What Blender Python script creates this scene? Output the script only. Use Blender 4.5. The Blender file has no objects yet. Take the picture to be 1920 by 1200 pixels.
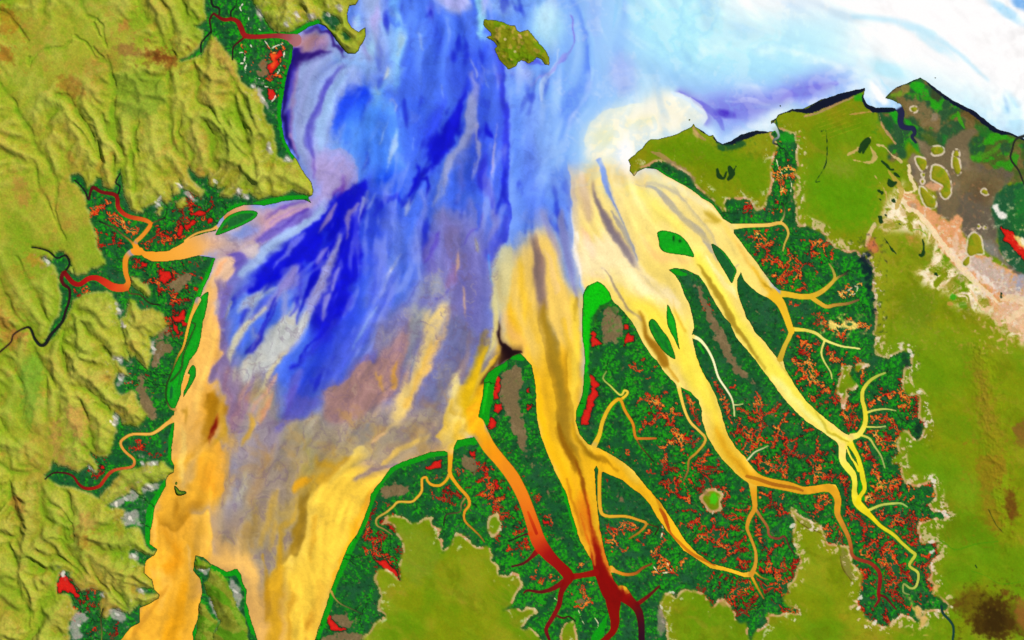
import bpy, math, heapq
import numpy as np

# ------------------------------------------------------------------ camera, sky, sun
S = 0.04                                   # world units (km) per map unit; the map is 1920 x 1200 units
SUN_EL, SUN_AZ = 52.0, 52.0                # sun stands to the upper right (north-east)
scene = bpy.context.scene
cd = bpy.data.cameras.new("camera"); cam = bpy.data.objects.new("camera", cd)
scene.collection.objects.link(cam)
CAM_H = 190.0
cam.location = (0, 0, CAM_H); cam.rotation_euler = (0, 0, 0)
cd.sensor_width = 36.0; cd.lens = 36.0 * CAM_H / (1920 * S); cd.clip_start = 1.0; cd.clip_end = 5000.0
scene.camera = cam
wd = bpy.data.worlds.new("World"); scene.world = wd; wd.use_nodes = True
nt = wd.node_tree; sky = nt.nodes.new("ShaderNodeTexSky"); sky.sky_type = 'NISHITA'; sky.sun_disc = False
sky.sun_elevation = math.radians(SUN_EL); sky.sun_rotation = math.radians(SUN_AZ)
bg = nt.nodes["Background"]; bg.inputs[1].default_value = 0.06
nt.links.new(sky.outputs[0], bg.inputs[0])
sl = bpy.data.lights.new("sun", 'SUN'); sl.energy = 4.5; sl.angle = math.radians(0.5); sl.color = (1.0, 0.94, 0.865)
so = bpy.data.objects.new("sun", sl); scene.collection.objects.link(so)
_a = math.radians(SUN_AZ)
so.rotation_euler = (math.radians(90 - SUN_EL), 0, math.radians(180 - SUN_AZ)); so.location = (20, 20, 60)
scene.view_settings.view_transform = 'Standard'; scene.view_settings.look = 'None'
scene.view_settings.exposure = 0.11; scene.view_settings.gamma = 1.0
EXPK = 1.35                                # light reaching a level white surface; colours below are divided by it

# ------------------------------------------------------------------ map grid
STEP = 1.4
def axis(lo, hi):
    mid = np.arange(lo, hi + 0.01, STEP); g = []; d = STEP; v = 0
    while v < 50000: d *= 1.17; v += d; g.append(v)
    g = np.array(g)
    return np.concatenate([lo - g[::-1], mid, hi + g]).astype(np.float32)
xs = axis(-140, 2060); ys = axis(-120, 1320)
NX, NY = len(xs), len(ys)
X, Y = np.meshgrid(xs, ys)
f32 = np.float32

def ss(a, b, x):
    t = np.clip((x - a) / (b - a), 0, 1); return t * t * (3 - 2 * t)
def vnoise(x, y, seed):
    R = np.random.RandomState(seed).rand(256, 256).astype(f32)
    xf = np.floor(x); yf = np.floor(y); u = (x - xf).astype(f32); v = (y - yf).astype(f32)
    xi = xf.astype(np.int32) & 255; yi = yf.astype(np.int32) & 255; xj = (xi + 1) & 255; yj = (yi + 1) & 255
    u = u * u * (3 - 2 * u); v = v * v * (3 - 2 * v)
    a = R[yi, xi]; b = R[yi, xj]; c = R[yj, xi]; d = R[yj, xj]
    return (a + (b - a) * u) * (1 - v) + (c + (d - c) * u) * v
def fbm(x, y, sc, octv=4, seed=0, gain=0.5, ridge=False):
    t = 0; a = 1.0; n = 0; px = x / sc; py = y / sc
    for k in range(octv):
        c, s = math.cos(0.7 * k + seed), math.sin(0.7 * k + seed)
        v = vnoise(px * c - py * s + 17.3 * k, px * s + py * c + 9.1 * k, seed * 31 + k)
        if ridge: v = 1 - np.abs(2 * v - 1)
        t = t + a * v; n += a; a *= gain; px = px * 2.03; py = py * 2.03
    return t / n
def P(s):
    return np.array([[float(v) for v in q.split(',')] for q in s.split()], dtype=np.float64)
def smooth_line(p, n=5, closed=False):
    """Catmull-Rom through the points (all columns)"""
    if len(p) < 3: return p
    q = np.vstack([p[-1:], p, p[:2]]) if closed else np.vstack([2 * p[0] - p[1], p, 2 * p[-1] - p[-2]])
    t = (np.arange(n) / n)[:, None]; out = []
    for i in range(len(q) - 3):
        a, b, c, d = q[i:i + 4]
        out.append(0.5 * (2 * b + (c - a) * t + (2 * a - 5 * b + 4 * c - d) * t ** 2 + (3 * b - a - 3 * c + d) * t ** 3))
    r = np.vstack(out)
    return r if closed else np.vstack([r, p[-1:]])
def jag(p, amp, seed, n=4):
    """break straight outlines into small natural irregularities (closed outline)"""
    r = np.random.RandomState(seed); out = []
    for i in range(len(p)):
        a, b = p[i], p[(i + 1) % len(p)]; L = np.hypot(*(b - a)); k = int(max(1, min(12, L / n)))
        for j in range(k):
            t = j / k; q = a + (b - a) * t
            out.append(q + (r.randn(2) * amp * (0.5 if j == 0 else 1)))
    return np.array(out)
def fill(p, gx, gy):
    """even-odd scan fill of closed outline p on axes gx, gy"""
    m = np.zeros((len(gy), len(gx)), bool)
    x0, y0 = p[:, 0], p[:, 1]; x1, y1 = np.roll(x0, -1), np.roll(y0, -1)
    j0, j1 = np.searchsorted(gy, [y0.min(), y0.max()])
    for j in range(j0, min(j1 + 1, len(gy))):
        y = gy[j]; c = ((y0 <= y) & (y1 > y)) | ((y1 <= y) & (y0 > y))
        if not c.any(): continue
        xx = np.sort(x0[c] + (y - y0[c]) * (x1[c] - x0[c]) / (y1[c] - y0[c]))
        k = np.searchsorted(gx, xx)
        for a, b in zip(k[::2], k[1::2]): m[j, a:b] = True
    return m
def line_dist(p, reach, gx, gy, D=None, T=None, W=None):
    """distance to polyline p (x, y, [value]) no farther than reach; W gets the interpolated value"""
    if D is None: D = np.full((len(gy), len(gx)), 99.0, f32)
    for i in range(len(p) - 1):
        a, b = p[i], p[i + 1]; r = reach
        i0, i1 = np.searchsorted(gx, [min(a[0], b[0]) - r, max(a[0], b[0]) + r])
        j0, j1 = np.searchsorted(gy, [min(a[1], b[1]) - r, max(a[1], b[1]) + r])
        if i1 <= i0 or j1 <= j0: continue
        x = gx[i0:i1][None, :]; y = gy[j0:j1][:, None]
        dx, dy = b[0] - a[0], b[1] - a[1]; L = dx * dx + dy * dy + 1e-9
        t = np.clip(((x - a[0]) * dx + (y - a[1]) * dy) / L, 0, 1)
        d = np.hypot(x - a[0] - t * dx, y - a[1] - t * dy)
        if W is not None:
            w = a[2] + (b[2] - a[2]) * t; s = w - d; cur = W[j0:j1, i0:i1]
            np.maximum(cur, s, out=cur)
            if T is not None:
                k = s >= cur; T[j0:j1, i0:i1][k] = (i + t)[k] / max(1, len(p) - 1)
        else:
            cur = D[j0:j1, i0:i1]; np.minimum(cur, d, out=cur)
    return D
def sdf(p, gx=None, gy=None, reach=4.0):
    """signed distance (inside positive), clipped to reach"""
    gx = xs if gx is None else gx; gy = ys if gy is None else gy
    q = np.vstack([p, p[:1]]); d = np.minimum(line_dist(q, reach, gx, gy), reach)
    return np.where(fill(p, gx, gy), d, -d).astype(f32)
def edt(mask, R):
    """distance in cells to the nearest True cell, capped at R"""
    big = float(R * R + 1); g = np.where(mask, 0.0, 1e4).astype(f32)
    for j in range(1, g.shape[0]): np.minimum(g[j], g[j - 1] + 1, out=g[j])
    for j in range(g.shape[0] - 2, -1, -1): np.minimum(g[j], g[j + 1] + 1, out=g[j])
    g = np.minimum(g * g, big); o = g.copy()
    for k in range(1, R + 1):
        o[:, k:] = np.minimum(o[:, k:], g[:, :-k] + k * k); o[:, :-k] = np.minimum(o[:, :-k], g[:, k:] + k * k)
    return np.sqrt(np.minimum(o, big))
def box(a, r, ax):
    if r < 1: return a
    a = np.moveaxis(a, ax, 0); n = a.shape[0]
    c = np.cumsum(np.concatenate([np.repeat(a[:1], r + 1, 0), a, np.repeat(a[-1:], r, 0)], 0, dtype=np.float64), 0)
    return np.moveaxis(((c[2 * r + 1:] - c[:-2 * r - 1]) / (2 * r + 1)).astype(f32), 0, ax)
def blur(a, s):
    """gaussian-like blur, s in cells"""
    r = max(1, int(round(s * 0.95)))
    for _ in range(3): a = box(box(a, r, 0), r, 1)
    return a
def mix(c, col, a):
    """lay colour col (0..255 triple) over picture array c with opacity a"""
    col = np.asarray(col, f32) / 255 if not isinstance(col, np.ndarray) else col
    c += (col - c) * np.asarray(a, f32)[..., None]

# ------------------------------------------------------------------ outlines, in map units
SEA = P("""672,-900 672,0 667,9 655,11 651,25 652,40 659,51 672,60 685,51 686,67 680,80 675,87 672,95 665,101 652,100 642,90
630,75 620,60 610,49 597,45 580,50 565,60 552,67 550,75 549,95 547,112 540,135 534,160 530,187 527,212 529,237 534,262 545,285 555,298
562,310 572,327 584,342 587,357 586,365 578,371 584,381 572,375 555,375 535,377 512,382 495,386 480,384 457,385 440,391 425,400 412,412
407,422 404,433 385,437 362,444 347,453 332,462 317,470 300,472 275,472 262,467 255,466 252,470 260,475 275,485 287,490 312,490 342,486 372,479 390,481
404,484 400,497 392,520 382,540 374,560 368,568 372,590 365,600 381,600 377,630 370,657 355,677 350,690 345,705 340,722 339,740 330,760 326,780
327,792 326,812 322,837 321,862 327,872 326,885 317,890 312,897 311,912 300,932 290,950 287,975 282,995 281,1020 295,1030 290,1040
275,1050 271,1062 271,1075 285,1087 289,1105 299,1115 297,1122 280,1132 262,1140 262,1167 245,1177 230,1197 205,1225 150,1330 100,2500 480,2500 560,1330
590,1200 600,1170 610,1140 620,1107 630,1080 640,1055 652,1025 670,1000 680,977 692,945 695,927 707,910 716,900 732,877 755,865 780,857
807,847 832,845 840,848 850,840 857,825 872,822 886,820 893,815 905,810 897,785 900,765 905,740 907,712 915,699 930,688 945,680 960,668 975,662 985,672
997,685 1001,705 1005,727 1005,755 1007,787 1015,820 1027,852 1042,887 1052,905 1062,925 1070,955 1080,987 1087,1012 1100,1035 1110,1052 1113,1067
1114,1072 1120,1090 1127,1110 1137,1130 1150,1133 1167,1118 1160,1100 1152,1090 1146,1075 1140,1055 1133,1035 1129,1012 1124,987 1120,955 1117,925 1116,905 1114,880 1118,873 1124,885 1132,885
1167,900 1185,915 1202,927 1220,947 1232,970 1247,990 1265,1012 1282,1032 1305,1047 1332,1065 1365,1072 1395,1082 1407,1082 1413,1076 1410,1071
1395,1074 1372,1067 1335,1057 1310,1040 1287,1017 1270,990 1255,967 1240,945 1225,927 1210,910 1202,900 1185,880 1167,865
1142,850 1122,840 1115,838 1102,832 1087,815 1079,790 1080,772 1092,740 1095,700 1097,675 1092,632 1091,600 1092,580 1094,550 1100,537 1120,527 1132,534 1142,547
1150,565 1167,582 1182,599 1192,615 1205,642 1220,665 1232,677 1242,692 1257,710 1269,722 1277,726 1295,735 1310,750 1315,765 1317,790
1325,815 1342,845 1362,870 1385,892 1395,900 1410,911 1440,912 1480,921 1515,926 1545,921 1560,922 1567,930 1575,925 1567,909 1555,907 1540,909 1505,914
1477,904 1440,897 1422,890 1410,877 1397,857 1380,840 1365,817 1355,787 1350,765 1342,742 1332,722 1317,697 1307,672 1301,650
1297,627 1301,615 1299,597 1292,570 1282,550 1275,530 1265,515 1254,506 1265,502 1282,504 1297,510 1310,517 1322,532 1335,557 1347,577
1360,597 1370,607 1380,632 1400,655 1420,680 1440,707 1455,727 1472,750 1490,770 1512,790 1535,805 1552,817 1570,830 1577,845 1587,838 1598,830
1600,818 1595,817 1580,810 1557,792 1532,772 1510,750 1490,722 1472,692 1467,672 1462,668 1457,671 1440,650 1435,642 1417,625 1405,602 1401,599 1395,582 1387,562
1382,540 1382,525 1389,510 1395,525 1410,540 1425,552 1440,558 1455,562 1466,562 1467,549 1452,537 1440,522 1435,515 1417,490 1402,472 1390,455 1376,437
1376,430 1384,425 1384,420 1370,419 1355,410 1345,395 1335,382 1317,372 1302,360 1282,347 1260,335 1242,325 1230,317 1210,315
1195,322 1189,331 1180,320 1182,310 1178,300 1190,290 1205,277 1210,270 1220,261 1235,261 1260,255 1280,246 1297,237 1301,232 1304,238 1315,244 1330,255
1337,253 1345,265 1355,270 1370,265 1390,252 1417,245 1440,247 1454,245 1446,232 1445,227 1455,222 1459,215 1485,205 1505,204 1520,197 1540,187
1577,175 1622,165 1619,182 1625,195 1642,202 1665,202 1684,202 1682,192 1670,187 1659,184 1665,177 1680,164 1702,155 1725,145 1737,152
1747,160 1767,175 1790,190 1825,207 1850,227 1870,242 1897,250 1920,260 2000,300 2150,340 3000,420 9900,500 9900,-9900 672,-9900""")
# islands in the gulf and the channels: outline, name, label, category
ISLES = [
 ("908,36 918,37 930,38 937,40 945,42 950,45 958,48 966,48 970,57 975,60 983,57 990,56 997,63 1005,74 1013,83 1023,95 1029,106 1031,118 1029,122 1022,121 1016,112 1006,108 1000,115 992,120 986,116 977,113 971,116 968,124 960,128 953,130 945,122 936,112 930,100 927,92 932,86 926,78 912,70 921,67 920,61 912,54 906,46",
  "rocky_island", "rocky olive green island with a dark waterline, alone in blue water at the top", "island"),
 ("404,441 412,424 425,407 445,397 465,394 480,396 483,402 477,410 460,420 437,430 420,437", "mangrove_island",
  "lens shaped mangrove island with a bright green rim where the peach western river widens", "island"),
 ("389,547 391,553 388,575 383,597 381,600 377,630 370,657 355,677 350,690 345,705 340,722 339,740 331,760 327,768 320,765 315,756 312,742 314,728 320,716 322,700 330,680 337,668 343,650 351,625 357,603 362,590 370,571 378,555", "mangrove_island",
  "very long narrow bright green island hugging the western shore of the gulf", "island"),
 ("360,685 365,686 368,697 366,708 360,720 351,734 344,745 344,737 346,725 350,705 355,692", "mangrove_island",
  "small green leaf shaped island just off the long narrow western island", "island"),
 ("327,912 332,914 337,920 347,921 349,925 343,928 337,929 330,927", "scrub_islet",
  "little crescent of olive scrub with a dark rim in ochre water near the western shore", "islet"),
 ("328,905 331,903 333,906 331,909 328,908", "scrub_islet", "tiny dark dot of land just above the crescent islet in ochre water", "islet"),
 ("1232,437 1242,432 1260,435 1275,441 1287,452 1295,465 1302,482 1285,479 1262,476 1245,472 1236,462 1235,450", "mangrove_island",
  "bright green leaf shaped island with two dark specks, amid pale yellow water right of centre", "island"),
 ("1334,457 1345,462 1360,475 1372,492 1381,507 1377,520 1372,531 1362,515 1350,495 1339,475", "mangrove_island",
  "slim dark green diamond of mangrove between two pale yellow channels on the right", "island"),
 ("1221,598 1230,602 1240,617 1252,632 1260,650 1267,672 1260,671 1245,660 1230,640 1220,622 1216,607", "mangrove_island",
  "green spindle island, the left and larger of two in the yellow channel", "island"),
 ("1251,572 1255,575 1260,587 1266,600 1269,620 1272,640 1274,656 1265,637 1257,622 1251,607 1250,590", "mangrove_island",
  "thin bright green sliver of an island, the right one of two in the yellow channel", "island"),
 ("1586,840 1590,848 1596,860 1602,873 1607,886 1609,900 1603,893 1594,878 1587,866 1584,852", "braid_bar",
  "narrow dark green bar, largest of those splitting the pale yellow braids at lower right", "river bar"),
 ("1604,858 1608,864 1611,877 1608,876 1603,866", "braid_bar", "tiny green bar between the two right hand yellow braids at lower right", "river bar"),
 ("1293,223 1294,225 1292,226 1291,224", "sea_rock", "lone dark rock off the cream water point on the right", "rock"),
 ("1462,197 1464,198 1464,200 1461,199", "sea_rock", "lone dark rock off the dark coast left of the white bay", "rock"),
 ("1752,145 1755,145 1754,147 1752,146", "sea_rock", "lone dark rock in white water beyond the north-eastern cape", "rock"),
]
HEAD = P("366,1041 382,1045 395,1057 412,1065 425,1072 445,1066 452,1077 454,1090 462,1105 462,1130 470,1160 480,1190 495,1240 520,1330 560,2500 300,2500 352,1330 358,1240 362,1200 361,1185 370,1162 372,1137 379,1112 375,1085 362,1070")
# rivers and creeks: x, y, half width; name
RIV = [
 ("893,798,16 905,818,13 918,840,12 938,864,11 960,892,11.5 978,925,11 990,955,11 1000,985,12 1010,1015,13 1028,1040,11 1046,1058,9 1062,1074,10 1066,1084,9 1061,1094,6 1052,1112,4.5 1048,1135,4 1035,1160,3.5 1024,1180,3 1030,1200,2.2 1036,1225,1.6 1030,1260,1.2", "river"),
 ("1060,1088,5 1040,1102,4 1015,1110,2.5 990,1107,1.6 982,1112,1", "creek"), ("1010,1030,6 995,1046,2.6 980,1057,1.9 960,1062,1.3", "creek"),
 ("1000,1000,3 985,1002,1.1 970,1008,.9 955,1015,.8","creek"), ("1045,1155,1.6 1056,1159,1.4 1066,1156,1 1078,1164,.8","creek"),
 ("1068,1082,6 1090,1079,4.5 1116,1074,6", "channel"),
 ("1150,1128,14 1151,1147,10 1153,1165,8 1150,1182,6 1138,1196,5 1120,1215,5 1110,1260,5 1090,1320,5 1100,1420,5", "river"),
 ("1165,1112,14 1180,1126,9 1192,1138,7.5 1200,1155,6.5 1203,1187,5.5 1204,1260,5.5 1222,1330,5 1215,1420,5", "river"),
 ("1190,1136,4 1210,1122,3 1222,1112,2.2 1236,1099,1.3", "creek"),
 ("1146,1067,6 1154,1071,3 1172,1077,2.5 1192,1075,2.2 1205,1065,1.8 1222,1057,1.2", "creek"),
 ("1126,880,3 1124,900,3 1125,950,3 1135,967,2.5 1172,968,2.2 1197,975,2 1212,982,1.9 1200,997,1.5 1180,1010,1", "creek"),
 ("1212,982,1.2 1225,986,1 1234,990,.9 1228,1002,.8","creek"),
 ("1114,836,5 1124,815,3.6 1130,790,3.2 1142,765,3 1155,751,2.8 1164,750,2.5 1172,770,2.3 1187,795,2.2 1192,820,2 1210,822,1.8 1230,822,1.3", "creek"),
 ("1192,820,1.2 1200,835,.9 1212,850,.8 1225,865,.7","creek"),
 ("1163,750,2.3 1173,742,2.1 1177,735,1.8 1171,732,1.7 1167,739,1.6 1160,739,1.3 1145,724,1.2 1131,710,1.1 1137,696,.9", "creek"),
 ("1150,1060,0.1 1150,1061,0.1", "creek"),
 ("1393,878,15 1413,895,11 1437,904,8.5 1478,912,8.5 1510,920,6.5 1545,915,6.5 1561,919,7 1571,937,6 1570,962,5 1579,982,4.2 1590,1005,3.4 1595,1022,3 1598,1040,2.8 1610,1049,2.9 1632,1056,3 1648,1072,3.2 1650,1090,3.2 1647,1113,2.8 1648,1125,2 1640,1137,1.3", "river"),
 ("1648,1115,2.2 1660,1120,1.8 1669,1130,1.4 1680,1142,1", "creek"),
 ("1411,900,8 1414,932,5 1415,953,4 1405,972,3.6 1401,990,2.7 1407,1007,2.3 1417,1035,2.2 1416,1060,3 1409,1077,4.5", "channel"),
 ("1416,953,2.5 1427,970,2.1 1439,988,1.9 1441,1000,1.8 1446,1007,1.8 1460,1010,1.7 1471,1006,1.4 1480,1025,1 1490,1040,.8", "creek"),
 ("1409,1080,2.2 1422,1105,1.5 1432,1122,1.1", "creek"),
 ("1415,1072,1.5 1427,1082,1 1440,1087,.8", "creek"),
 ("1272,722,3.5 1277,745,2.6 1285,772,2.2 1295,792,2.1 1310,807,2 1322,820,2 1320,832,1.9 1305,850,1.7 1292,862,1.5 1290,882,1.3 1282,900,1", "creek"),
 ("1300,631,3.4 1312,637,2.6 1325,652,2 1337,675,1.7 1347,707,1.6 1362,730,1.5 1372,747,1.3 1376,765,1.1 1377,780,.9", "creek"),
 ("1376,759,.9 1385,759,.8 1393,757,.7","creek"), ("1402,862,1 1415,848,.9 1430,841,.8 1440,836,.7","creek"),
 ("1440,545,10 1462,566,8 1473,590,6.2 1480,610,5.6 1484,622,5", "river"),
 ("1484,619,4 1480,632,3.8 1471,650,3.8 1463,672,5", "channel"),
 ("1484,617,4 1500,618,2.8 1515,620,2.5 1532,626,2.5 1546,637,2.1 1565,645,1.7 1582,650,1.4 1600,652,1.2 1612,654,1", "creek"),
 ("1546,639,1.6 1540,660,1.4 1545,677,1.2 1557,697,1 1560,710,.9", "creek"),
 ("1459,550,6 1477,552,5 1500,556,4.6 1522,555,4.6 1540,547,4 1555,535,3.2 1565,522,2.5 1562,507,1.8 1555,495,1.2", "creek"),
 ("1565,525,2.2 1573,519,1.6 1582,515,1.2 1590,508,.8", "creek"),
 ("1521,557,4 1535,567,3.6 1550,575,3.2 1565,572,2.6 1590,569,2.1 1610,562,1.3", "creek"),
 ("1376,425,5 1400,423,3.3 1440,422,3.1 1463,418,2.6 1475,427,2.1 1478,440,1.6 1472,455,1.3 1468,470,1", "creek"),
 ("1463,418,1.4 1470,405,1.1 1471,392,.9 1465,380,.7","creek"),
 ("1580,838,7 1580,862,6 1590,877,6.5 1600,890,5.5 1603,907,4.2 1602,922,4.6 1606,940,7 1616,952,7 1627,962,5 1637,972,3.6 1652,987,3.1 1675,1002,2.9 1690,1017,2.6 1708,1033,2.6 1716,1041,2.5 1705,1060,2.1 1720,1072,2.1 1722,1084,1.9 1717,1100,1.8 1707,1103,1.6 1695,1095,1.5 1694,1110,1.3 1705,1115,1", "river"),
 ("1590,824,7 1598,838,4.5 1608,856,3.6 1615,880,4 1618,897,4.4 1621,910,3.6 1620,920,3.2 1612,932,3.4 1610,942,4", "channel"),
 ("1587,838,1.6 1595,857,1.6 1603,868,2.2 1610,882,3", "channel"),
 ("1597,819,6 1610,815,4.6 1620,800,4.1 1623,785,4 1621,765,3.6 1617,750,3.3 1618,732,2.9 1630,715,2.5 1645,705,2 1660,699,1.3", "creek"),
 ("1624,774,1.9 1640,769,1.6 1662,767,1.1 1680,770,.7", "creek"), ("1625,800,1.3 1645,801,1.1 1660,799,.9", "creek"),
 ("1612,815,1.8 1630,822,1.6 1640,837,1.4 1652,855,1.2 1659,877,1", "creek"),
 ("1628,957,2.2 1652,947,1.9 1675,944,1.7 1690,944,1.5 1701,950,1.1", "creek"),
 ("395,-40,1.4 397,7,1.6 410,15,1.4 411,27,1.4", "creek"),
 ("396,62,1 395,50,1.2 393,38,1.4 400,26,1.7 408,31,2.2 420,37,3 435,36,3 446,41,4 452,52,4.5 459,66,4.5 480,69,3.8 517,67,3.8 540,70,6 553,75,11", "river"),
 ("458,70,1.6 445,81,1.4 437,90,1 436,112,.8","creek"), ("433,34,1.2 433,22,1 441,12,.8","creek"),
 ("395,60,1.2 384,72,1.2 377,82,1.1 377,98,.9", "creek"),
 ("257,470,7 254,455,3.6 265,444,3.4 277,430,3.4 282,419,3.2 270,412,3.6 245,407,3.6 230,399,3.6 221,387,3.8 220,372,3.3 212,364,3.2 190,360,2.7 176,352,3.2 170,358,2.2 166,374,1.6 160,360,1.3 150,347,.9 140,338,.8", "river"),
 ("262,471,7 250,472,6 240,478,4.6 235,490,4.6 236,512,4.2 241,528,4.2 237,537,6 230,540,6.5 212,538,7 195,528,6.2 180,521,4.6 165,523,4.2 150,533,4.2 137,530,4.2 127,519,4 120,512,4 115,522,3.1 119,533,2.7 130,542,2.3 130,562,2 122,587,2.1 118,601,2.2 110,612,2.3 95,628,2.6 85,645,2.8 75,647,2.2 65,635,1.9 56,615,1.5 42,617,1.1 25,628,1 20,642,1 0,660,1.1 -30,690,1.2", "river"),
 ("121,511,1.6 130,495,1.4 123,479,1.3 107,484,1.1 92,472,1 75,466,.8 60,464,.6", "creek"),
 ("253,462,2.2 244,451,1.5 232,442,1.2 215,428,1.1 197,420,1 186,415,.8", "creek"), ("221,366,1.3 225,350,1.1 217,342,1 225,325,.8", "creek"),
 ("282,420,.9 295,414,.8 310,408,.7","creek"), ("240,540,1.2 243,550,.9 262,553,.8 280,568,.9 300,572,.7","creek"),
 ("409,424,3 398,430,1.7 385,433,1.5 370,437,1.4 357,444,1.4 347,452,1.8", "creek"),
 ("372,562,5 363,583,3 357,598,2.3 351,622,2.2 344,650,2 336,665,1.6 328,682,1.2 321,700,1.1 313,720,1.1 311,742,1.1 314,756,1.2 320,766,1.4 328,768,2", "channel"),
 ("352,704,3.6 349,715,3.4 344,728,3.2", "channel"), ("361,605,.9 366,610,.9 357,632,.9 347,655,1 343,668,1 340,690,1 330,705,.9 320,715,.9","creek"),
 ("327,785,6 320,790,3.6 312,795,3 295,808,2.4 280,814,2.2 250,814,2.1 234,821,2.1 226,831,2 234,846,2 250,860,2 252,869,2 245,876,2 220,880,2.1 207,886,2.5 196,899,2.6 187,911,2.6 172,916,2.6 158,915,2.5 147,907,2.1 137,893,1.6 122,887,1.3 100,887,1.1 85,898,.9", "river"),
 ("845,842,5 844,870,3.6 844,888,3.2 852,902,2.6 862,915,2.6 877,932,2.6 880,947,2.1 871,960,1.8 872,977,1.6 890,995,1.3 900,1005,1.1 908,1016,.8", "creek"),
 ("844,886,2.6 837,900,2.1 825,910,2.1 810,909,2.1 802,902,1.9 799,895,1.8 791,899,1.8 791,920,1.8 780,935,1.8 770,941,1.7 747,941,1.7 737,950,1.6 725,960,1.5 707,972,1.4 707,985,1.3 720,992,1.1 735,1002,.9", "creek"),
 ("872,934,1.3 865,945,1.1 862,960,1 837,965,1 832,985,.8", "creek"),
 ("1684,200,6 1690,212,5.6 1688,227,5 1692,237,4.5 1702,240,4 1712,241,4 1715,250,3 1710,257,2.4 1717,267,1.6", "river"),
 ("1450,236,5 1457,245,2.4 1460,256,1.6 1452,262,1.6 1450,268,1.2 1458,271,1","creek"),
 ("1920,255,1.2 1904,262,1.2 1898,280,1.2 1895,298,1.2 1910,320,1 1918,340,1 1930,360,.9","creek"),
 ("1752,1080,.1 1753,1080,.1","creek"),
 ("1765,1137,2 1768,1150,1.8 1782,1165,1.8 1788,1180,1.7 1786,1210,1.6 1790,1260,1.5","creek"),
 ("621,1109,2 628,1122,1 640,1133,.9 660,1142,.8 680,1152,.7","creek"),
 ("1005,680,0.1 1006,680,0.1","creek"),
 ("190,1206,.8 191,1185,.8 189,1160,.8 193,1142,.7","creek"),
]
# wet mangrove ground (everything else on land is dry upland or plain)
MARSH = [
 "383,-900 383,-20 385,10 390,37 370,46 362,49 382,56 378,77 366,92 357,100 335,117 348,113 360,108 375,104 378,110 381,92 390,72 397,60 410,72 425,100 445,125 455,155 470,166 480,160 495,190 502,220 510,237 515,270 522,290 530,300 555,300 640,200 620,75 600,40 585,36 572,41 552,60 522,62 510,58 502,50 495,35 480,20 478,5 470,-20 470,-900",
 "605,22 618,27 632,30 640,45 632,60 620,50 612,42 606,38",
 "640,65 652,62 660,70 657,76 645,74",
 "127,327 147,325 155,335 165,350 172,348 180,330 190,330 195,348 212,354 222,330 226,315 230,337 232,365 245,392 252,405 270,400 267,390 280,388 292,380 300,374 308,384 325,378 322,365 317,352 327,366 340,364 335,338 345,355 358,362 375,374 383,360 372,348 360,337 350,320 352,308 375,332 383,332 390,322 394,335 392,350 402,350 405,336 410,352 425,350 412,368 430,370 445,366 455,372 470,366 480,372 505,367 530,368 542,362 562,361 577,367 577,380 700,440 600,520 420,560 400,640 375,700 360,800 380,840 345,890 322,882 312,870 300,866 282,865 265,872 250,878 235,880 225,886 225,895 205,905 197,914 187,932 160,922 120,910 100,905 85,900 82,895 100,882 97,862 106,868 112,875 130,880 145,890 162,872 180,885 182,870 167,847 180,852 192,855 210,852 212,835 220,820 215,800 212,770 222,780 230,797 260,801 275,780 265,760 255,735 240,728 228,738 215,722 222,700 228,706 247,707 237,690 225,682 212,670 232,673 242,678 235,655 245,670 252,665 262,680 280,697 284,680 285,650 280,630 292,632 305,620 320,612 310,597 300,582 280,577 272,584 265,587 257,565 245,560 235,592 225,600 222,575 215,565 212,552 200,541 175,547 140,557 130,572 125,595 115,610 100,632 85,645 92,620 110,597 114,587 115,540 112,515 100,500 77,485 85,482 97,487 105,474 120,472 130,485 140,513 165,515 170,505 185,502 202,497 192,475 180,445 172,420 162,380 150,352 132,337",
 "340,895 311,896 307,900 290,902 277,902 288,912 280,918 265,914 270,930 262,926 250,916 246,930 238,928 212,942 205,950 218,954 235,954 225,972 238,978 235,988 252,985 265,990 272,1012 276,1024 285,1030 330,1030 330,950",
 "242,1037 255,1035 268,1038 285,1040 280,1062 270,1060 255,1050 243,1046",
 "250,1108 265,1104 285,1103 295,1112 262,1113",
 "107,1115 108,1090 115,1072 125,1075 135,1090 150,1107 165,1106 175,1105 185,1108 194,1114 192,1124 187,1130 188,1145 190,1157 200,1160 207,1152 212,1142 215,1140 230,1145 245,1150 252,1143 262,1137 300,1140 300,1200 260,1330 200,2500 128,2500 128,1330 130,1200 131,1180 135,1162 142,1150 148,1142 142,1140 137,1128 132,1120 118,1112",
]
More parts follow.
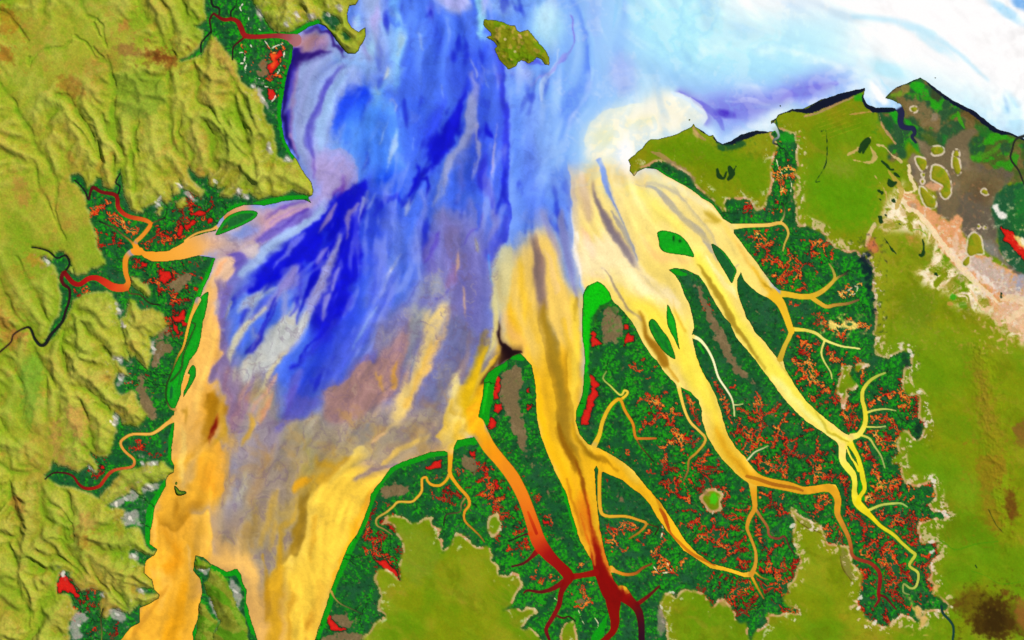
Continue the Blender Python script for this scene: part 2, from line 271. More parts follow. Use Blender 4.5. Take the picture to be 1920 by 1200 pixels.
# the delta on the right half: one wide outline, uplands are set back into it below
DELTA = """560,1330 560,2500 678,2500 680,1230 682,1195 697,1182 703,1168 720,1157 712,1148 707,1140 712,1125 710,1107 702,1092 700,1077 710,1066
720,1064 735,1072 745,1085 752,1092 751,1070 752,1040 756,1022 745,1005 740,990 725,984 714,982 725,970 742,965 762,972 775,980 797,972 810,971
815,982 825,1000 827,1022 832,1035 842,1020 852,1002 865,1002 875,1007 895,1025 915,1027 922,1032 925,1050 935,1067 935,1085 947,1077 960,1076
975,1080 984,1090 980,1107 965,1125 955,1135 943,1146 952,1146 975,1145 988,1137 1000,1138 1007,1147 1003,1155 985,1163 980,1175 1005,1185 1017,1200 1020,1260 1020,2500
1250,2500 1252,1300 1250,1200 1250,1177 1237,1150 1240,1140 1237,1122 1247,1112 1262,1112 1270,1122 1282,1106 1302,1107 1315,1112 1322,1125 1335,1141 1345,1125
1357,1122 1370,1137 1380,1157 1390,1172 1402,1170 1405,1200 1407,1220 1409,1200 1417,1177 1435,1172 1440,1152 1465,1150 1490,1152 1502,1153 1495,1145 1472,1132
1465,1120 1480,1112 1480,1095 1495,1075 1500,1050 1490,1030 1485,1005 1489,985 1487,975 1481,955 1480,949 1492,953 1515,975 1530,982 1542,987 1547,1005 1555,1017 1575,1018 1590,1022 1592,1035
1597,1058 1612,1072 1617,1090 1612,1107 1610,1137 1617,1150 1635,1165 1652,1175 1665,1172 1675,1162 1692,1152 1706,1153 1712,1157 1725,1165 1728,1155 1722,1140 1735,1148
1745,1142 1755,1140 1770,1142 1777,1137 1762,1120 1745,1112 1757,1097 1735,1087 1745,1075 1740,1060 1747,1050 1765,1037 1752,1032 1765,1018 1742,1017 1727,1017
1720,1000 1720,980 1740,977 1760,972 1782,967 1770,957 1750,960 1740,947 1755,930 1747,902 1730,905 1720,915 1695,905 1690,890 1687,875 1672,865
1682,850 1682,825 1690,807 1705,807 1717,825 1725,822 1727,807 1735,797 1720,782 1725,760 1722,740 1705,742 1692,730 1690,707 1697,692 1710,685 1706,672 1712,664
1690,660 1665,672 1655,675 1640,667 1640,625 1640,600 1637,587 1640,562 1637,537 1635,515 1637,497 1622,490 1612,482 1605,472 1580,472 1565,462 1545,445 1522,430 1497,425
1490,410 1487,375 1490,337 1492,300 1490,285 1494,275 1490,257 1478,252 1465,248 1452,244 1446,252 1452,262 1462,272 1455,285 1451,296 1445,310 1448,345 1440,377 1436,388 1428,396 1417,395 1405,375 1385,372
1365,371 1357,380 1360,392 1352,394 1342,384 1325,368 1312,357 1305,348 1292,337 1285,327 1270,315 1252,302 1242,301 1230,306 1220,308 1200,318 1189,330
1150,420 1000,640 890,700 820,840 700,880 640,1000"""
UPL = ["1577,687 1587,684 1596,687 1597,694 1591,700 1602,712 1605,725 1598,730 1588,728 1587,737 1590,750 1587,762 1576,765 1575,750 1570,737 1571,720 1572,707 1578,697",
 "1604,685 1622,680 1633,682 1635,688 1628,692 1617,693 1610,698 1605,694", "1312,932 1325,922 1335,914 1343,918 1350,922 1356,937 1352,957 1342,962 1335,966 1328,962 1322,955 1313,942",
 "925,963 931,960 937,963 939,980 935,993 931,1005 924,1008 919,1005 915,985 918,973",
 "1050,1197 1050,1182 1060,1172 1073,1167 1082,1177 1085,1199 1080,1280 1052,1280", "243,517 255,516 266,522 275,534 284,553 280,557 268,552 256,543 246,532",
 "162,340 167,345 169,355 163,357 160,350", "130,498 136,502 137,512 131,513 128,506", "292,393 302,390 303,398 296,403 291,401","330,382 345,375 352,380 346,388 332,389"]
HEADUP = ["366,1043 382,1047 395,1059 388,1065 375,1063 364,1071", "397,1062 410,1070 422,1082 432,1102 440,1125 450,1145 458,1162 464,1182 470,1220 480,1330 395,1330 400,1210 405,1185 414,1165 407,1150 400,1130 390,1115 386,1095 394,1078", "377,1132 386,1134 395,1150 408,1165 402,1190 398,1240 392,1330 365,1330 366,1200 372,1180 371,1155"]
# delta islands cut off all round by rivers: land inside these outlines is one island each
BIGISLES = [
 ("882,795 905,700 935,680 975,655 1001,675 1012,790 1030,850 1070,930 1092,1005 1116,1050 1118,1076 1092,1079 1066,1082 1045,1058 1010,1015 995,960 975,915 925,850",
  "delta_island", "dark green delta island with a bare brown core, between orange and wide yellow rivers", "island"),
 ("1080,760 1085,560 1105,520 1140,530 1175,580 1240,680 1275,722 1316,745 1325,800 1350,845 1400,885 1413,905 1416,950 1401,990 1417,1035 1409,1080 1395,1080 1330,1060 1290,1030 1250,970 1200,905 1120,850 1095,838 1075,800",
  "delta_island", "largest delta island, with a bright emerald tip and a long red strip at left", "island"),
 ("1389,508 1382,520 1382,545 1400,600 1440,652 1463,674 1470,652 1484,620 1473,590 1455,558 1425,550", "delta_island",
  "dark green wedge shaped delta island with few specks between two yellow channels at right", "island"),
]
HILL = ["1750,310 1765,312 1775,322 1780,335 1783,350 1782,365 1774,373 1765,368 1762,357 1768,350 1758,343 1745,335 1746,320",
 "1725,350 1732,352 1742,362 1752,372 1755,385 1748,391 1737,388 1729,375 1724,362", "1716,296 1724,294 1737,300 1738,312 1730,321 1720,310", "1787,292 1797,296 1801,312 1802,321 1795,328 1787,318 1785,305",
 "1840,357 1845,354 1852,357 1853,363 1847,366 1840,362", "1817,443 1826,436 1836,440 1842,458 1844,475 1832,477 1820,481 1812,474 1813,458", "1832,422 1837,421 1839,425 1835,428 1832,426", "1844,424 1849,423 1851,428 1847,431 1844,428",
 "1726,338 1731,336 1733,341 1729,345 1726,342", "1744,280 1752,274 1766,275 1770,284 1762,290 1750,291", "1788,284 1795,281 1799,290 1793,296 1787,292", "1707,203 1713,199 1720,202 1719,209 1711,210", "1818,480 1808,485 1804,495 1811,500 1818,494", "1728,326 1733,324 1735,330 1730,332"]

# ------------------------------------------------------------------ where land, water and each thing lies
WX = (fbm(X, Y, 16, 3, 1) - .5); WY = (fbm(X, Y, 16, 3, 2) - .5)
def remap(F, wx, wy):
    """sample field F at displaced map positions (inside the even part of the grid)"""
    fi = np.interp(xs + 0, xs, np.arange(NX)); fj = np.arange(NY)
    j = np.clip(np.rint(fj[:, None] + wy / STEP), 0, NY - 1).astype(np.int32)
    i = np.clip(np.rint(fi[None, :] + wx / STEP), 0, NX - 1).astype(np.int32)
    return F[j, i]
jit = (fbm(X, Y, 5, 2, 3) - .5) * 1.5                    # small-scale raggedness of every shore
L = -sdf(jag(SEA, .35, 5, 6))
ISL = np.zeros(L.shape, np.uint8)
for k, it in enumerate(ISLES):
    p = P(it[0]); p = smooth_line(p, 3, True) if len(p) > 4 and k != 0 else jag(p, .4, 5, 3)
    s = sdf(p); L = np.maximum(L, s); ISL[s > -2.2] = k + 1
hd = sdf(jag(HEAD, .4, 9, 5)); L = np.maximum(L, hd)
RID = np.zeros(L.shape, np.uint8); WS = np.full(L.shape, -99.0, f32); fine = np.full(L.shape, -99.0, f32)
for k, (s, nm) in enumerate(RIV):
    if k in (15, 66, 69): continue
    p = smooth_line(P(s), 4)
    w = np.full(L.shape, -99.0, f32); line_dist(p, max(14.0, p[:, 2].max() + 4), xs, ys, W=w)
    RID[(w > WS) & (w > -1.5)] = k + 1; WS = np.maximum(WS, w)
L = np.minimum(L, np.where(WS > -4, -WS, 4))
L = np.clip(L + jit * .55, -4, 4)
ISL[(L < -2)] = 0
RID[(ISL > 0)] = 0
def soft(polys, amp, seed, n=6, warp=True):
    """0..1 mask of several outlines with ragged edges"""
    m = np.zeros(L.shape, bool)
    for q in polys: m |= fill(jag(P(q) if isinstance(q, str) else q, amp, seed, n), xs, ys)
    return remap(m, WX * 14, WY * 14) if warp else m
marsh = soft(MARSH + [DELTA], .8, 11)
rag = remap(marsh, WX * 10, WY * 10)
upl = soft(UPL, .4, 12); marsh &= ~upl
isl_m = (ISL > 0) & ~np.isin(ISL, [1, 5, 6, 13, 14, 15]); marsh |= isl_m
head_m = hd > -3
marsh = np.where(head_m, True, marsh); hup = soft(HEADUP, .5, 13, 5); marsh &= ~(hup & head_m)
marsh[(ISL == 5)] = False
# the north-eastern flats beyond the plain
NEM = soft(["""1642,190 1650,215 1652,230 1670,255 1677,270 1662,274 1666,297 1680,300 1695,297 1701,275 1705,267 1715,274 1732,292 1745,305 1800,300 1860,330 1900,345 1875,370 1860,395 1868,430 1880,470 1890,500 1905,515
1960,520 9900,700 9900,150 1960,262 1870,230 1747,140 1725,130 1650,170"""], .8, 14)
BRF = soft(["1700,300 1712,330 1720,345 1740,352 1755,357 1757,382 1760,405 1782,415 1800,420 1802,435 1812,447 1840,440 1845,465 1865,482 1885,502 1905,514 1925,520 1905,495 1885,492 1868,450 1870,420 1860,395 1870,375 1885,352 1896,325 1880,318 1855,322 1845,310 1820,297 1815,270 1832,245 1815,237 1790,250 1775,258 1768,285 1745,272 1730,262 1715,255 1735,300 1712,290"], .9, 15)
bigid = np.zeros(L.shape, np.uint8)
for k, it in enumerate(BIGISLES): bigid[fill(P(it[0]), xs, ys)] = k + 1
hillk = np.zeros(L.shape, np.uint8); hills = np.full(L.shape, -9.0, f32)
for k, q in enumerate(HILL):
    s = sdf(smooth_line(P(q), 3, True), reach=9.0) + jit; hillk[(s > -3) & (s > hills)] = k + 1; hills = np.maximum(hills, s)
shore = edt(L < 0, 14) * STEP                             # map units from open water, up to ~20

# ---- tidal drainage of the marsh: cheapest paths from every marsh cell back to open water
CS = 2.0
gx = np.arange(-130, 2052, CS); gy = np.arange(-110, 1312, CS)
ii = np.searchsorted(xs, gx); jj = np.searchsorted(ys, gy)
cm = marsh[np.ix_(jj, ii)] ; cl = L[np.ix_(jj, ii)]; cm = cm & (cl >= -0.5)
cw = (cl < -0.5)
H, Wd = cm.shape; rs = np.random.RandomState(4)
gX, gY = np.meshgrid(gx, gy)
cost = (.35 + rs.rand(H, Wd) ** 2 * 2.2 + 2.0 * fbm(gX, gY, 22, 2, 44) ** 2).ravel().tolist()
ok = cm.ravel().tolist(); dist = [1e9] * (H * Wd); par = [-1] * (H * Wd); heap = []
cwf = cw.ravel()
for q in np.flatnonzero(cwf).tolist(): dist[q] = 0.0
nb = [(-1, 1.), (1, 1.), (-Wd, 1.), (Wd, 1.), (-Wd - 1, 1.414), (-Wd + 1, 1.414), (Wd - 1, 1.414), (Wd + 1, 1.414)]
edge = cw & (np.roll(cm, 1, 0) | np.roll(cm, -1, 0) | np.roll(cm, 1, 1) | np.roll(cm, -1, 1)); edge[0] = edge[-1] = False; edge[:, 0] = edge[:, -1] = False
heap = [(0.0, q) for q in np.flatnonzero(edge.ravel()).tolist()]; heapq.heapify(heap); order = []
N = H * Wd
while heap:
    d, q = heapq.heappop(heap)
    if d > dist[q]: continue
    if par[q] >= 0: order.append(q)
    for o, l in nb:
        r = q + o
        if 0 <= r < N and ok[r]:
            e = d + cost[r] * l
            if e < dist[r]: dist[r] = e; par[r] = q; heapq.heappush(heap, (e, r))
acc = np.ones(N)
for q in reversed(order): acc[par[q]] += acc[q]
order = np.array(order); par = np.array(par)
rx = (gX.ravel() + rs.uniform(-1.3, 1.3, N)); ry = (gY.ravel() + rs.uniform(-1.3, 1.3, N))
def net(lo, hi):
    """cells of the fine grid crossed by creeks with lo <= drained area < hi"""
    q = order[(acc[order] >= lo) & (acc[order] < hi)]; p = par[q]; m = np.zeros(L.shape, bool)
    for t in np.linspace(0, 1, 6):
        x = rx[q] + (rx[p] - rx[q]) * t; y = ry[q] + (ry[p] - ry[q]) * t
        m[np.clip(np.searchsorted(ys, y) - 1 * 0, 0, NY - 1), np.clip(np.searchsorted(xs, x), 0, NX - 1)] = True
    return m
n_big = net(170, 1e9); n_mid = net(34, 1e9); n_all = net(9, 1e9)
d_mid = edt(n_mid | (L < 0), 12) * STEP; d_all = edt(n_all | (L < 0), 7) * STEP; d_big = edt(n_big, 4) * STEP

# ------------------------------------------------------------------ colour of the silty water (the sediment it carries)
px = np.arange(-150, 2071, 2.0); py = np.arange(-130, 1331, 2.0)
WC = np.zeros((len(py), len(px), 3), f32); DET = []
def wwin(x0, x1, y0, y1, m):
    i0, i1 = np.searchsorted(px, [x0 - m, x1 + m]); j0, j1 = np.searchsorted(py, [y0 - m, y1 + m]); return slice(j0, j1), slice(i0, i1)
def wp(col, op, feather, s):
    p = P(s); w = wwin(p[:, 0].min(), p[:, 0].max(), p[:, 1].min(), p[:, 1].max(), feather * 3)
    a = fill(p, px[w[1]], py[w[0]]).astype(f32); mix(WC[w], col, blur(a, feather / 2.0) * op)
def wst(col, op, s, soft=.9):
    p = P(s); m = p[:, 2].mean(); q = smooth_line(p, 4)
    if m < 6.6: DET.append((col, op, q, m * soft * .62)); return
    g = q[:, 2].max() + 3; w = wwin(p[:, 0].min(), p[:, 0].max(), p[:, 1].min(), p[:, 1].max(), g)
    W = np.full((w[0].stop - w[0].start, w[1].stop - w[1].start), -99.0, f32); line_dist(q, g, px[w[1]], py[w[0]], W=W)
    mix(WC[w], col, ss(0, 1, W / (m * soft)) * op)
def wb(col, op, x, y, rx, ry=None, rot=0):
    ry = ry or rx; c, s = math.cos(math.radians(rot)), math.sin(math.radians(rot)); r = max(rx, ry); w = wwin(x - r, x + r, y - r, y + r, 2)
    U, V = np.meshgrid(px[w[1]] - x, py[w[0]] - y); d = np.sqrt(((U * c + V * s) / rx) ** 2 + ((-U * s + V * c) / ry) ** 2)
    mix(WC[w], col, (1 - ss(.35, 1, d)) * op)
WC[:] = np.array([92, 138, 246], f32) / 255
wp((205,165,110), 1, 30, "200,560 420,560 470,700 560,800 700,760 830,700 900,700 880,900 700,1000 600,1400 100,1400")
wp((238,190,60), 1, 10, "1020,780 1230,880 1460,1110 1400,1140 1200,1100 1180,1400 1080,1400 1050,1000 1000,840"); wp((240,190,60),1,12,"1380,860 1600,880 1620,960 1440,960")
# open sea, upper right
wp((120,172,252), 1, 30, "960,-100 2100,-100 2100,400 1200,330 1080,330 1000,200")
wp((160,205,255), 1, 30, "1080,-100 2100,-100 2100,400 1250,300 1130,230 1090,120")
wp((176,240,255), 1, 28, "1190,-100 2100,-100 2100,300 1600,150 1420,150 1290,140 1200,110 1170,20")
wp((255,255,255), 1, 34, "1290,-100 1340,10 1440,50 1580,38 1590,60 1500,110 1640,110 1600,190 1700,150 1800,180 2100,330 2100,-100")
wp((196,244,255), .7, 22, "1430,60 1520,45 1620,25 1590,60 1560,90 1470,110 1330,110 1300,60 1380,50")
wb((190,240,255), .9, 1665,130,60,22,20); wb((200,240,255), .8, 1750,80,70,14,35); wb((90,165,240), .8, 1915,6,30,16,30); wb((170,225,255), .9, 1885,20,60,14,35)
wb((190,235,255), .9, 1900,215,25,60,-20); wb((150,200,240), .7, 1887,195,6,24,-15); wst((195,238,255), .8, "1600,30,8 1700,45,10 1780,85,8 1850,150,6")
wb((165,185,250), .9, 1170,140,40,55); wb((140,160,240), .8, 1178,165,28,26); wb((150,190,253), .8, 1110,30,22,70)
wst((235,235,255), .5, "1035,-20,16 1030,40,26 1040,90,12"); wb((170,225,252), .95, 1028,45,46,62,-10); wb((200,235,252), .6, 1025,30,24,40)
wst((85,132,248), .95, "1055,-30,7 1080,15,9 1098,60,10 1104,110,14 1096,160,20 1070,200,26 1040,250,22")
wst((125,110,225), .8, "1070,30,2 1075,60,2.5 1075,88,2 1058,112,5 1050,122,3")
wst((150,205,255), .6, "1090,20,4 1106,60,5 1112,120,6 1110,150,4"); wst((160,205,255), .6, "1080,50,5 1085,100,9 1072,140,6")
wst((150,210,255), .9, "1158,-20,5 1156,30,4 1152,52,2.5"); wst((120,165,250), .6, "1172,0,7 1170,50,8 1155,100,8")
wst((205,225,255), .75, "1048,95,3.5 1045,120,4 1030,140,6 1020,165,8 1016,190,5"); wst((150,150,240), .7, "1060,105,4 1040,130,4 1020,145,4 1000,155,3")
wb((185,185,240), .8, 985,140,30,14); wb((205,205,250), .6, 975,133,24,8); wst((70,70,225), .9, "968,120,4 985,118,4 1008,116,6 1020,122,3")
wst((90,130,248), .9, "960,140,14 985,170,20 1000,210,24 990,260,26 1000,330,30 1000,400,26"); wst((170,205,255), .5, "1022,150,6 1018,190,9 1014,230,7")
wp((140,190,252), .9, 20, "1100,130 1150,150 1152,190 1120,210 1090,250 1060,330 1040,330 1045,260 1085,200")
wp((175,225,252), .9, 16, "1190,90 1240,150 1250,180 1220,200 1170,210 1140,200 1190,180")
# violet band of clear water along the north-eastern beach
wp((150,170,246), .8, 12, "1270,180 1340,172 1440,165 1540,125 1600,138 1605,158 1540,185 1450,215 1390,250 1350,262 1320,235 1300,200 1280,180")
wp((115,112,228), .7, 9, "1300,190 1360,182 1430,180 1520,150 1560,150 1550,168 1500,195 1450,205 1400,225 1365,222 1335,215")
wst((90,80,215), .7, "1275,174,2 1310,192,5 1340,214,8 1352,232,6 1358,245,2"); wb((62,30,195), .9, 1358,213,26,11,12); wst((185,195,250), .7, "1360,189,2 1400,188,4 1440,195,3")
wst((120,112,226), .55, "1460,190,5 1490,175,8 1540,165,8 1570,158,4"); wp((225,245,252), .95, 6, "1350,262 1390,245 1430,222 1440,205 1462,200 1478,190 1495,195 1515,205 1480,215 1440,255 1400,255 1360,275")
wp((205,235,255), .9, 5, "1318,232 1345,240 1348,262 1330,262 1315,250")
# cream silt off the point
wp((190,228,250), 1, 14, "1085,330 1085,260 1100,225 1150,200 1230,165 1290,172 1325,205 1328,232 1300,245 1200,330 1180,345 1130,340")
wp((253,250,226), 1, 9, "1102,300 1098,262 1110,228 1142,206 1180,200 1240,172 1278,175 1305,190 1326,212 1325,232 1303,237 1272,250 1220,262 1190,290 1182,330 1150,325 1125,320")
wb((248,242,185), .9, 1135,258,34,32); wb((250,244,190), .7, 1200,228,50,14,-12); wst((215,238,255), .8, "1262,176,4 1295,192,6 1318,212,5"); wb((255,255,252), 1, 1170,290,24,40); wb((255,255,255), .9, 1180,320,18,22)
# left half: strait and inner gulf
wp((70,112,242), 1, 16, "700,-100 905,-100 910,60 940,110 950,150 955,212 956,300 957,412 930,475 923,540 926,640 780,700 560,800 480,760 400,700 430,560 480,520 540,470 600,400 650,300 700,150")
wp((150,175,236), 1, 14, "560,60 720,60 740,110 690,150 665,220 640,300 600,330 560,300 530,200")
wp((165,190,245), 1, 9, "690,-100 712,-60 722,0 722,60 715,88 698,92 688,70 684,30 672,0 672,-100"); wb((165,232,255), .95, 700,84,16,12); wb((195,180,235), .7, 705,30,10,40)
wst((120,190,246), .8, "735,-20,14 740,40,16 750,75,18 748,120,16 735,160,14"); wb((175,205,215), .8, 750,80,14,20); wb((205,215,200), .8, 724,139,7,9); wb((160,195,220), .8, 708,165,10,14)
wst((110,175,250), .8, "715,110,8 690,125,10 660,110,14 640,100,10"); wb((200,215,250), .7, 676,105,18,8); wb((120,60,130), .5, 684,100,12,6); wb((60,20,120), .8, 678,88,5,4)
wb((180,235,255), .9, 668,45,12,14); wb((100,140,250), .8, 655,25,9,12); wb((225,240,255), .9, 664,53,9,5); wb((160,80,150),.5,664,38,7,5)
wst((20,72,236), .85, "690,150,10 680,185,20 672,215,22 650,235,16 640,270,12"); wst((90,165,250), .7, "690,235,10 705,200,12 712,160,10"); wst((100,170,248), .6, "660,270,12 680,240,12 700,250,16")
wb((165,185,242), .95, 848,8,36,26); wb((150,180,245), .7, 830,-10,34,20); wb((85,90,232), .6, 805,15,12,24)
wst((52,84,232), .8, "800,60,40 850,110,50 880,170,50 900,260,44 905,340,44"); wst((120,165,250),.5,"790,40,10 785,80,12 790,140,8")
wst((150,225,255), .95, "888,-30,11 896,10,12 902,35,10 905,60,6 912,78,5 925,100,3 936,118,2"); wb((175,165,245), .6, 902,5,9,25); wb((140,185,255), .9, 940,10,40,26)
wst((105,120,236), .8, "925,100,10 940,130,12 945,145,6"); wst((150,150,240), .7, "938,112,4 950,130,6 965,140,4")
wst((12,18,205), .95, "880,150,5 866,180,9 860,215,12 846,240,14 838,265,13 825,290,9 806,315,11 792,335,9 785,355,5"); wst((12,20,205), .8, "915,235,3 920,255,6 926,262,3"); wst((30,40,215), .7, "945,180,4 950,215,6 948,260,5 950,300,7 948,345,7 945,380,6")
wst((50,55,205), .85, "905,300,8 905,340,9 915,380,8 925,400,6"); wst((140,148,205), .8, "882,140,5 888,180,10 890,230,12 872,270,14 850,300,10 835,345,8 825,370,5"); wst((165,172,205), .8, "845,290,9 838,330,8 825,365,4")
wst((150,160,215), .7, "700,260,5 712,225,3.5 722,245,2 730,195,3 741,200,3"); wst((150,190,240), .7, "735,300,6 740,270,7 745,250,5"); wst((170,195,235), .5, "905,120,1.5 912,150,2.5 918,165,1.5"); wst((160,180,235), .6, "932,250,1.5 930,290,2 927,330,2 925,350,1.5")
# north-west bay
wp((168,128,138), 1, 5, "550,75 568,60 592,50 605,58 615,78 628,92 610,94 585,97 560,98 550,95"); wb((190,150,150), .7, 575,80,14,10); wb((150,130,190), .7, 596,84,20,8)
wst((50,20,130), .9, "575,58,3 590,50,5 602,50,6 620,68,5 635,86,5 648,100,4"); wst((40,8,110), .95, "556,104,9 575,103,8 595,99,6 612,95,4 625,97,2"); wst((150,175,235),.9,"615,100,5 640,100,6 660,110,8")
wst((150,130,170), .8, "566,105,10 560,140,12 550,180,9 543,230,8 550,280,9"); wst((155,170,212), .9, "590,115,16 578,150,18 568,190,18 565,240,16 570,290,16")
wst((30,5,130), 1, "552,98,10 544,130,12 536,165,9 531,200,8 532,235,9 540,265,8 552,290,7 560,305,5"); wst((80,70,190), .75, "655,122,2 625,145,6 608,175,8 595,205,8 585,240,9 583,270,7 588,300,6"); wst((150,190,236), .8, "650,135,7 625,165,9 610,200,10 600,240,12 598,285,10")
wst((165,135,180), .7, "545,255,4 549,275,5 556,292,4")
# pale lilac cape water and the blue fan below it
wp((172,160,208), 1, 6, "568,300 600,282 632,284 660,297 674,315 676,338 660,352 640,372 610,392 588,385 590,360 580,330"); wb((100,50,160), .7, 648,352,18,20); wst((120,90,190), .6, "585,290,3 592,320,5 590,340,3")
wp((196,160,172), 1, 8, "478,396 500,385 550,378 590,376 600,388 560,410 520,440 480,470 440,490 405,500 400,486 430,470 470,440")
wp((228,186,150), .9, 8, "400,440 440,430 480,410 500,395 470,392 430,400 400,430 330,455 250,470 290,490 390,480 440,470 470,450")
wst((90,60,170), .85, "480,455,4 505,440,9 540,425,10 570,412,6 595,402,2"); wst((120,85,180), .6, "500,405,2 530,390,4 560,383,3 580,385,2"); wst((160,190,240), .95, "440,505,5 480,478,9 530,452,9 565,425,8 590,405,5 606,388,3"); wb((190,235,255), .9, 600,389,9,5)
wp((6,6,205), 1, 6, "680,335 692,328 700,340 686,372 672,400 660,440 672,520 650,600 620,660 590,640 570,560 545,540 512,535 480,545 462,540 475,515 505,490 550,465 590,430 620,392 640,370 665,360")
wp((40,66,220), .9, 12, "700,340 760,400 720,440 690,520 680,600 650,680 600,720 570,770 540,780 550,700 600,640 650,560 665,420")
wst((95,120,232), .85, "720,330,14 735,390,18 722,450,20 705,520,18 690,580,14"); wst((110,140,238), .85, "750,420,18 745,480,20 725,540,20 700,600,16"); wst((30,45,218), .8, "770,380,6 745,375,7 720,380,5 705,400,5")
wst((18,70,236), .9, "730,330,26 742,350,22 745,385,10"); wst((80,150,250), .7, "730,305,14 750,320,12"); wst((150,175,225), .85, "775,370,6 768,385,6 762,395,4"); wst((110,130,235), .8, "810,350,10 800,390,14 790,430,20 780,480,24")
wst((150,140,190), .85, "640,385,4 628,400,6 612,420,5 602,432,3"); wst((140,120,180), .8, "668,390,5 660,410,8 655,440,6 650,455,3"); wst((140,140,210), .7, "695,360,4 682,395,5 675,415,3")
wst((150,150,205), .95, "640,440,3 632,465,8 618,500,10 600,540,11 582,575,12 560,610,14 530,650,18 500,690,18 480,720,14"); wst((130,120,190), .7, "560,450,7 540,470,10 515,495,7 500,515,4")
wst((140,135,200), .8, "548,505,10 530,530,13 515,560,14 495,590,12"); wst((150,165,205), .85, "500,540,12 470,580,14 450,625,11 435,660,9 428,680,6"); wst((170,175,195), .9, "560,575,7 530,610,16 505,655,22 475,690,18 460,700,10")
wst((20,20,195), .9, "520,545,3 512,575,3.5 500,605,4 485,635,5 470,655,5"); wst((15,15,200), .9, "575,560,4 558,590,4 545,620,3"); wst((35,45,205), .8, "470,560,9 455,590,10 450,640,6")
wp((120,112,190), .9, 10, "405,498 440,480 475,500 455,530 430,570 412,620 402,640 400,560"); wst((190,170,175), .9, "418,478,9 425,500,13 420,520,12 412,550,6"); wst((20,20,190), .7, "440,495,5 430,485,4 445,475,3"); wst((160,165,200), .8, "448,455,7 470,470,9 455,490,6")
wst((60,60,200), .75, "470,535,12 450,545,9 436,560,5"); wst((110,100,175), .8, "425,580,9 418,630,8 410,660,8 415,700,14")
wst((75,95,225), .85, "740,520,18 700,600,24 650,660,28 600,710,24 560,760,14 540,785,8"); wst((35,40,205), .8, "630,600,14 600,640,10 570,670,8 548,690,7"); wst((40,40,190), .75, "560,700,7 545,730,9 538,765,9 530,785,5")
# grey and lilac churned water in the middle and right of the gulf
wp((130,122,188), .9, 16, "830,400 880,420 930,440 940,475 922,520 925,600 900,680 860,720 800,740 760,700 700,740 660,700 720,620 780,560 800,480")
wp((122,124,178), .8, 16, "760,560 860,560 920,600 920,640 880,700 830,760 760,800 700,760 760,680"); wst((100,92,190), .7, "812,440,6 802,480,8 812,520,9 830,550,6"); wst((90,100,222), .8, "920,370,12 930,420,10 925,460,12 915,500,9")
wst((115,125,215), .8, "880,380,9 895,420,12 885,450,9 870,470,6"); wb((150,165,170), .7, 895,462,14,12); wb((160,150,165), .8, 850,455,22,60,10); wst((165,170,172), .8, "750,595,16 790,590,20 820,585,16 840,560,10"); wst((210,180,150), .8, "862,470,2 857,500,3.5 853,520,2"); wst((225,180,130), .8, "869,540,2 872,570,3 877,590,2"); wst((180,190,225), .7, "758,465,2 750,480,3 728,520,4 722,530,2")
wp((150,122,118), 1, 6, "603,742 628,722 655,708 668,690 700,680 740,668 765,640 775,600 755,590 760,670 758,700 735,735 715,760 700,775 670,770 640,790 612,775"); wb((165,150,160), .7, 735,625,22,22)
wst((242,202,135), 1, "838,585,9 832,610,11 822,640,14 804,680,15 780,720,17 758,755,19 742,780,12 736,795,4"); wst((225,190,140), .6, "778,660,4 765,700,6 756,735,6")
wst((112,118,165), .8, "842,620,9 850,660,14 835,720,18 810,760,16"); wst((120,122,165), .6, "870,600,10 880,650,14 865,700,12"); wst((170,150,60), .6, "905,620,5 898,660,8 885,700,6"); wst((150,130,130), .7, "880,600,4 870,650,5 860,690,5")
wp((160,148,128), 1, 12, "410,700 470,660 500,700 540,790 600,760 640,800 700,790 760,790 830,740 845,790 835,830 780,850 720,880 640,900 560,1000 540,1100 480,1100 440,1040 400,1000 425,900 430,800")
wst((200,165,120), .8, "545,640,4 520,680,5 500,720,6 492,760,7 485,790,6"); wst((140,120,170), .8, "500,770,9 520,800,12 500,850,10"); wp((160,150,160), .9, 12, "420,780 480,760 540,800 500,880 440,900 420,860")
wp((148,128,165), .9, 10, "410,640 450,700 470,740 450,790 420,790 405,740 398,690"); wst((190,150,140), .8, "470,700,8 455,740,10 440,780,9"); wst((150,110,130), .6, "430,690,7 425,730,8 432,760,6"); wst((125,105,150), .6, "480,690,5 470,730,6 460,770,6")
wp((196,165,80), .8, 16, "560,850 640,860 680,830 660,880 600,920 540,980 500,960"); wst((172,166,128), .7, "545,800,16 580,830,20 590,870,16"); wb((128,134,152), .9, 690,812,22,24); wb((140,135,150), .6, 730,790,24,16); wb((175,165,150), .7, 660,800,20,16)
wst((205,175,120), .7, "745,800,10 700,830,7 720,850,6 800,810,10 835,790,12"); wst((150,130,110), .8, "720,860,8 760,830,8 800,800,8 825,770,6"); wst((210,180,110), .9, "700,895,8 730,860,7 770,835,6 820,810,5"); wst((235,190,120), .9, "715,905,3 760,868,4 810,850,4 838,848,4")
wst((225,185,140), .9, "700,830,3 715,820,4 728,812,2"); wb((215,180,160), .8, 690,872,10,10); wst((130,115,130), .7, "668,900,6 700,885,6 740,872,5")
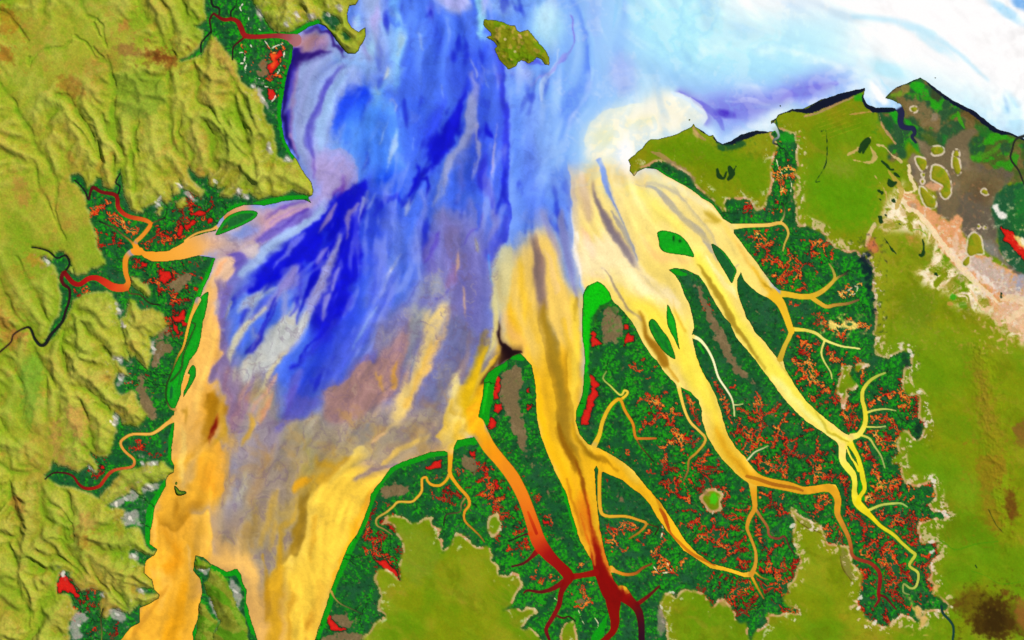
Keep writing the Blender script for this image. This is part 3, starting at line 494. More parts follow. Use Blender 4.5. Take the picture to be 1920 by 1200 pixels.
# bright yellow mouths
wp((238,212,135), 1, 7, "946,600 930,600 926,640 905,690 880,715 850,735 840,780 818,815 840,842 880,830 900,790 905,720 925,690 950,655"); wst((232,186,48), .95, "940,655,7 918,695,11 902,735,16 895,770,17 893,800,15"); wst((236,196,90), .95, "868,790,14 862,815,16 848,840,8"); wb((242,222,155), .8, 855,745,18,12); wst((200,165,90), .7, "870,780,2 876,795,2 874,812,2"); wst((130,110,100),.5,"840,770,3 832,790,3 822,815,3")
wp((248,212,98), 1, 8, "596,902 645,868 672,838 684,838 676,860 668,895 716,896 690,950 655,1020 630,1075 598,1160 585,1220 570,1400 535,1400 540,1210 528,1110 522,1070 545,1050 562,1040 575,1000 578,940 584,915"); wst((242,182,45), .9, "690,925,9 678,965,12 655,1010,12 635,1055,9 620,1100,7"); wst((222,160,45), .6, "590,970,5 588,1010,6 587,1050,4"); wst((245,200,90), .8, "600,1100,16 585,1160,16 575,1220,16")
wst((250,190,95),.8,"700,905,4 690,940,4 672,985,4")
wst((152,122,40), .95, "605,896,4 590,908,7 576,925,9 566,945,12 560,980,14 560,1015,13 550,1045,8"); wst((212,168,52), .9, "548,930,5 545,960,7 535,1000,9 525,1050,14 512,1100,18 510,1160,18 515,1240,20"); wst((185,140,35), .7, "495,1040,4 500,1090,6 500,1150,7"); wst((170,135,60),.6,"480,960,16 475,1000,20 460,1030,16 440,1000,16")
wb((190,140,50), .8, 578,1165,10,18,10); wst((200,150,50),.6,"540,1110,8 545,1160,10 550,1220,10"); wb((160,120,40),.7,581,1133,4,5)
# western shore: peach and ochre tongues
wp((242,194,122), 1, 4, "405,485 412,520 400,550 402,590 415,640 414,670 396,690 398,730 392,760 385,800 378,830 372,870 340,900 310,900 300,850 340,700 370,600 375,560 395,500"); wst((232,178,92), .7, "402,640,9 398,670,10 388,730,10 375,790,12")
wp((236,182,76), 1, 5, "320,860 372,830 380,835 400,830 420,840 427,860 420,885 425,915 410,940 395,950 398,985 396,1040 380,1060 366,1040 360,1060 380,1120 372,1180 350,1260 200,1260 180,1200 240,1160 270,1120 265,1050 275,990 290,930 320,900")
wst((246,204,138), .9, "330,885,7 345,905,12 360,880,14 372,850,12"); wst((186,135,42), .95, "330,940,9 325,965,14 345,970,16 365,955,14 378,935,9"); wst((228,160,42), .9, "300,985,8 310,1005,12 330,1020,12 320,1055,16 310,1080,12"); wst((240,190,100), .9, "365,985,12 378,1010,13 372,1050,12 360,1090,8")
wst((245,195,110),.8,"285,960,4 287,1000,5 285,1020,4"); wst((238,200,140),.9,"353,1020,3 354,1050,3 358,1068,3")
wst((226,165,42), .9, "350,1090,16 340,1130,22 330,1170,22 320,1240,24"); wst((240,195,110), .9, "290,1070,8 300,1095,10 305,1120,6 300,1140,6"); wst((205,150,60), .8, "310,1110,4 290,1140,5 270,1165,6 250,1190,6"); wst((240,190,105), .8, "275,1150,10 265,1170,6")
wst((236,170,60), .9, "372,880,9 385,900,12 398,920,12 400,880,12"); wst((150,105,32), .95, "392,742,6 402,758,12 412,775,8 400,800,6 390,820,4 380,838,2"); wst((120,30,10), 1, "404,783,1.4 402,800,2.2 396,818,2.2 388,832,1.4"); wst((200,155,70), .8, "408,810,10 425,830,9 440,835,5 430,790,6"); wst((165,130,40),.7,"345,770,4 350,785,4 352,765,3")
wp((246,200,132), 1, 6, "398,1040 405,1062 430,1070 455,1062 470,1100 485,1180 480,1400 520,1400 498,1220 492,1150 488,1090 480,1050 470,1030 450,1035 430,1045"); wb((160,140,130), .7, 440,985,30,34); wst((165,135,90), .7, "410,1010,10 440,1025,8 470,1000,10")
wst((160,155,175), .7, "440,880,14 450,930,16 430,960,14")
# right-hand channels
wp((240,208,128), 1, 9, "1076,330 1071,345 1076,400 1078,470 1092,530 1097,600 1100,900 1020,900 940,660 946,600 930,560 925,520 940,470 965,460 1000,430 1030,425 1050,450 1060,520 1090,560 1150,640 1300,640 1440,640 1440,440 1330,350 1250,300 1189,330 1120,300")
wp((252,230,146), 1, 8, "1120,320 1160,345 1190,340 1260,330 1340,390 1400,430 1470,560 1640,840 1600,900 1400,920 1180,900 1090,560 1080,480 1078,420")
wst((92,134,240), .95, "1040,330,26 1055,380,22 1060,420,16"); wst((110,150,245), .9, "1120,300,6 1130,330,8 1142,360,6 1160,400,2.5 1172,425,1.5"); wst((205,178,145), .85, "1085,335,14 1098,370,16 1105,410,14"); wst((150,140,165), .6, "1075,345,5 1080,380,4")
wst((246,202,172), .8, "1090,430,8 1100,450,14 1110,480,12"); wst((252,250,235), .8, "1080,470,1.5 1086,445,2 1084,480,3 1092,520,3"); wst((150,190,245), .8, "1076,450,1.3 1080,480,1.5 1088,505,2 1093,535,2.5 1094,560,2")
wst((135,118,122), .95, "1112,345,6 1120,375,8 1132,405,10 1150,435,12 1168,465,13 1185,490,10 1198,508,4"); wst((120,120,150), .7, "1145,395,3 1165,430,5 1185,460,5 1198,490,3")
wst((168,163,152), .9, "1212,350,4 1235,360,6 1262,385,8 1282,405,8 1305,425,8 1322,448,7 1335,475,4 1345,492,2"); wst((198,172,62), .9, "1320,395,5 1338,408,9 1350,418,5 1325,415,8"); wst((190,175,150),.6,"1195,345,4 1240,350,4 1290,375,5"); wst((252,238,180),.8,"1210,325,8 1260,345,9 1310,375,8 1345,405,5"); wst((252,205,110), .7, "1360,425,9 1385,460,7 1410,500,7"); wst((235,225,215),.7,"1195,315,10 1230,322,6")
wst((252,236,130),.7,"1200,360,14 1230,395,18 1230,415,14"); wst((252,205,150),.6,"1205,450,10 1230,480,12 1270,490,10 1300,492,8")
wst((238,190,58), .9, "1412,500,6 1432,528,7 1455,555,9 1470,590,8 1484,620,6"); wst((165,135,30),.7,"1430,528,2 1445,540,2.5 1455,550,2")
wst((252,240,116), 1, "1310,490,16 1345,550,17 1380,600,19 1430,670,24 1470,715,22 1510,760,20 1560,810,14 1590,830,12"); wst((172,146,48), .9, "1312,498,3 1325,520,5 1345,555,7 1370,595,7 1395,635,6 1420,672,5 1435,692,3"); wst((250,248,165), .9, "1450,710,9 1490,750,9 1530,785,8 1575,830,6"); wst((175,160,40), .8, "1458,672,1.5 1480,710,1.5 1520,755,1.5 1545,800,3 1570,820,3 1590,830,2")
wst((150,140,125),.6,"1345,480,3 1370,510,2 1385,500,2"); wst((250,245,190),.6,"1330,490,3 1365,540,5 1380,560,4")
# the yellow channel with two spindle islands
wst((253,230,104), 1, "1150,520,24 1200,570,26 1240,610,30 1280,660,28 1310,700,30 1340,760,22 1355,820,22 1375,860,22"); wst((162,122,34), .95, "1198,590,3 1208,615,7 1225,645,9 1240,668,11 1250,682,10 1258,680,4"); wst((150,130,110), .7, "1130,505,2 1145,525,4 1158,550,4 1185,585,4 1200,600,3"); wst((240,200,170),.6,"1110,520,8 1130,525,6")
wst((150,140,115), .5, "1200,515,1.5 1215,525,2.5 1230,535,1.5"); wst((232,170,42), .9, "1345,800,7 1370,845,10 1395,880,11 1410,895,9"); wst((252,238,130), .7, "1290,600,6 1285,650,8 1300,680,9 1330,740,8"); wst((225,180,60),.7,"1262,560,2 1270,590,3 1285,620,3"); wst((205,160,60),.8,"1212,620,1.5 1250,680,3 1262,700,3 1272,720,3")
# the wide central river
wp((238,188,46), .95, 12, "1000,690 1040,650 1085,660 1092,740 1080,780 1090,830 1180,880 1300,1030 1300,1060 1240,1010 1110,880 1125,990 1090,1000 1040,890 1005,780"); wp((240,192,60), .8, 14, "1330,790 1370,800 1420,880 1440,910 1400,930 1340,840")
wst((248,200,44), .95, "955,560,6 965,620,16 985,660,10 1005,710,12 1015,780,14 1030,830,14 1055,890,16 1075,930,16"); wst((245,200,165),.7,"950,590,9 965,625,12 985,655,8"); wst((248,218,96), .9, "1075,560,9 1080,620,11 1080,680,12 1075,740,10 1068,790,8")
wst((142,118,112), .95, "995,435,7 1004,465,12 1010,500,16 1012,540,15 1016,580,12"); wst((150,118,105), .6, "1003,440,5 1010,470,7 1014,500,6"); wst((132,130,180), .9, "1052,400,9 1062,450,11 1070,500,10 1078,540,7 1084,575,4"); wst((160,150,190),.6,"1020,400,14 1035,440,12 1050,480,8"); wst((236,205,150), .8, "1022,470,4 1035,500,6 1045,550,7")
wst((160,128,42), .9, "1014,570,8 1022,610,12 1035,650,15 1045,690,15 1052,730,14 1058,780,16 1066,820,15 1080,855,9 1095,890,5"); wst((140,130,110),.6,"1025,600,6 1035,630,9 1045,660,6"); wst((240,200,70),.7,"1055,600,6 1065,650,6 1068,700,5"); wst((235,195,80),.6,"990,570,5 1000,600,6 1010,640,5"); wst((170,140,40),.6,"1078,580,3 1082,560,4 1078,600,3")
wst((242,190,40), .95, "1012,770,7 1022,830,10 1045,880,14 1075,930,22 1095,960,20"); wst((150,108,18), .9, "1046,800,6 1056,835,9 1075,865,6 1092,890,3"); wst((165,125,22), .9, "1078,810,3 1095,840,7 1112,858,7 1130,860,4 1155,880,4"); wst((240,195,45), .9, "1070,790,3 1082,820,4 1098,848,4 1110,865,4 1125,880,3")
wst((244,190,44), .9, "1120,870,7 1150,876,10 1180,900,9 1215,925,9"); wst((196,140,24), .7, "1090,900,3 1100,930,4 1105,960,5"); wst((235,180,50),.8,"1075,900,6 1085,940,8 1095,970,8")
wst((226,150,40), .95, "1095,960,24 1105,1000,20 1115,1030,18"); wst((142,18,6), .95, "1104,955,3 1110,985,7 1116,1010,7 1118,1040,7 1120,1060,6"); wst((230,160,60), .7, "1100,985,2 1108,1010,3 1118,1045,3 1126,1065,2"); wst((160,20,8), 1, "1105,1040,3 1118,1065,6 1130,1085,20 1145,1115,24 1150,1150,14"); wst((215,120,40), .9, "1128,990,4 1132,1030,4 1140,1065,4"); wst((140,14,8), 1, "1125,1085,13 1150,1120,24 1160,1150,24 1150,1260,20")
wp((24,2,8), 1, 3, "936,598 941,632 950,646 962,652 975,660 980,672 958,672 935,690 915,705 905,722 900,718 912,694 938,668 944,650 934,628 930,600")
wst((24,2,6), 1, "934,600,1.2 938,630,1.6 947,648,3 938,672,3.5 915,696,3 907,712,2")
WCs = WC

wst((236,182,36), .95, "940,648,8 915,700,13 900,740,17 892,775,15 892,800,14"); wst((240,205,90), .8, "862,790,10 856,815,12 846,838,8"); wst((225,190,40), .7, "900,650,9 905,690,8 890,715,7")
wst((128,122,165), .8, "830,400,22 850,450,30 845,500,30 860,560,30 850,620,20"); wst((140,132,158), .6, "860,430,12 880,500,16 890,560,14"); wst((96,84,185), .7, "815,430,7 800,480,9 815,520,8"); wb((120,118,165), .8, 730,620,40,60,20)
wst((246,196,40), .8, "1005,700,10 1012,770,12 1024,830,13 1048,885,14"); wst((252,222,100), .8, "1078,600,8 1082,660,9 1078,720,8 1070,770,6"); wst((246,205,70), .7, "975,480,8 980,540,10 985,600,10"); wst((238,205,140), .7, "945,500,9 940,560,12 950,600,10")
wst((255,236,120), .7, "1180,350,16 1230,385,18 1280,430,16"); wst((255,240,110), .7, "1180,590,14 1230,560,12 1270,610,16 1300,700,20 1330,760,14")
# flow lines: silk-like streaks along the current (line integral convolution of noise)
FLOW = P("""620,130,-.8,.8 570,200,-.25,1 560,270,.1,1 650,200,-.5,1 640,330,-.6,.9 700,60,-.1,1 720,250,-.2,1 800,150,-.12,1 870,220,-.25,1 900,300,-.08,1 930,110,.3,1 950,300,.02,1 1000,200,-.25,1 1080,80,.1,1 1200,60,.7,.7 1500,60,1,.35 1750,80,1,.7 1400,180,1,.1 1130,230,-.5,.8
620,400,-.6,.8 520,440,-1,.6 560,560,-.5,1 470,620,-.45,1 700,500,-.25,1 720,620,-.5,1 620,720,-.7,.9 780,380,-.3,1 830,450,-.08,1 800,650,-.5,1 900,550,0,1 860,760,-.5,.9 900,700,-.45,1 700,860,-1,.55 600,950,-.35,1 640,1000,-.4,1 540,1100,.05,1
400,650,-.1,1 380,760,-.25,1 350,860,-.2,1 420,900,-.1,1 330,980,-.2,1 320,1120,-.35,1 460,1000,.1,1 480,1120,.1,1 500,880,-.4,1 300,480,-1,.15 430,440,-1,.45
1000,500,.05,1 1060,500,.15,1 1130,420,.5,1 1180,480,.55,1 1250,380,.8,.6 1320,420,.7,.9 1210,560,.6,1 1300,560,.3,1 1350,560,.6,1 1450,700,.7,.9 1560,810,.8,.6 1310,720,.4,1 1370,850,.6,1 1020,650,.15,1 1050,800,.2,1 1095,950,.2,1 1130,1080,.35,1 1200,910,.8,.8 1270,1000,.7,.9 980,930,.4,1""")
cx = np.arange(-160, 2081, 20.0); cy = np.arange(-140, 1341, 20.0); cX, cY = np.meshgrid(cx, cy)
wts = 1 / (((cX[..., None] - FLOW[:, 0]) ** 2 + (cY[..., None] - FLOW[:, 1]) ** 2) + 400) ** 1.6
n_ = np.hypot(FLOW[:, 2], FLOW[:, 3]); U = (wts * FLOW[:, 2] / n_).sum(-1); V = (wts * FLOW[:, 3] / n_).sum(-1); m_ = np.hypot(U, V) + 1e-6; U /= m_; V /= m_
def sample(F, fx, fy, x, y):
    """bilinear lookup of field F given on axes fx, fy"""
    i = np.clip((x - fx[0]) / (fx[1] - fx[0]), 0, len(fx) - 1.001); j = np.clip((y - fy[0]) / (fy[1] - fy[0]), 0, len(fy) - 1.001)
    a = i.astype(np.int32); b = j.astype(np.int32); u = (i - a).astype(f32); v = (j - b).astype(f32)
    if F.ndim == 3: u = u[..., None]; v = v[..., None]
    return (F[b, a] * (1 - u) + F[b, a + 1] * u) * (1 - v) + (F[b + 1, a] * (1 - u) + F[b + 1, a + 1] * u) * v
lx = np.arange(-140, 2061, 2.0); ly = np.arange(-120, 1321, 2.0); LX, LY = np.meshgrid(lx, ly)
fu = sample(U.astype(f32), cx, cy, LX, LY); fv = sample(V.astype(f32), cx, cy, LX, LY)
tw = (fbm(LX, LY, 70, 2, 61) - .5) * 1.0; c_, s_ = np.cos(tw), np.sin(tw); fu, fv = fu * c_ - fv * s_, fu * s_ + fv * c_
def lic(noise, steps, h):
    out = noise.copy(); n = 1
    for sg in (1, -1):
        ax = LX.copy(); ay = LY.copy(); vx = fu * sg; vy = fv * sg
        for k in range(steps):
            ax += vx * h; ay += vy * h
            i = np.clip(((ax + 140) / 2).astype(np.int32), 0, len(lx) - 1); j = np.clip(((ay + 120) / 2).astype(np.int32), 0, len(ly) - 1)
            out += noise[j, i]; vx = fu[j, i] * sg; vy = fv[j, i] * sg; n += 1
    return out / n
r_ = np.random.RandomState(8)
w1 = blur(r_.rand(*LX.shape).astype(f32), 1); w2 = blur(r_.rand(*LX.shape).astype(f32), 3.5)
s1 = lic(w1, 16, 2.0); s2 = lic(w2, 26, 3.2)
s1 = (s1 - s1.mean()) / s1.std(); s2 = (s2 - s2.mean()) / s2.std()
st1 = sample(s1, lx, ly, X, Y); st2 = sample(s2, lx, ly, X, Y)
WL = sample(WCs, px, py, LX, LY); sm = WL.copy(); n_s = np.ones(LX.shape, f32)
for sg in (1, -1):                                           # the silt is drawn out along the current
    ax = LX.copy(); ay = LY.copy(); vx = fu * sg; vy = fv * sg
    for k in range(6):
        ax += vx * 2.2; ay += vy * 2.6
        i = np.clip(((ax + 140) / 2).astype(np.int32), 0, len(lx) - 1); j = np.clip(((ay + 120) / 2).astype(np.int32), 0, len(ly) - 1)
        w = .3 + 1.4 * w1[j, i]; sm += WL[j, i] * w[..., None]; n_s += w; vx = fu[j, i] * sg; vy = fv[j, i] * sg
sm /= n_s[..., None]
ke = (.55 * ss(1000, 1120, LX) * ss(300, 380, LY))[..., None]; sm = sm * (1 - ke) + WL * ke
tu = (fbm(X, Y, 34, 5, 62) - .5); tv = (fbm(X, Y, 34, 5, 63) - .5)
calm = ss(960, 1080, X) * (1 - ss(300, 420, Y))              # the open sea at upper right is smooth
eastm = ss(880, 960, X) * ss(330, 400, Y) 
amp = (22 + 14 * ss(600, 760, Y)) * (1 - .7 * calm) * (1 - .55 * eastm)
nu_ = -sample(V.astype(f32), cx, cy, X, Y); nv_ = sample(U.astype(f32), cx, cy, X, Y)     # across the current
k_ = (3.2 * st2) * (1 - .7 * calm)
QX = X + tu * amp + nu_ * k_; QY = Y + tv * amp + nv_ * k_
wc = sample(sm, lx, ly, QX, QY)
tex = ss(-1.6, 1.0, st1 + .6 * st2)
for col, op, q, sf in DET:                                   # narrow filaments, frayed along the current
    m = q[:, 2].max() + 10; j0, j1 = np.searchsorted(ys, [q[:, 1].min() - m, q[:, 1].max() + m]); i0, i1 = np.searchsorted(xs, [q[:, 0].min() - m, q[:, 0].max() + m]); w = (slice(j0, j1), slice(i0, i1))
    x = X[w] + tu[w] * 13 + nu_[w] * st1[w] * .9; y = Y[w] + tv[w] * 13 + nv_[w] * st1[w] * .9; W = np.full(x.shape, -99.0, f32)
    for a, b in zip(q[:-1], q[1:]):
        dx, dy = b[0] - a[0], b[1] - a[1]; t = np.clip(((x - a[0]) * dx + (y - a[1]) * dy) / (dx * dx + dy * dy + 1e-9), 0, 1)
        np.maximum(W, a[2] + (b[2] - a[2]) * t - np.hypot(x - a[0] - t * dx, y - a[1] - t * dy), out=W)
    mix(wc[w], col, ss(0, 1, W / sf) * op * (.5 + .5 * tex[w]))
mix(wc, (255, 255, 255), ss(.5, 1.8, st2 + .3 * st1) * calm * .32); mix(wc, (140, 196, 252), ss(.5, 1.9, -st2 + .2 * st1) * calm * .26 * ss(1700, 1500, X))
sp_ = fbm(X + 220 * tu, Y + 220 * tv, 90, 4, 178, .5, True); mix(wc, (150, 205, 252), ss(.62, .8, sp_) * calm * .22 * ss(1650, 1400, X)); mix(wc, (250, 252, 255), ss(.62, .45, sp_) * calm * .18)
mix(wc, (22, 2, 8), ss(-1.2, 1.2, sdf(P("934,600 937,612 938,628 945,640 951,647 958,651 968,657 980,664 982,669 962,668 946,677 930,690 915,704 910,712 906,722 902,718 908,704 920,690 934,676 944,660 944,650 938,642 932,628 932,612")) + (jit * .8)) * .96)
# fronts: where two bodies of water meet along a sharp, slightly frayed line (left colour, right colour seen along the line)
def front(s, cl, cr, rl, rr, op=.85, fray=3.0):
    p = smooth_line(P(s), 4); p = p[:, :2]; m = max(rl, rr) * 2.2 + 8
    j0, j1 = np.searchsorted(ys, [p[:, 1].min() - m, p[:, 1].max() + m]); i0, i1 = np.searchsorted(xs, [p[:, 0].min() - m, p[:, 0].max() + m])
    x = X[j0:j1, i0:i1] + (tu[j0:j1, i0:i1] * 16 + nu_[j0:j1, i0:i1] * st1[j0:j1, i0:i1] * .5) * fray / 3; y = Y[j0:j1, i0:i1] + tv[j0:j1, i0:i1] * 16 * fray / 3
    best = np.full(x.shape, 1e9, f32); sd_ = np.zeros(x.shape, f32); tt = np.zeros(x.shape, f32)
    for i in range(len(p) - 1):
        a, b = p[i], p[i + 1]; dx, dy = b - a; t = np.clip(((x - a[0]) * dx + (y - a[1]) * dy) / (dx * dx + dy * dy + 1e-9), 0, 1)
        ex, ey = x - a[0] - t * dx, y - a[1] - t * dy; d = np.hypot(ex, ey); k = d < best
        best[k] = d[k]; sd_[k] = np.sign(dx * ey - dy * ex)[k]; tt[k] = ((i + t) / (len(p) - 1))[k]
    e = ss(0, .12, tt) * ss(1, .88, tt) * op; v = wc[j0:j1, i0:i1]
    # with y running down, positive side is the right hand side seen along the line
    for sg, c, r in ((1, cr, rr), (-1, cl, rl)):
        if c is None: continue
        mix(v, c, np.exp(-(best / r) ** 1.5) * e * ss(-.9, .9, best * sd_ * sg))
front("922,40 932,80 942,112 948,150 950,175 955,212 951,240 956,275 956,320 957,387 957,412 950,445 932,475 923,495 924,540", (118,160,250), (44,60,222), 22, 16, .85)
front("1062,300 1070,330 1072,360 1076,400 1077,440 1079,470 1086,500 1092,530 1094,560", (240,216,172), (120,152,238), 14, 12, .65, 2)
front("1071,380 1075,420 1076,450 1079,475 1087,503 1093,535", (250,250,245), None, 2.2, 2, .8, 1.4)
front("600,282 640,284 662,298 674,316 676,336 664,352 655,362", (104,158,248), (176,165,210), 12, 14, .85, 1.5)
front("676,350 655,366 628,384 612,398 590,416 570,430 540,450 510,472 480,497 466,520", (8,8,205), (168,180,228), 14, 9, .85, 1.6)
front("600,744 628,722 655,708 672,692 700,680 740,668 765,660", (84,92,205), (152,124,122), 12, 16, .7, 3)
front("712,724 730,735 745,745 760,735 758,700", (120,118,160), (150,112,106), 5, 8, .5, 4)
front("948,652 930,668 905,690 880,715 850,735 842,762 830,800 818,818 838,838", (236,200,90), (120,112,135), 12, 12, .7, 3)
front("845,720 850,775 862,780 873,788 876,805 868,818", (225,190,80), (245,225,150), 6, 10, .6, 3)
front("606,902 640,876 672,838 690,835", (160,145,128), (250,226,140), 8, 10, .7, 2)
front("398,498 406,540 402,585 414,632 415,668 398,690 396,720", (126,108,165), (244,194,138), 12, 14, .8, 3)
front("395,820 412,832 424,850 427,872 420,900 424,920 408,944", (170,150,140), (238,178,84), 10, 16, .8, 2)
front("355,970 372,962 390,968 398,990 398,1030 400,1060", (172,150,132), (244,198,112), 10, 16, .8, 2)
front("290,990 310,985 328,998 345,985 362,968", (182,132,40), (240,182,80), 10, 14, .8, 2)
front("583,915 578,940 574,990 562,1038 540,1050 524,1072", (252,222,118), (158,128,50), 16, 12, .7, 2)
front("474,610 490,650 512,690 498,730", (120,110,175), (185,180,185), 6, 8, .5, 4)
front("1100,285 1098,262 1108,230 1135,208 1170,200 1215,190", (170,212,250), (250,248,212), 10, 18, .4, 1.5)
front("1262,172 1290,180 1318,200 1328,222 1318,238", (110,100,222), (238,244,250), 9, 9, .6, 1)
front("546,305 580,330 588,360 602,386", None, (168,160,205), 9, 9, .6, 1)
front("420,480 440,478 452,468 470,462 480,450", (210,180,165), (100,70,170), 6, 8, .5, 3)
front("1136,340 1150,375 1166,410 1180,440 1194,475 1200,505", (246,224,158), (110,128,190), 10, 5, .75, 1.2)
front("1262,345 1285,372 1310,402 1330,430 1345,462 1352,490", (246,224,150), (170,165,155), 8, 6, .55, 2)
front("1068,640 1064,700 1074,760 1078,800 1098,835 1118,862", (244,205,80), (160,122,30), 8, 8, .6, 1.5)
front("1010,560 1012,620 1028,680 1040,740 1046,800 1060,850 1085,890", (150,120,40), (246,205,70), 8, 9, .5, 1.5)

# second pass over the gulf: patches and filaments with frayed edges
def fw(x0, x1, y0, y1, m):
    j0, j1 = np.searchsorted(ys, [y0 - m, y1 + m]); i0, i1 = np.searchsorted(xs, [x0 - m, x1 + m]); return (slice(j0, j1), slice(i0, i1))
grit = vnoise(X / 1.6, Y / 1.6, 41) - .5
def cp(col, op, edge, s, fray=10, gr=.5):
    p = P(s); m = edge * 3 + fray; w = fw(p[:, 0].min(), p[:, 0].max(), p[:, 1].min(), p[:, 1].max(), m)
    gx_ = np.arange(p[:, 0].min() - m * 2, p[:, 0].max() + m * 2, 1.5); gy_ = np.arange(p[:, 1].min() - m * 2, p[:, 1].max() + m * 2, 1.5)
    a = blur(fill(smooth_line(p, 3, True), gx_, gy_).astype(f32), max(1.6, edge * 1.15))
    a = sample(a, gx_, gy_, X[w] + tu[w] * fray * 2 + nu_[w] * st1[w], Y[w] + tv[w] * fray * 2 + nv_[w] * st1[w])
    mix(wc[w], col, ss(.04, .96, a + grit[w] * gr * .7 + (tex[w] - .6) * .4) * op * (a > .01))
def cs(col, op, s, soft=.9, gr=.5, fray=10):
    q = smooth_line(P(s), 4); m = q[:, 2].max() + fray; w = fw(q[:, 0].min(), q[:, 0].max(), q[:, 1].min(), q[:, 1].max(), m)
    x = X[w] + tu[w] * fray + nu_[w] * st1[w] * .8; y = Y[w] + tv[w] * fray + nv_[w] * st1[w] * .8; W = np.full(x.shape, -99.0, f32)
    for a, b in zip(q[:-1], q[1:]):
        dx, dy = b[0] - a[0], b[1] - a[1]; t = np.clip(((x - a[0]) * dx + (y - a[1]) * dy) / (dx * dx + dy * dy + 1e-9), 0, 1)
        np.maximum(W, a[2] + (b[2] - a[2]) * t - np.hypot(x - a[0] - t * dx, y - a[1] - t * dy), out=W)
    k = q[:, 2].mean() * soft; a = W / k; mix(wc[w], col, ss(-.15, 1.15, a + (grit[w] * gr * .7 + (tex[w] - .6) * .7) * (a > -.3)) * op)
DB = (6, 8, 206)
# upper strait
cs((84,136,246), .5, "760,-20,40 790,60,50 820,120,40 840,60,40", 1.0); cs((46,78,236), .7, "905,95,16 900,130,22 890,170,18", .9); cs((132,184,240), .7, "722,50,14 738,90,16 745,130,16 725,160,14"); cs((130,190,240), .6, "700,170,10 712,195,14 735,215,12"); cs((205,212,200), .85, "727,132,3 723,143,4.5 720,150,2"); cs((165,195,205), .6, "752,72,4 756,90,6 750,110,6"); cs((160,190,205), .6, "708,160,5 712,175,6")
cs((74,118,238), .8, "720,15,2 733,42,4 748,58,5"); cs((140,190,242), .6, "732,20,5 748,40,5 762,52,3"); cs((160,190,235), .6, "785,60,2 790,85,4 796,95,2"); cs((176,180,240), .9, "820,-5,6 848,5,24 870,10,14 858,24,9")
cs((150,155,215), .7, "885,140,5 892,165,9 893,190,11"); cs((175,185,232), .8, "883,105,.8 889,125,1.5 897,148,2.2"); cs((150,165,235), .6, "900,110,1 908,128,1.5 914,148,1")
cp((14,58,236), .92, 4, "655,158 690,160 694,182 700,190 688,205 680,222 662,232 640,240 628,262 622,250 628,225 634,205 642,185 648,170", 12)
cp((68,136,250), .75, 10, "640,240 690,205 740,200 745,300 700,330 680,320 665,290 630,280", 10); cs((52,94,232), .6, "790,200,30 790,260,34 780,310,20", 1.0)
for s_, o_ in (("742,200,2 741,213,2.6", .9), ("726,234,1 720,250,2 714,268,1", .8), ("695,278,1.5 690,298,2.8 686,316,1.4", .8), ("742,255,2 739,280,5 733,300,6 728,320,2.5", .75), ("775,262,1 774,285,1.2", .6), ("828,168,1 827,185,1.2 828,196,1", .5)): cs((176,204,238), o_, s_, 1.0, 1.6)
cp(DB, .95, 2.5, "862,188 872,198 869,225 864,242 858,258 853,246 849,250 843,274 833,295 820,301 810,286 806,262 822,252 832,240 836,222 850,214 856,200", 12)
cp((22,34,218), .5, 7, "800,230 830,205 850,190 862,180 855,215 830,245 820,300 800,300 790,270", 12)
cs((152,162,208), .9, "882,180,8 887,205,12 882,235,13 869,263,11 852,285,8 840,310,8 829,335,8 822,360,7 816,380,6", .8, .9); cs((168,168,205), .75, "895,235,6 898,275,6 893,315,3 889,338,1.5", .8, 1.0); cs((130,130,220), .5, "865,300,12 868,340,12 862,370,10", .9, .8)
cs(DB, .9, "786,303,3.5 787,328,5 779,348,8 770,364,6", .8); cs(DB, .85, "795,330,4 806,345,6 804,368,2.5", .8); cs((42,48,206), .8, "908,300,7 906,340,9 912,375,8 922,395,5", .8); cs(DB, .8, "914,222,4 919,248,5.5 925,264,1.5", .8); cs((24,34,208), .8, "948,325,5 947,350,7 952,385,5", .8); cs((40,46,215), .6, "938,150,8 946,185,8 950,230,7 951,280,6", .8)
cs((196,184,226), .95, "933,232,.9 931,265,1.9 927,300,1.8 924,330,1.4 922,348,.8", .9, .6); cs((185,180,220), .8, "889,285,1 890,310,1.6 888,330,.8", .9); cs((150,168,226), .85, "774,368,4 766,386,6 760,402,4", .8); cs((120,140,228), .6, "790,362,8 800,385,9 792,400,7", .8); cs((130,155,230), .7, "706,358,2 701,373,4 691,392,3", .8)
# the deep blue fan
cp(DB, .96, 2.2, "640,352 676,338 690,330 694,352 684,376 693,392 684,412 674,438 678,480 668,522 651,547 646,590 620,600 623,575 630,553 618,536 625,512 640,480 638,442 624,452 622,473 612,488 596,503 588,530 577,552 566,564 548,574 556,547 554,508 546,506 527,515 509,532 487,540 458,547 468,533 476,522 484,511 485,499 500,486 517,471 542,452 563,437 588,419 609,399 620,380 630,362", 14, .7)
cs((104,112,226), .85, "568,440,4 552,456,8 536,473,6 521,491,4 506,509,2.5", .8, 1.2); cs((152,134,192), .9, "632,380,3 619,403,6 606,424,5 597,438,1.5", .8, .8); cs((140,126,192), .85, "668,388,5 656,403,8 652,424,5 653,447,3", .8, 1.2); cs((150,160,222), .9, "684,376,5 678,395,4 673,420,1.5", .8); cs((46,74,226), .6, "572,500,8 574,530,10 568,555,6", .8, 1.6); cs((30,54,224), .6, "610,430,8 612,452,10 600,470,6", .8, 1.8)
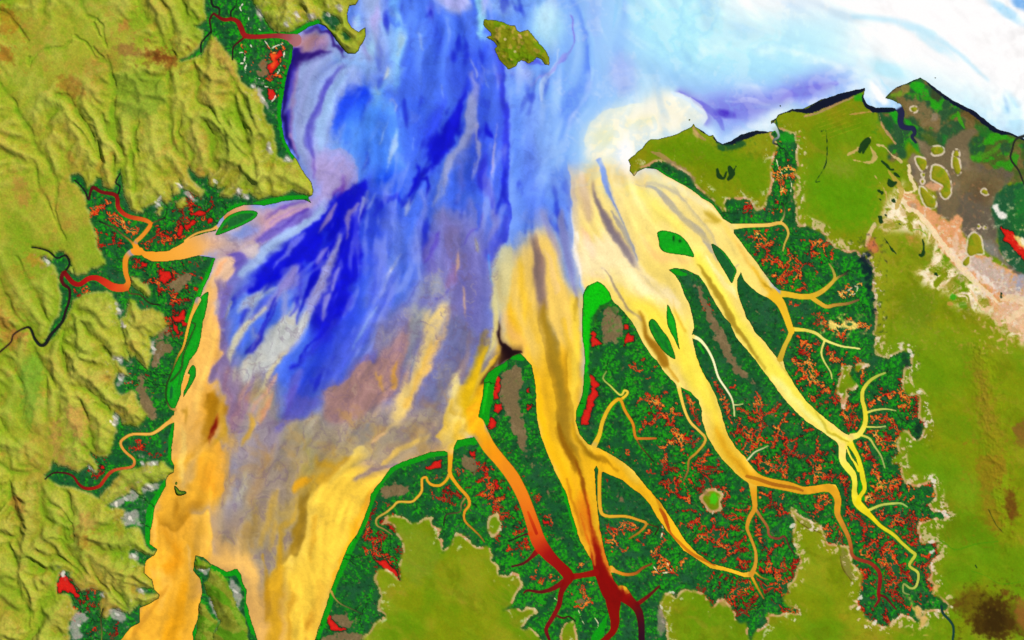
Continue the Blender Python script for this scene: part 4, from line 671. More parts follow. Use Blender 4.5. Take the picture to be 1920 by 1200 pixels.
cs((164,166,216), .95, "636,442,4 630,468,9 616,498,10 604,524,11 591,550,11 580,576,12 573,594,6", .75, .5); cs((120,110,208), .8, "610,468,5 600,480,9 592,494,6", .8); cs((225,225,240), .8, "617,470,1 613,482,1.6"); cs((142,134,200), .85, "548,508,8 545,528,15 530,545,14 520,560,8", .8, 1.0); cs((152,160,220), .8, "535,550,8 535,575,10 530,600,6", .8); cs((158,150,210), .7, "612,562,7 606,585,5 602,606,3", .8); cs((150,140,205), .7, "632,505,3 622,530,4 618,550,3", .8, 1.2)
cs((178,192,208), .9, "510,543,6 485,556,12 462,570,11 447,587,6", .8); cs((186,190,180), .9, "440,562,5 431,580,5 424,594,2.5", .8); cs((210,206,178), .96, "494,583,6 472,602,8 453,622,9 438,645,10 430,665,9 431,683,3", .7, .3); cs((158,185,228), .9, "606,391,3 580,412,6 556,432,9 530,452,11 502,472,12 478,492,12 455,512,12", .75, .3)
cp((192,196,192), .96, 2.5, "548,563 545,580 520,603 497,632 478,655 458,672 452,690 458,716 468,712 480,694 500,698 518,690 524,672 540,655 560,630 575,606 572,592 562,596 558,606 552,598 553,580", 8, .3); cs((206,198,160), .9, "532,668,4 516,690,5 501,711,5 486,736,4 474,760,3 466,775,2", .8); cs((212,168,146), .85, "518,706,3 500,733,5 482,752,6 474,770,4", .8, .8); cs((205,152,120), .85, "512,735,3 503,756,6 494,778,6 488,796,3", .8)
cs((196,192,180), .85, "462,675,4 458,692,5 456,708,3", .8); cs((190,184,170), .7, "444,690,3 442,705,4 441,716,2", .8)
cs((34,32,192), .9, "518,572,3 508,602,4 494,630,5 480,652,5 470,660,3", .8, 1.0); cs(DB, .85, "555,562,2.5 552,578,3 543,592,1.6", .8); cs(DB, .8, "553,572,2 557,590,2.4 555,606,2", .8); cs((14,16,205), .9, "630,560,6 624,592,6 608,622,5 588,640,4 573,655,4 560,680,4 546,692,3", .8, 1.4); cs(DB, .7, "590,575,3 594,592,2 588,600,2", .8); cs((80,88,220), .6, "480,585,9 500,560,8 470,600,5", .8)
cs((118,150,228), .8, "712,565,2 704,585,2.4 690,606,3 674,632,3 660,660,2", .9); cs((200,215,240), .8, "706,580,1 701,588,1.3"); cs((62,84,222), .7, "640,620,18 625,660,20 600,700,22 575,730,16", 1.0, 1.0); cs((112,116,205), .6, "560,700,10 550,720,12 540,750,10", 1.0); cs((82,62,188), .8, "548,732,5 545,748,10 542,765,9 538,780,6", .8, .8)
cs((60,80,226), .6, "700,470,20 710,520,22 700,570,18", 1.0, .8); cs((82,112,234), .6, "740,440,22 760,480,22 750,530,20", 1.0, .6); cs((196,206,226), .85, "757,462,1 753,475,2 748,483,1.4"); cs((215,215,215), .9, "738,505,1.2 732,516,2.4 727,524,1.2"); cs((130,140,215), .6, "726,530,2 716,555,3 706,580,2")
# lilac, grey and brown water
cp((112,110,184), .55, 10, "835,400 870,390 895,400 890,440 900,470 915,480 918,540 924,580 900,620 850,560 830,520 810,500 805,470 822,440", 14); cs((78,58,190), .85, "822,443,4 817,462,6 808,484,5 797,491,2.5", .8); cs((84,66,196), .7, "905,410,2 893,430,3 880,445,3 872,452,2", .8, 1); cs((56,92,228), .85, "893,385,6 898,405,6 896,425,4 890,440,2", .8); cs((50,60,205), .7, "948,410,6 946,440,8 934,465,7 926,490,4", .8); cs((48,118,234), .9, "917,480,3 918,505,3 922,525,2.5 926,538,1", .8, .3); cs((118,124,208), .8, "925,405,8 928,430,8 918,450,6", .8)
cp((152,157,168), .85, 6, "772,582 785,572 800,562 815,556 830,560 836,548 822,520 812,512 800,525 790,548 775,562 765,575", 14); cp((150,154,158), .8, 4, "768,584 790,574 800,580 800,620 790,650 784,690 765,700 760,660 768,620", 10); cs((134,104,150), .7, "838,540,8 852,520,12 850,500,8", .9, .8); cs((92,84,165), .8, "842,548,2 828,560,2 815,566,1.6", .8); cs((80,80,170), .7, "785,535,1.5 775,555,2 765,570,1.5 750,582,1.5", .8); cs((86,86,190), .7, "788,505,1.5 794,512,2 796,520,1", .8)
cs((206,168,142), .9, "862,470,1.6 860,488,3 856,508,3 854,522,1.4", .9, .4); cs((226,182,132), .95, "869,535,1.4 871,552,2.6 873,575,2 876,592,1", .9, .3); cs((162,160,140), .8, "893,452,2 897,462,5 896,475,4", .8)
cp((136,132,160), .85, 2.5, "704,625 716,622 735,626 748,634 745,650 738,662 716,668 700,655", 8); cp((164,130,126), .85, 4, "606,744 632,720 656,706 672,690 700,682 716,660 735,650 752,635 765,630 768,660 758,690 756,720 740,745 700,770 660,790 620,790 612,768", 8, .8); cs((205,155,72), .7, "745,682,3 740,705,6 742,725,7 735,735,4", .8, 1.6); cs((98,84,110), .8, "742,722,1.2 725,732,2 712,742,2 700,756,1.5 694,770,1", .8, 1.0); cs((176,140,90), .6, "640,770,8 660,800,10 690,790,8", .8, 1.5); cs((205,160,80), .6, "705,700,3 715,720,5 720,735,3", .8, 1.5)
cp((226,202,142), .96, 3.5, "798,588 812,584 824,578 838,575 838,592 826,612 822,632 814,652 806,676 792,698 786,716 778,740 770,760 756,775 744,795 735,800 736,778 742,755 756,730 772,705 782,676 792,650 798,622", 6, .3); cs((243,200,116), .8, "812,640,5 800,675,6 785,705,6 775,735,5 760,760,6", .9, .4)
cp((114,118,160), .8, 6, "828,606 846,592 880,600 895,640 892,670 868,700 850,730 838,760 810,770 800,740 815,705 822,670 830,640", 12, 1.0); cs((150,126,120), .6, "882,620,4 878,660,6 865,690,8 858,715,6", .9, 1.8); cs((142,134,128), .6, "822,690,5 830,730,9 820,760,9 800,780,6", .9, 1.6); cs((158,132,56), .85, "912,612,7 906,632,9 900,652,7", .8, .8)
cs((222,186,34), .95, "918,640,7 908,662,11 896,690,12 886,715,17 880,745,20 882,775,16", .8, .3); cs((226,212,142), .9, "928,545,4 931,580,5 930,615,6 925,645,5 912,672,4", .8, .3); cp((204,198,150), .85, 4, "962,456 946,460 937,470 926,486 922,500 925,530 930,538 923,552 926,580 945,590 955,540 960,500", 6, .3)
cs((228,212,150), .9, "858,728,10 850,745,8 852,700,6", .9); cs((236,190,54), .9, "888,770,14 892,800,12", .8)
# lower gulf
cp((162,118,24), .95, 2.5, "386,742 398,739 409,743 412,760 428,765 426,777 410,779 402,790 394,808 385,830 376,838 382,815 386,785", 6); cs((112,14,8), 1, "407,781,1 403,793,1.8 398,808,2.4 392,820,1.8 388,828,.8", .8, 0, 3); cs((198,160,58), .85, "415,788,8 422,805,10 410,825,7 395,835,3", .8, .8); cp((152,118,142), .85, 4, "430,762 452,745 475,748 470,775 456,800 448,812 436,810 432,790", 10, .9); cs((206,166,76), .8, "470,772,3 474,795,6 466,818,7 455,835,5", .8, .9); cs((96,70,150), .8, "434,805,1.4 445,813,2 456,806,1.6 462,798,1", .8)
cp((96,92,192), .85, 4, "538,735 596,738 590,764 562,784 546,790 528,806 516,812 514,800 530,782 533,760", 8, .8); cp((164,156,138), .8, 3, "548,786 572,784 588,792 592,815 584,826 572,820 560,815 535,822 515,830 530,808", 8); cs((150,146,160), .8, "440,860,12 445,890,14 440,920,12", .9, .8); cp((150,136,128), .8, 8, "470,850 530,845 548,880 545,920 520,950 470,930 460,890", 12); cs((190,188,170), .6, "460,890,6 462,910,8 450,935,10", .9); cs((198,158,58), .8, "600,860,16 630,880,14 600,900,12 650,860,8", .9, 1.0); cs((226,170,48), .9, "546,926,5 560,908,8 580,896,7 592,886,4", .8, .6); cs((160,150,90), .7, "575,840,10 590,870,10 570,880,10", .9, 1.2)
cs((208,162,84), .6, "425,845,4 430,870,5 424,900,5", .9, .8); cs((170,150,118), .5, "500,960,20 480,1010,20 470,1050,8", 1, .6); cs((206,164,66), .5, "520,990,12 505,1030,10", 1, .8)
# western inlet
cs((104,88,184), .85, "480,456,8 500,442,10 522,430,11 545,416,9 566,407,5 585,402,2", .8, .5); cs((66,38,164), .85, "512,438,2.5 526,432,3 545,414,3.5 560,405,4 572,402,2", .8, .5); cs((110,84,176), .7, "502,412,2 518,400,3 535,388,3.5 560,383,3 572,384,1", .8); cs((150,120,190), .6, "500,425,2 530,405,2.5 560,397,2", .8)
cp((206,192,190), .92, 2, "448,472 455,466 466,464 478,458 482,468 480,480 470,486 458,484 450,478", 4, .2); cp((98,82,178), .9, 3, "430,482 440,474 448,478 456,486 470,488 460,498 448,510 440,520 436,508 430,492", 6); cp((226,192,162), .95, 2, "402,508 404,492 412,484 422,484 432,492 437,508 434,520 426,530 418,526 412,518 406,530 398,545 398,520", 4, .2); cs((240,176,140), .8, "404,518,3 408,502,4 416,494,3"); cs((120,106,172), .8, "430,535,10 420,560,12 415,590,10 412,615,6", .9, .6); cs((180,172,182), .6, "405,570,6 404,590,6", .9)
# north-west bay
cs((16,4,96), .96, "551,100,6 547,120,7 540,142,6.5 535,170,6 532,200,5.5 532,228,5 535,250,4.5 542,272,4 552,292,3", .8, .2, 3); cs((60,40,175), .7, "558,108,6 550,140,8 543,175,7 540,215,6 542,250,5", .9, .4, 5); cp((34,10,110), .92, 2.5, "552,98 566,98 585,98 604,96 616,92 622,94 605,102 590,106 572,112 560,124 550,132", 5, .4); cs((40,14,120), .9, "566,60,2 580,52,2.5 596,47,3.5 606,50,4 615,62,4 628,78,4 642,94,4 652,103,3", .8, .3, 3)
cs((76,72,196), .75, "656,118,2 634,132,4 616,155,7 606,182,7 596,205,6 588,230,8 582,255,9 580,280,8 584,300,5", 1.0, .6, 8); cs((150,162,216), .7, "590,118,10 575,150,12 566,190,12 560,235,10 560,275,7", .9, .5); cs((150,186,238), .8, "640,150,7 622,180,10 612,215,10 606,250,9 600,285,7", .9, .5); cs((150,165,225), .6, "620,110,8 600,130,10 585,160,8", .9, .6); cs((150,120,160), .35, "560,130,3 552,165,4 546,210,4 545,255,4 550,285,3", .8)
cs((112,66,176), .7, "646,332,7 640,350,9 628,362,6", .8, 1.4); cs((90,40,170), .8, "640,347,1.2 648,350,1.2 662,350,1.4 668,346,.8"); cs((90,40,170), .7, "648,350,1 640,358,1.6 632,372,2", .8)
cp((246,230,196), .7, 7, "1085,470 1110,440 1160,450 1180,480 1215,515 1270,545 1290,590 1255,575 1200,560 1150,540 1120,515 1095,530", 6, .3); cs((250,244,232), .8, "1082,440,4 1080,480,6 1090,515,5", 1.0)
cs((152,110,24), .8, "1201,592,3 1212,622,6 1228,648,8 1243,670,9 1253,682,6", .8, .8); cs((120,108,92), .6, "1136,512,1.5 1150,532,3 1166,560,2.5 1188,588,2", .8, .8); cs((164,140,50), .8, "1318,505,2 1335,535,4 1356,575,6 1378,610,5 1402,645,5 1425,680,3", .8, 1.0); cs((140,104,12), .75, "1050,790,6 1060,828,10 1076,862,7 1094,892,3", .8, .9); cs((150,112,16), .75, "1084,822,2 1100,846,6 1118,860,6 1140,870,3", .8, .9); cs((158,130,40), .7, "1018,580,7 1026,620,10 1038,660,11 1046,700,10 1054,745,9", .8, 1.1)
cs((128,110,105), .75, "1000,450,6 1007,480,9 1010,520,9 1012,560,7", .8, .9); cs((122,112,122), .75, "1116,362,4 1130,400,6 1150,438,8 1172,472,8 1190,502,4", .8, .8); cs((190,166,60), .8, "1322,398,3 1338,410,6 1352,420,3", .8, 1.0)
cs((205,150,30), .6, "1370,850,4 1395,882,5 1408,900,4", .9, .9); cs((176,122,22), .7, "1222,922,2 1236,945,4 1250,970,3", .9, .8)
cs((222,134,34), .8, "1098,945,22 1104,975,21 1110,1000,18", .8, .6); cs((136,18,6), .92, "1108,955,5 1112,985,9 1115,1015,12 1120,1045,15 1127,1075,18 1140,1105,24 1152,1135,20", .7, .8); cs((122,10,6), 1, "1118,1050,10 1128,1080,20 1148,1115,28 1155,1150,26", .7, .3)
cs((232,158,56), .85, "1098,975,1.5 1104,1005,3 1112,1035,3 1118,1060,2", .8, .8); cs((222,130,46), .85, "1124,985,3 1129,1015,4 1134,1045,4 1139,1065,2", .8, .8); cs((205,90,30), .7, "1090,960,3 1096,990,3 1103,1020,3", .8, .8)
cs((255,255,255), .9, "1640,160,12 1648,180,14 1660,192,10", 1, 0); cs((190,235,252), .7, "1655,150,3 1662,162,3 1668,175,3", 1, 0)
cs((124,10,6), 1, "1140,1090,16 1155,1108,18 1168,1120,18 1178,1128,14", .6, .2); cs((240,178,44), .95, "888,770,13 894,795,15 905,818,13 922,845,11 935,862,10", .7, .3)
cs((140,184,252), .55, "985,170,30 1010,230,34 1020,300,34 1030,360,24", 1.0, .3); cs((160,205,254), .45, "1045,190,16 1040,250,18 1045,310,16", 1.0, .3); cs((86,136,244), .5, "968,190,10 966,260,10 966,330,10", 1.0, .4)
cs((142,98,14), .8, "1052,800,6 1060,836,10 1074,868,9 1090,895,6 1098,925,4", .8, .9); cs((128,72,12), .8, "1078,868,2 1092,896,4 1098,925,4 1104,950,3", .8, .8); cs((150,40,10), .8, "1098,925,1.5 1106,950,4 1112,980,6", .8, .9); cs((176,110,22), .6, "1060,900,3 1072,935,4 1082,965,4 1092,1000,4", .8, .9)
cs((208,168,84), .6, "402,720,5 415,745,8 412,790,10 420,830,8", .9, .9); cs((196,158,96), .5, "440,830,8 425,870,10 435,905,10", 1, .8); cs((176,140,92), .5, "480,820,8 505,850,12 490,900,12 470,950,12", 1, .9); cs((210,170,70), .5, "515,930,8 505,980,10 490,1020,10", 1, .9)
cs((246,216,140), .8, "345,800,8 343,840,9 340,875,8 348,905,6", .8, .3); cs((246,206,130), .7, "395,600,5 400,650,6 385,700,8 370,760,9", .9, .3)
cs((150,198,253), .5, "1078,300,12 1082,262,12 1098,228,12 1130,200,12 1165,186,10", 1.2, .3); cs((250,246,205), .5, "1130,300,12 1150,320,14 1160,345,12", 1.2, .3); cs((150,150,190), .45, "985,410,16 1010,412,18 1035,405,14", 1.2, .5); cs((206,196,176), .5, "965,450,10 990,440,12 1025,435,12", 1.2, .5)
# everything is frayed along the current: streamlines carry their own offset
uu = -nv_ * -1; U_ = nv_; V_ = -nu_
f_ = (1 - .8 * calm) * (1 - .45 * eastm) * ss(-3, -9, np.maximum(WS, -20)); of = (5.5 * st1 + 8.0 * st2) * f_; ac = .9 * st1 * f_
o1 = (fbm(X, Y, 11, 3, 181) - .5) * 4.5 * f_; o2 = (fbm(X, Y, 11, 3, 182) - .5) * 4.5 * f_
gxu = np.arange(-160, 2081, 1.5); gyu = np.arange(-140, 1341, 1.5); WU = wc[np.searchsorted(ys, gyu)][:, np.searchsorted(xs, gxu)]
w2_ = sample(WU, gxu, gyu, X + U_ * of + nu_ * ac + o1, Y + V_ * of + nv_ * ac + o2)
in_ = ((X > -120) & (X < 2040) & (Y > -100) & (Y < 1300))[..., None]; wc = np.where(in_, w2_, wc); sb_ = np.stack([blur(wc[..., q], 1) for q in range(3)], -1); kb = (f_ * .75)[..., None]; wc = wc * (1 - kb) + sb_ * kb
# fine marbling where the currents shear
mrg = fbm(X + 60 * tu, Y + 60 * tv, 40, 4, 64, ridge=True)
vein = ss(.80, .90, mrg) * (1 - calm) * (1 - eastm) * ss(380, 560, X) * ss(0, .5, fbm(X, Y, 120, 2, 65) * 1.6 - .35)
mix(wc, (40, 45, 170), vein * .09 * (1 - ss(640, 800, Y))); mix(wc, (95, 80, 95), vein * .08 * ss(640, 800, Y) * ss(390, 440, X))
tb_ = fbm(X + 70 * tu, Y + 70 * tv, 22, 4, 183, .6) - .5
lum = 1 + (.045 * st1 + .05 * st2 + .22 * tb_ * ss(.1, .4, 1 - calm) * (1 - .4 * eastm)) * (1 - .75 * calm) * (1 - .3 * eastm) + (vnoise(X / 1.7, Y / 1.7, 5) - .5) * .06 * (1 - .8 * calm)
wc *= lum[..., None]
blu = ss(.25, .5, wc[..., 2] - wc[..., 0]) * (1 - calm)
fil = ss(.6, 2.2, st1 * .8 + st2 * .6 + (fbm(X, Y, 60, 3, 66) - .5) * 5); dfl = ss(.7, 2.2, -st1 * .6 - st2 * .7 + (fbm(X, Y, 50, 3, 67) - .5) * 5)
mix(wc, (165, 178, 230), fil * blu * .36); mix(wc, (10, 14, 205), dfl * blu * .5 * ss(900, 700, Y))
gry = ss(.12, .3, 1 - np.abs(wc[..., 2] - wc[..., 0]) * 3) * ss(380, 480, Y) * (X < 935)
cur = fbm(X + 90 * tu + 20 * st2, Y + 90 * tv, 26, 4, 68, .55, True)
mix(wc, (112, 92, 120), ss(.66, .9, cur) * gry * .30); mix(wc, (205, 190, 160), ss(.5, .3, cur) * gry * .22); mix(wc, (200, 150, 60), ss(.55, .8, fbm(X + 60 * tv, Y, 40, 4, 69)) * gry * .25 * ss(640, 760, Y))
wc += (np.clip(st2, -2, 2) * .03 * blu)[..., None] * np.array([1, 1, .25], f32)

# river water: colour given along each course
def along(s, cols, grow=3.0, op=1.0, out=0):
    p = smooth_line(P(s), 4); W = np.full(L.shape, -99.0, f32); T = np.zeros(L.shape, f32)
    line_dist(p, p[:, 2].max() + grow + 1, xs, ys, W=W, T=T); a = ss(-grow, -grow * .3, W) * op
    j0, j1 = np.searchsorted(ys, [p[:, 1].min() - 20, p[:, 1].max() + 20]); i0, i1 = np.searchsorted(xs, [p[:, 0].min() - 20, p[:, 0].max() + 20])
    c = np.array(cols, f32) / 255; k = np.linspace(0, 1, len(c)); t = T[j0:j1, i0:i1]
    col = np.stack([np.interp(t, k, c[:, q]) for q in range(3)], -1).astype(f32)
    if p[0, 2] > 6 and not out: a = a * ss(0, .09, T)
    elif p[0, 2] > 2.4 and not out: a = a * ss(.004, .05, T)
    if out: a = a * ss(1, 1 - out, T)
    v = wc[j0:j1, i0:i1]; v += (col - v) * a[j0:j1, i0:i1, None]
PE, OR, RD, DR, BK = (238,180,95), (232,150,45), (138,16,12), (94,12,12), (22,24,16)
YE, LE, OL, CR, GO = (240,200,60), (250,245,150), (150,120,35), (250,226,130), (228,170,45)
RC = {0: [(238,182,44),(240,172,38),(240,160,34),(240,150,34),(238,140,34),(234,128,32),(226,112,28),(214,80,22),(160,20,10),(144,12,8),(134,10,8),(128,10,8),(124,10,8),(118,10,8),(130,12,12),(118,10,14),(96,8,14),(70,6,14),(40,6,14)], 1: [RD,DR,DR], 2: [RD,DR,(70,20,20)], 3:[DR,BK], 4:[DR,BK], 5: [RD,RD], 6: [(126,12,6),(130,12,8),(112,10,10),(92,10,12)], 7: [(150,12,8),(90,6,12),(28,2,22),(18,2,22)],
 8: [RD,DR,(80,20,20)], 9: [PE,(215,140,50),(150,80,40),(120,60,40)], 10: [GO,(225,180,70),(215,160,60),(140,90,40)], 11: [(90,60,30),BK], 12: [YE,(235,190,50),(215,140,40),(190,100,50)], 13: [(140,90,40),BK], 14: [YE,(235,215,90),(215,215,110),(120,150,70)], 15: [YE,YE],
 16: [GO,(222,165,50),(225,170,50),(205,140,50),(150,60,35),(140,20,20),(120,16,20)], 17: [DR,(100,20,24)], 18: [GO,(215,150,50),(205,150,60)], 19: [(190,130,60),(150,80,50),(120,50,40),(60,40,30)], 20: [GO,(150,110,50)], 21: [GO,(120,100,50)],
 22: [(250,220,110),(240,200,110),(200,150,60),(120,80,50)], 23: [(255,250,190),(255,250,200),(250,245,200),(190,200,130)], 24: [(220,220,150),(170,190,120)], 25: [(235,235,190),(170,180,120)], 26: [(240,195,60),(230,195,60)], 27: [(225,205,80),(200,170,60)], 28: [(235,220,90),(248,240,140),(235,235,140)], 29: [(240,235,130),(190,200,110)],
 30: [YE,(225,185,50),(215,180,70),(150,150,70)], 31: [(200,170,70),BK], 32: [YE,(205,160,60),(110,80,50)], 33: [CR,(235,190,90),(225,185,80),(180,160,70)], 34: [(200,190,100),BK], 35: [(246,246,130),(240,235,90),(238,220,30),(205,205,70),(190,195,90),(120,140,70)], 36: [(238,230,70),(235,225,50),(235,220,40)], 37: [(245,240,120),(240,230,60)],
 38: [LE,(240,225,70),(225,215,80),(160,180,80)], 39: [(230,225,110),(170,190,100)], 40: [(225,220,110),(160,180,100)], 41: [(225,215,110),(150,170,90)], 42: [(215,215,100),(150,180,90)], 43: [BK,BK,(40,20,16)], 44: [BK,(70,14,12),(130,16,12),(140,18,14),(150,30,26),(166,110,112)], 45: [DR,BK], 46: [BK,BK], 47: [BK,BK,BK],
 48: [PE,OR,(225,125,35),(190,60,25),(140,20,16),(110,14,12),(80,12,12),BK,BK], 49: [PE,OR,(232,140,50),(215,70,35),(180,24,20),(140,16,16),(90,14,14),(45,18,16),BK,BK,BK,(60,30,25),(40,20,14)], 50: [BK,BK], 51: [OR,(90,80,40),BK], 52: [BK,BK], 53: [(150,110,50),BK], 54: [(110,90,40),BK], 55: [PE,(215,165,70),PE], 56: [PE,(235,185,80),(200,150,60),(30,60,24),(30,60,24),(200,150,90)],
 57: [PE,PE], 58: [(40,80,30),(40,80,30)], 59: [PE,(240,190,110),(230,170,90),(220,150,80),(185,70,50),(150,24,22),(110,16,18),BK], 60: [GO,(238,170,45),(225,150,45),(130,100,40)], 61: [GO,(232,170,60),(225,190,90),(120,110,60)], 62: [(160,140,70),BK], 63: [(16,18,60),(18,20,62),(14,22,50)], 64: [(210,235,235),BK], 65: [BK,BK], 66: [BK,BK], 67: [(16,50,40),(20,60,40)], 68: [(190,160,90),(30,60,30)], 69: [BK,BK], 70: [(120,130,60),BK]}
for k, (s, nm) in sorted(enumerate(RIV), key=lambda t: P(t[1][0])[:, 2].max()):
    if k in (15, 66, 69): continue
    c = RC.get(k, [BK, BK]); thin = P(s)[:, 2].max() < 12
    along(s, c, 2.5, .95)
along("255,468,8 275,475,9 300,479,11 340,470,15 375,458,18 405,455,24 440,445,24", [(240,160,50),(242,168,60),(244,178,84),(236,182,120),(226,182,150)], 4, .95, .45)
along("425,408,4 440,396,4 460,390,5 490,392,8", [(214,140,60),(226,170,120),(214,170,150)], 3, .9, .4)
along("1400,893,2 1420,898,2.5 1450,908,2.5 1490,915,2 1505,920,1", [(160,100,30),(140,80,20),(150,90,30)], 1.5, .7)
along("1238,955,1.5 1246,968,3 1252,985,2.2 1258,1000,1 1275,1018,1.5 1300,1040,2 1340,1058,2", [(165,80,15),(150,40,10),(190,110,25),(170,90,20)], 1.5, .75)
along("990,960,1 998,980,2 1006,1000,2", [(200,60,15),(150,15,10)], 1.5, .6)
wc = np.clip(wc * (1 + .02 * st1 * (WS > -3))[..., None], 0, 1)
yl_ = ss(.18, .5, wc[..., 0] - wc[..., 2]) * ss(380, 520, Y); wc = wc * (1 - yl_[..., None] * np.array([.02, .035, .17], f32))
lw = wc.mean(-1, keepdims=True); wc = np.clip(lw + (wc - lw) * (1 + .16 * (1 - calm) * ss(.25, 0, np.abs(X - 2000) * 0 + ss(.2, .5, wc[..., 2] - wc[..., 0])))[..., None], 0, 1)

# ------------------------------------------------------------------ relief of the land (map units)
land = L > 0
dry = (~marsh) & ~(NEM & (X > 1600))
dn = np.minimum(edt(~dry & land, 14), edt(~land, 14)) * STEP       # how far into dry ground
west = 1 - ss(620, 760, X)
q1 = fbm(X, Y, 60, 3, 71) - .5; q2 = fbm(X, Y, 60, 3, 72) - .5
ax_ = (X * .80 + Y * .60) ; ay_ = (-X * .60 + Y * .80)            # the ranges trend from upper left to lower right
rg1 = fbm(ax_ / 2.6 + q1 * 50, ay_ + q2 * 50, 34, 4, 73, .5, True)
rg2 = fbm(X + q1 * 60, Y + q2 * 60, 42, 5, 74, .55, True)
rg3 = fbm(X + q2 * 30, Y - q1 * 30, 17, 3, 75, .5, True)
rug = np.clip(.30 + 1.5 * (fbm(X, Y, 130, 2, 76) - .36), .12, 1)
for (x, y, r, a) in [(80, 380, 110, -.75), (60, 100, 150, -.3), (110, 560, 90, -.2), (460, 240, 130, .5), (200, 700, 180, .35), (520, 30, 70, .5), (260, 1050, 120, .2), (150, 450, 60, -.6), (400, 60, 100, .3), (30, 1100, 80, .2), (250, 620, 90, .2), (240, 130, 90, -.3)]:
    rug = rug + a * np.exp(-((X - x) ** 2 + (Y - y) ** 2) / (2 * (r * .6) ** 2))
rug = np.clip(rug, .1, 1.15)
VAL = ["0,155 30,200 57,248 75,290 100,330 112,417 125,455", "257,-10 275,30 300,65 318,95 328,112", "207,108 211,160 209,220 214,260", "316,130 316,200 318,250 330,280 345,300", "100,182 130,188 145,215 160,235 172,262 180,300",
 "80,-10 82,30 78,50", "150,0 165,30 185,40 200,60 205,90", "140,70 165,95 185,115 205,118", "60,100 58,120 75,95 110,85 130,80", "0,20 20,30 40,60 55,70", "195,215 205,250 220,270 228,290", "250,230 248,265 252,290",
 "360,120 372,160 370,190 400,215 420,250 445,280 470,300", "420,110 432,140 450,180 470,215 490,250 500,280", "300,0 320,40 322,95", "340,0 350,30 372,45", "385,235 395,270 390,300 400,320", "340,255 360,290 372,320",
 "38,760 50,790 60,810 75,815", "83,700 88,740 92,800 98,850 110,870", "40,740 42,780 60,810", "0,780 20,810 40,835", "110,735 108,790 113,850", "150,750 165,790 175,830 180,850", "140,725 170,735 195,760 225,785", "60,640 90,700 120,735 150,750",
 "20,905 25,940 35,970 45,975 60,970", "75,905 85,930 105,945", "82,920 80,950 92,975 115,985 125,1010 140,1015", "105,945 130,980 140,1005", "120,920 130,950 135,960", "100,1048 120,1050 140,1065 150,1085", "120,1015 140,1050 160,1080", "165,1050 180,1090 200,1105 215,1130 245,1145",
 "0,1000 30,1010 35,990", "190,1035 220,1030 240,1035", "0,530 20,575 35,600 60,615", "90,600 80,580 70,560 60,530 40,500 30,480", "220,600 230,650 235,690", "150,600 190,650 215,690", "120,620 115,660 125,700", "280,700 300,720 290,740", "30,700 40,730 35,760",
 "0,870 40,890 80,880", "15,1020 30,1060 35,1110 60,1160", "60,1080 70,1120 75,1160 50,1200", "440,60 450,20 470,0", "500,100 510,60", "560,20 580,30", "445,150 440,200 460,260 480,330", "240,270 250,330 260,380", "180,270 190,310", "210,290 215,330 225,330"]
# stream-cut relief: cheapest routes down to the lowland become valleys, the divides between them ridges
hx = np.arange(-150, 720, 2.0); hy = np.arange(-130, 1332, 2.0); hX, hY = np.meshgrid(hx, hy); hh, hw2 = hX.shape
ia = np.searchsorted(xs, hx); ja = np.searchsorted(ys, hy); dc = dry[np.ix_(ja, ia)] & (L[np.ix_(ja, ia)] > 0)
vdc = np.full(hX.shape, 9.0, f32)
for v in VAL: line_dist(jag(smooth_line(P(v), 3), .8, 3, 5)[:-5], 5, hx, hy, D=vdc)
rc = rg1[np.ix_(ja, ia)] * .6 + fbm(hX, hY, 30, 3, 171) * .6
cst = (.15 + 3.0 * rc ** 3 + rs.rand(hh, hw2) ** 2 * .8) * np.where(vdc < 2.2, .18, 1.0)
cst = cst.ravel().tolist(); okh = dc.ravel().tolist(); nh = hh * hw2; D2 = [1e9] * nh; P2 = [-1] * nh; O2 = []
e_ = ~dc; bd = e_ & (np.roll(dc, 1, 0) | np.roll(dc, -1, 0) | np.roll(dc, 1, 1) | np.roll(dc, -1, 1)); bd[:, 0] = True; bd[:, -1] = False
hp = [(0.0, q) for q in np.flatnonzero(bd.ravel()).tolist()]
for d, q in hp: D2[q] = 0.0
heapq.heapify(hp); nb2 = [(-1, 1.), (1, 1.), (-hw2, 1.), (hw2, 1.), (-hw2 - 1, 1.414), (-hw2 + 1, 1.414), (hw2 - 1, 1.414), (hw2 + 1, 1.414)]
while hp:
    d, q = heapq.heappop(hp)
    if d > D2[q]: continue
    if P2[q] >= 0: O2.append(q)
    for o, l in nb2:
        r = q + o
        if 0 <= r < nh and okh[r]:
            e = d + cst[r] * l
            if e < D2[r]: D2[r] = e; P2[r] = q; heapq.heappush(hp, (e, r))
A2 = np.ones(nh)
for q in reversed(O2): A2[P2[q]] += A2[q]
sl_ = (1.15 * A2 ** -.42).tolist(); H2 = [0.0] * nh
for q in O2: H2[q] = H2[P2[q]] + sl_[q]
H2 = np.array(H2, f32).reshape(hh, hw2); A2 = A2.reshape(hh, hw2).astype(f32)
H2 = blur(H2, 1); H2 = (H2 - blur(H2, 9)) + .25 * (blur(H2, 9) - blur(H2, 34))
VF = blur(((A2 > 60) & dc).astype(f32), 1)                    # valley floors
hq = sample(H2, hx, hy, X + q1 * 8, Y + q2 * 8); vfl = sample(VF, hx, hy, X + q1 * 8, Y + q2 * 8) * west
Hh = west * rug * (2.0 * (rg1 - .5) + 2.2 * (rg2 - .45) + 1.5 * (rg3 - .5) + 2.3 * hq)
Hh += (1 - west) * ((fbm(X, Y, 14, 4, 77) - .5) * 1.1 + (fbm(ax_ / 3, ay_, 22, 3, 79) - .5) * 1.2)
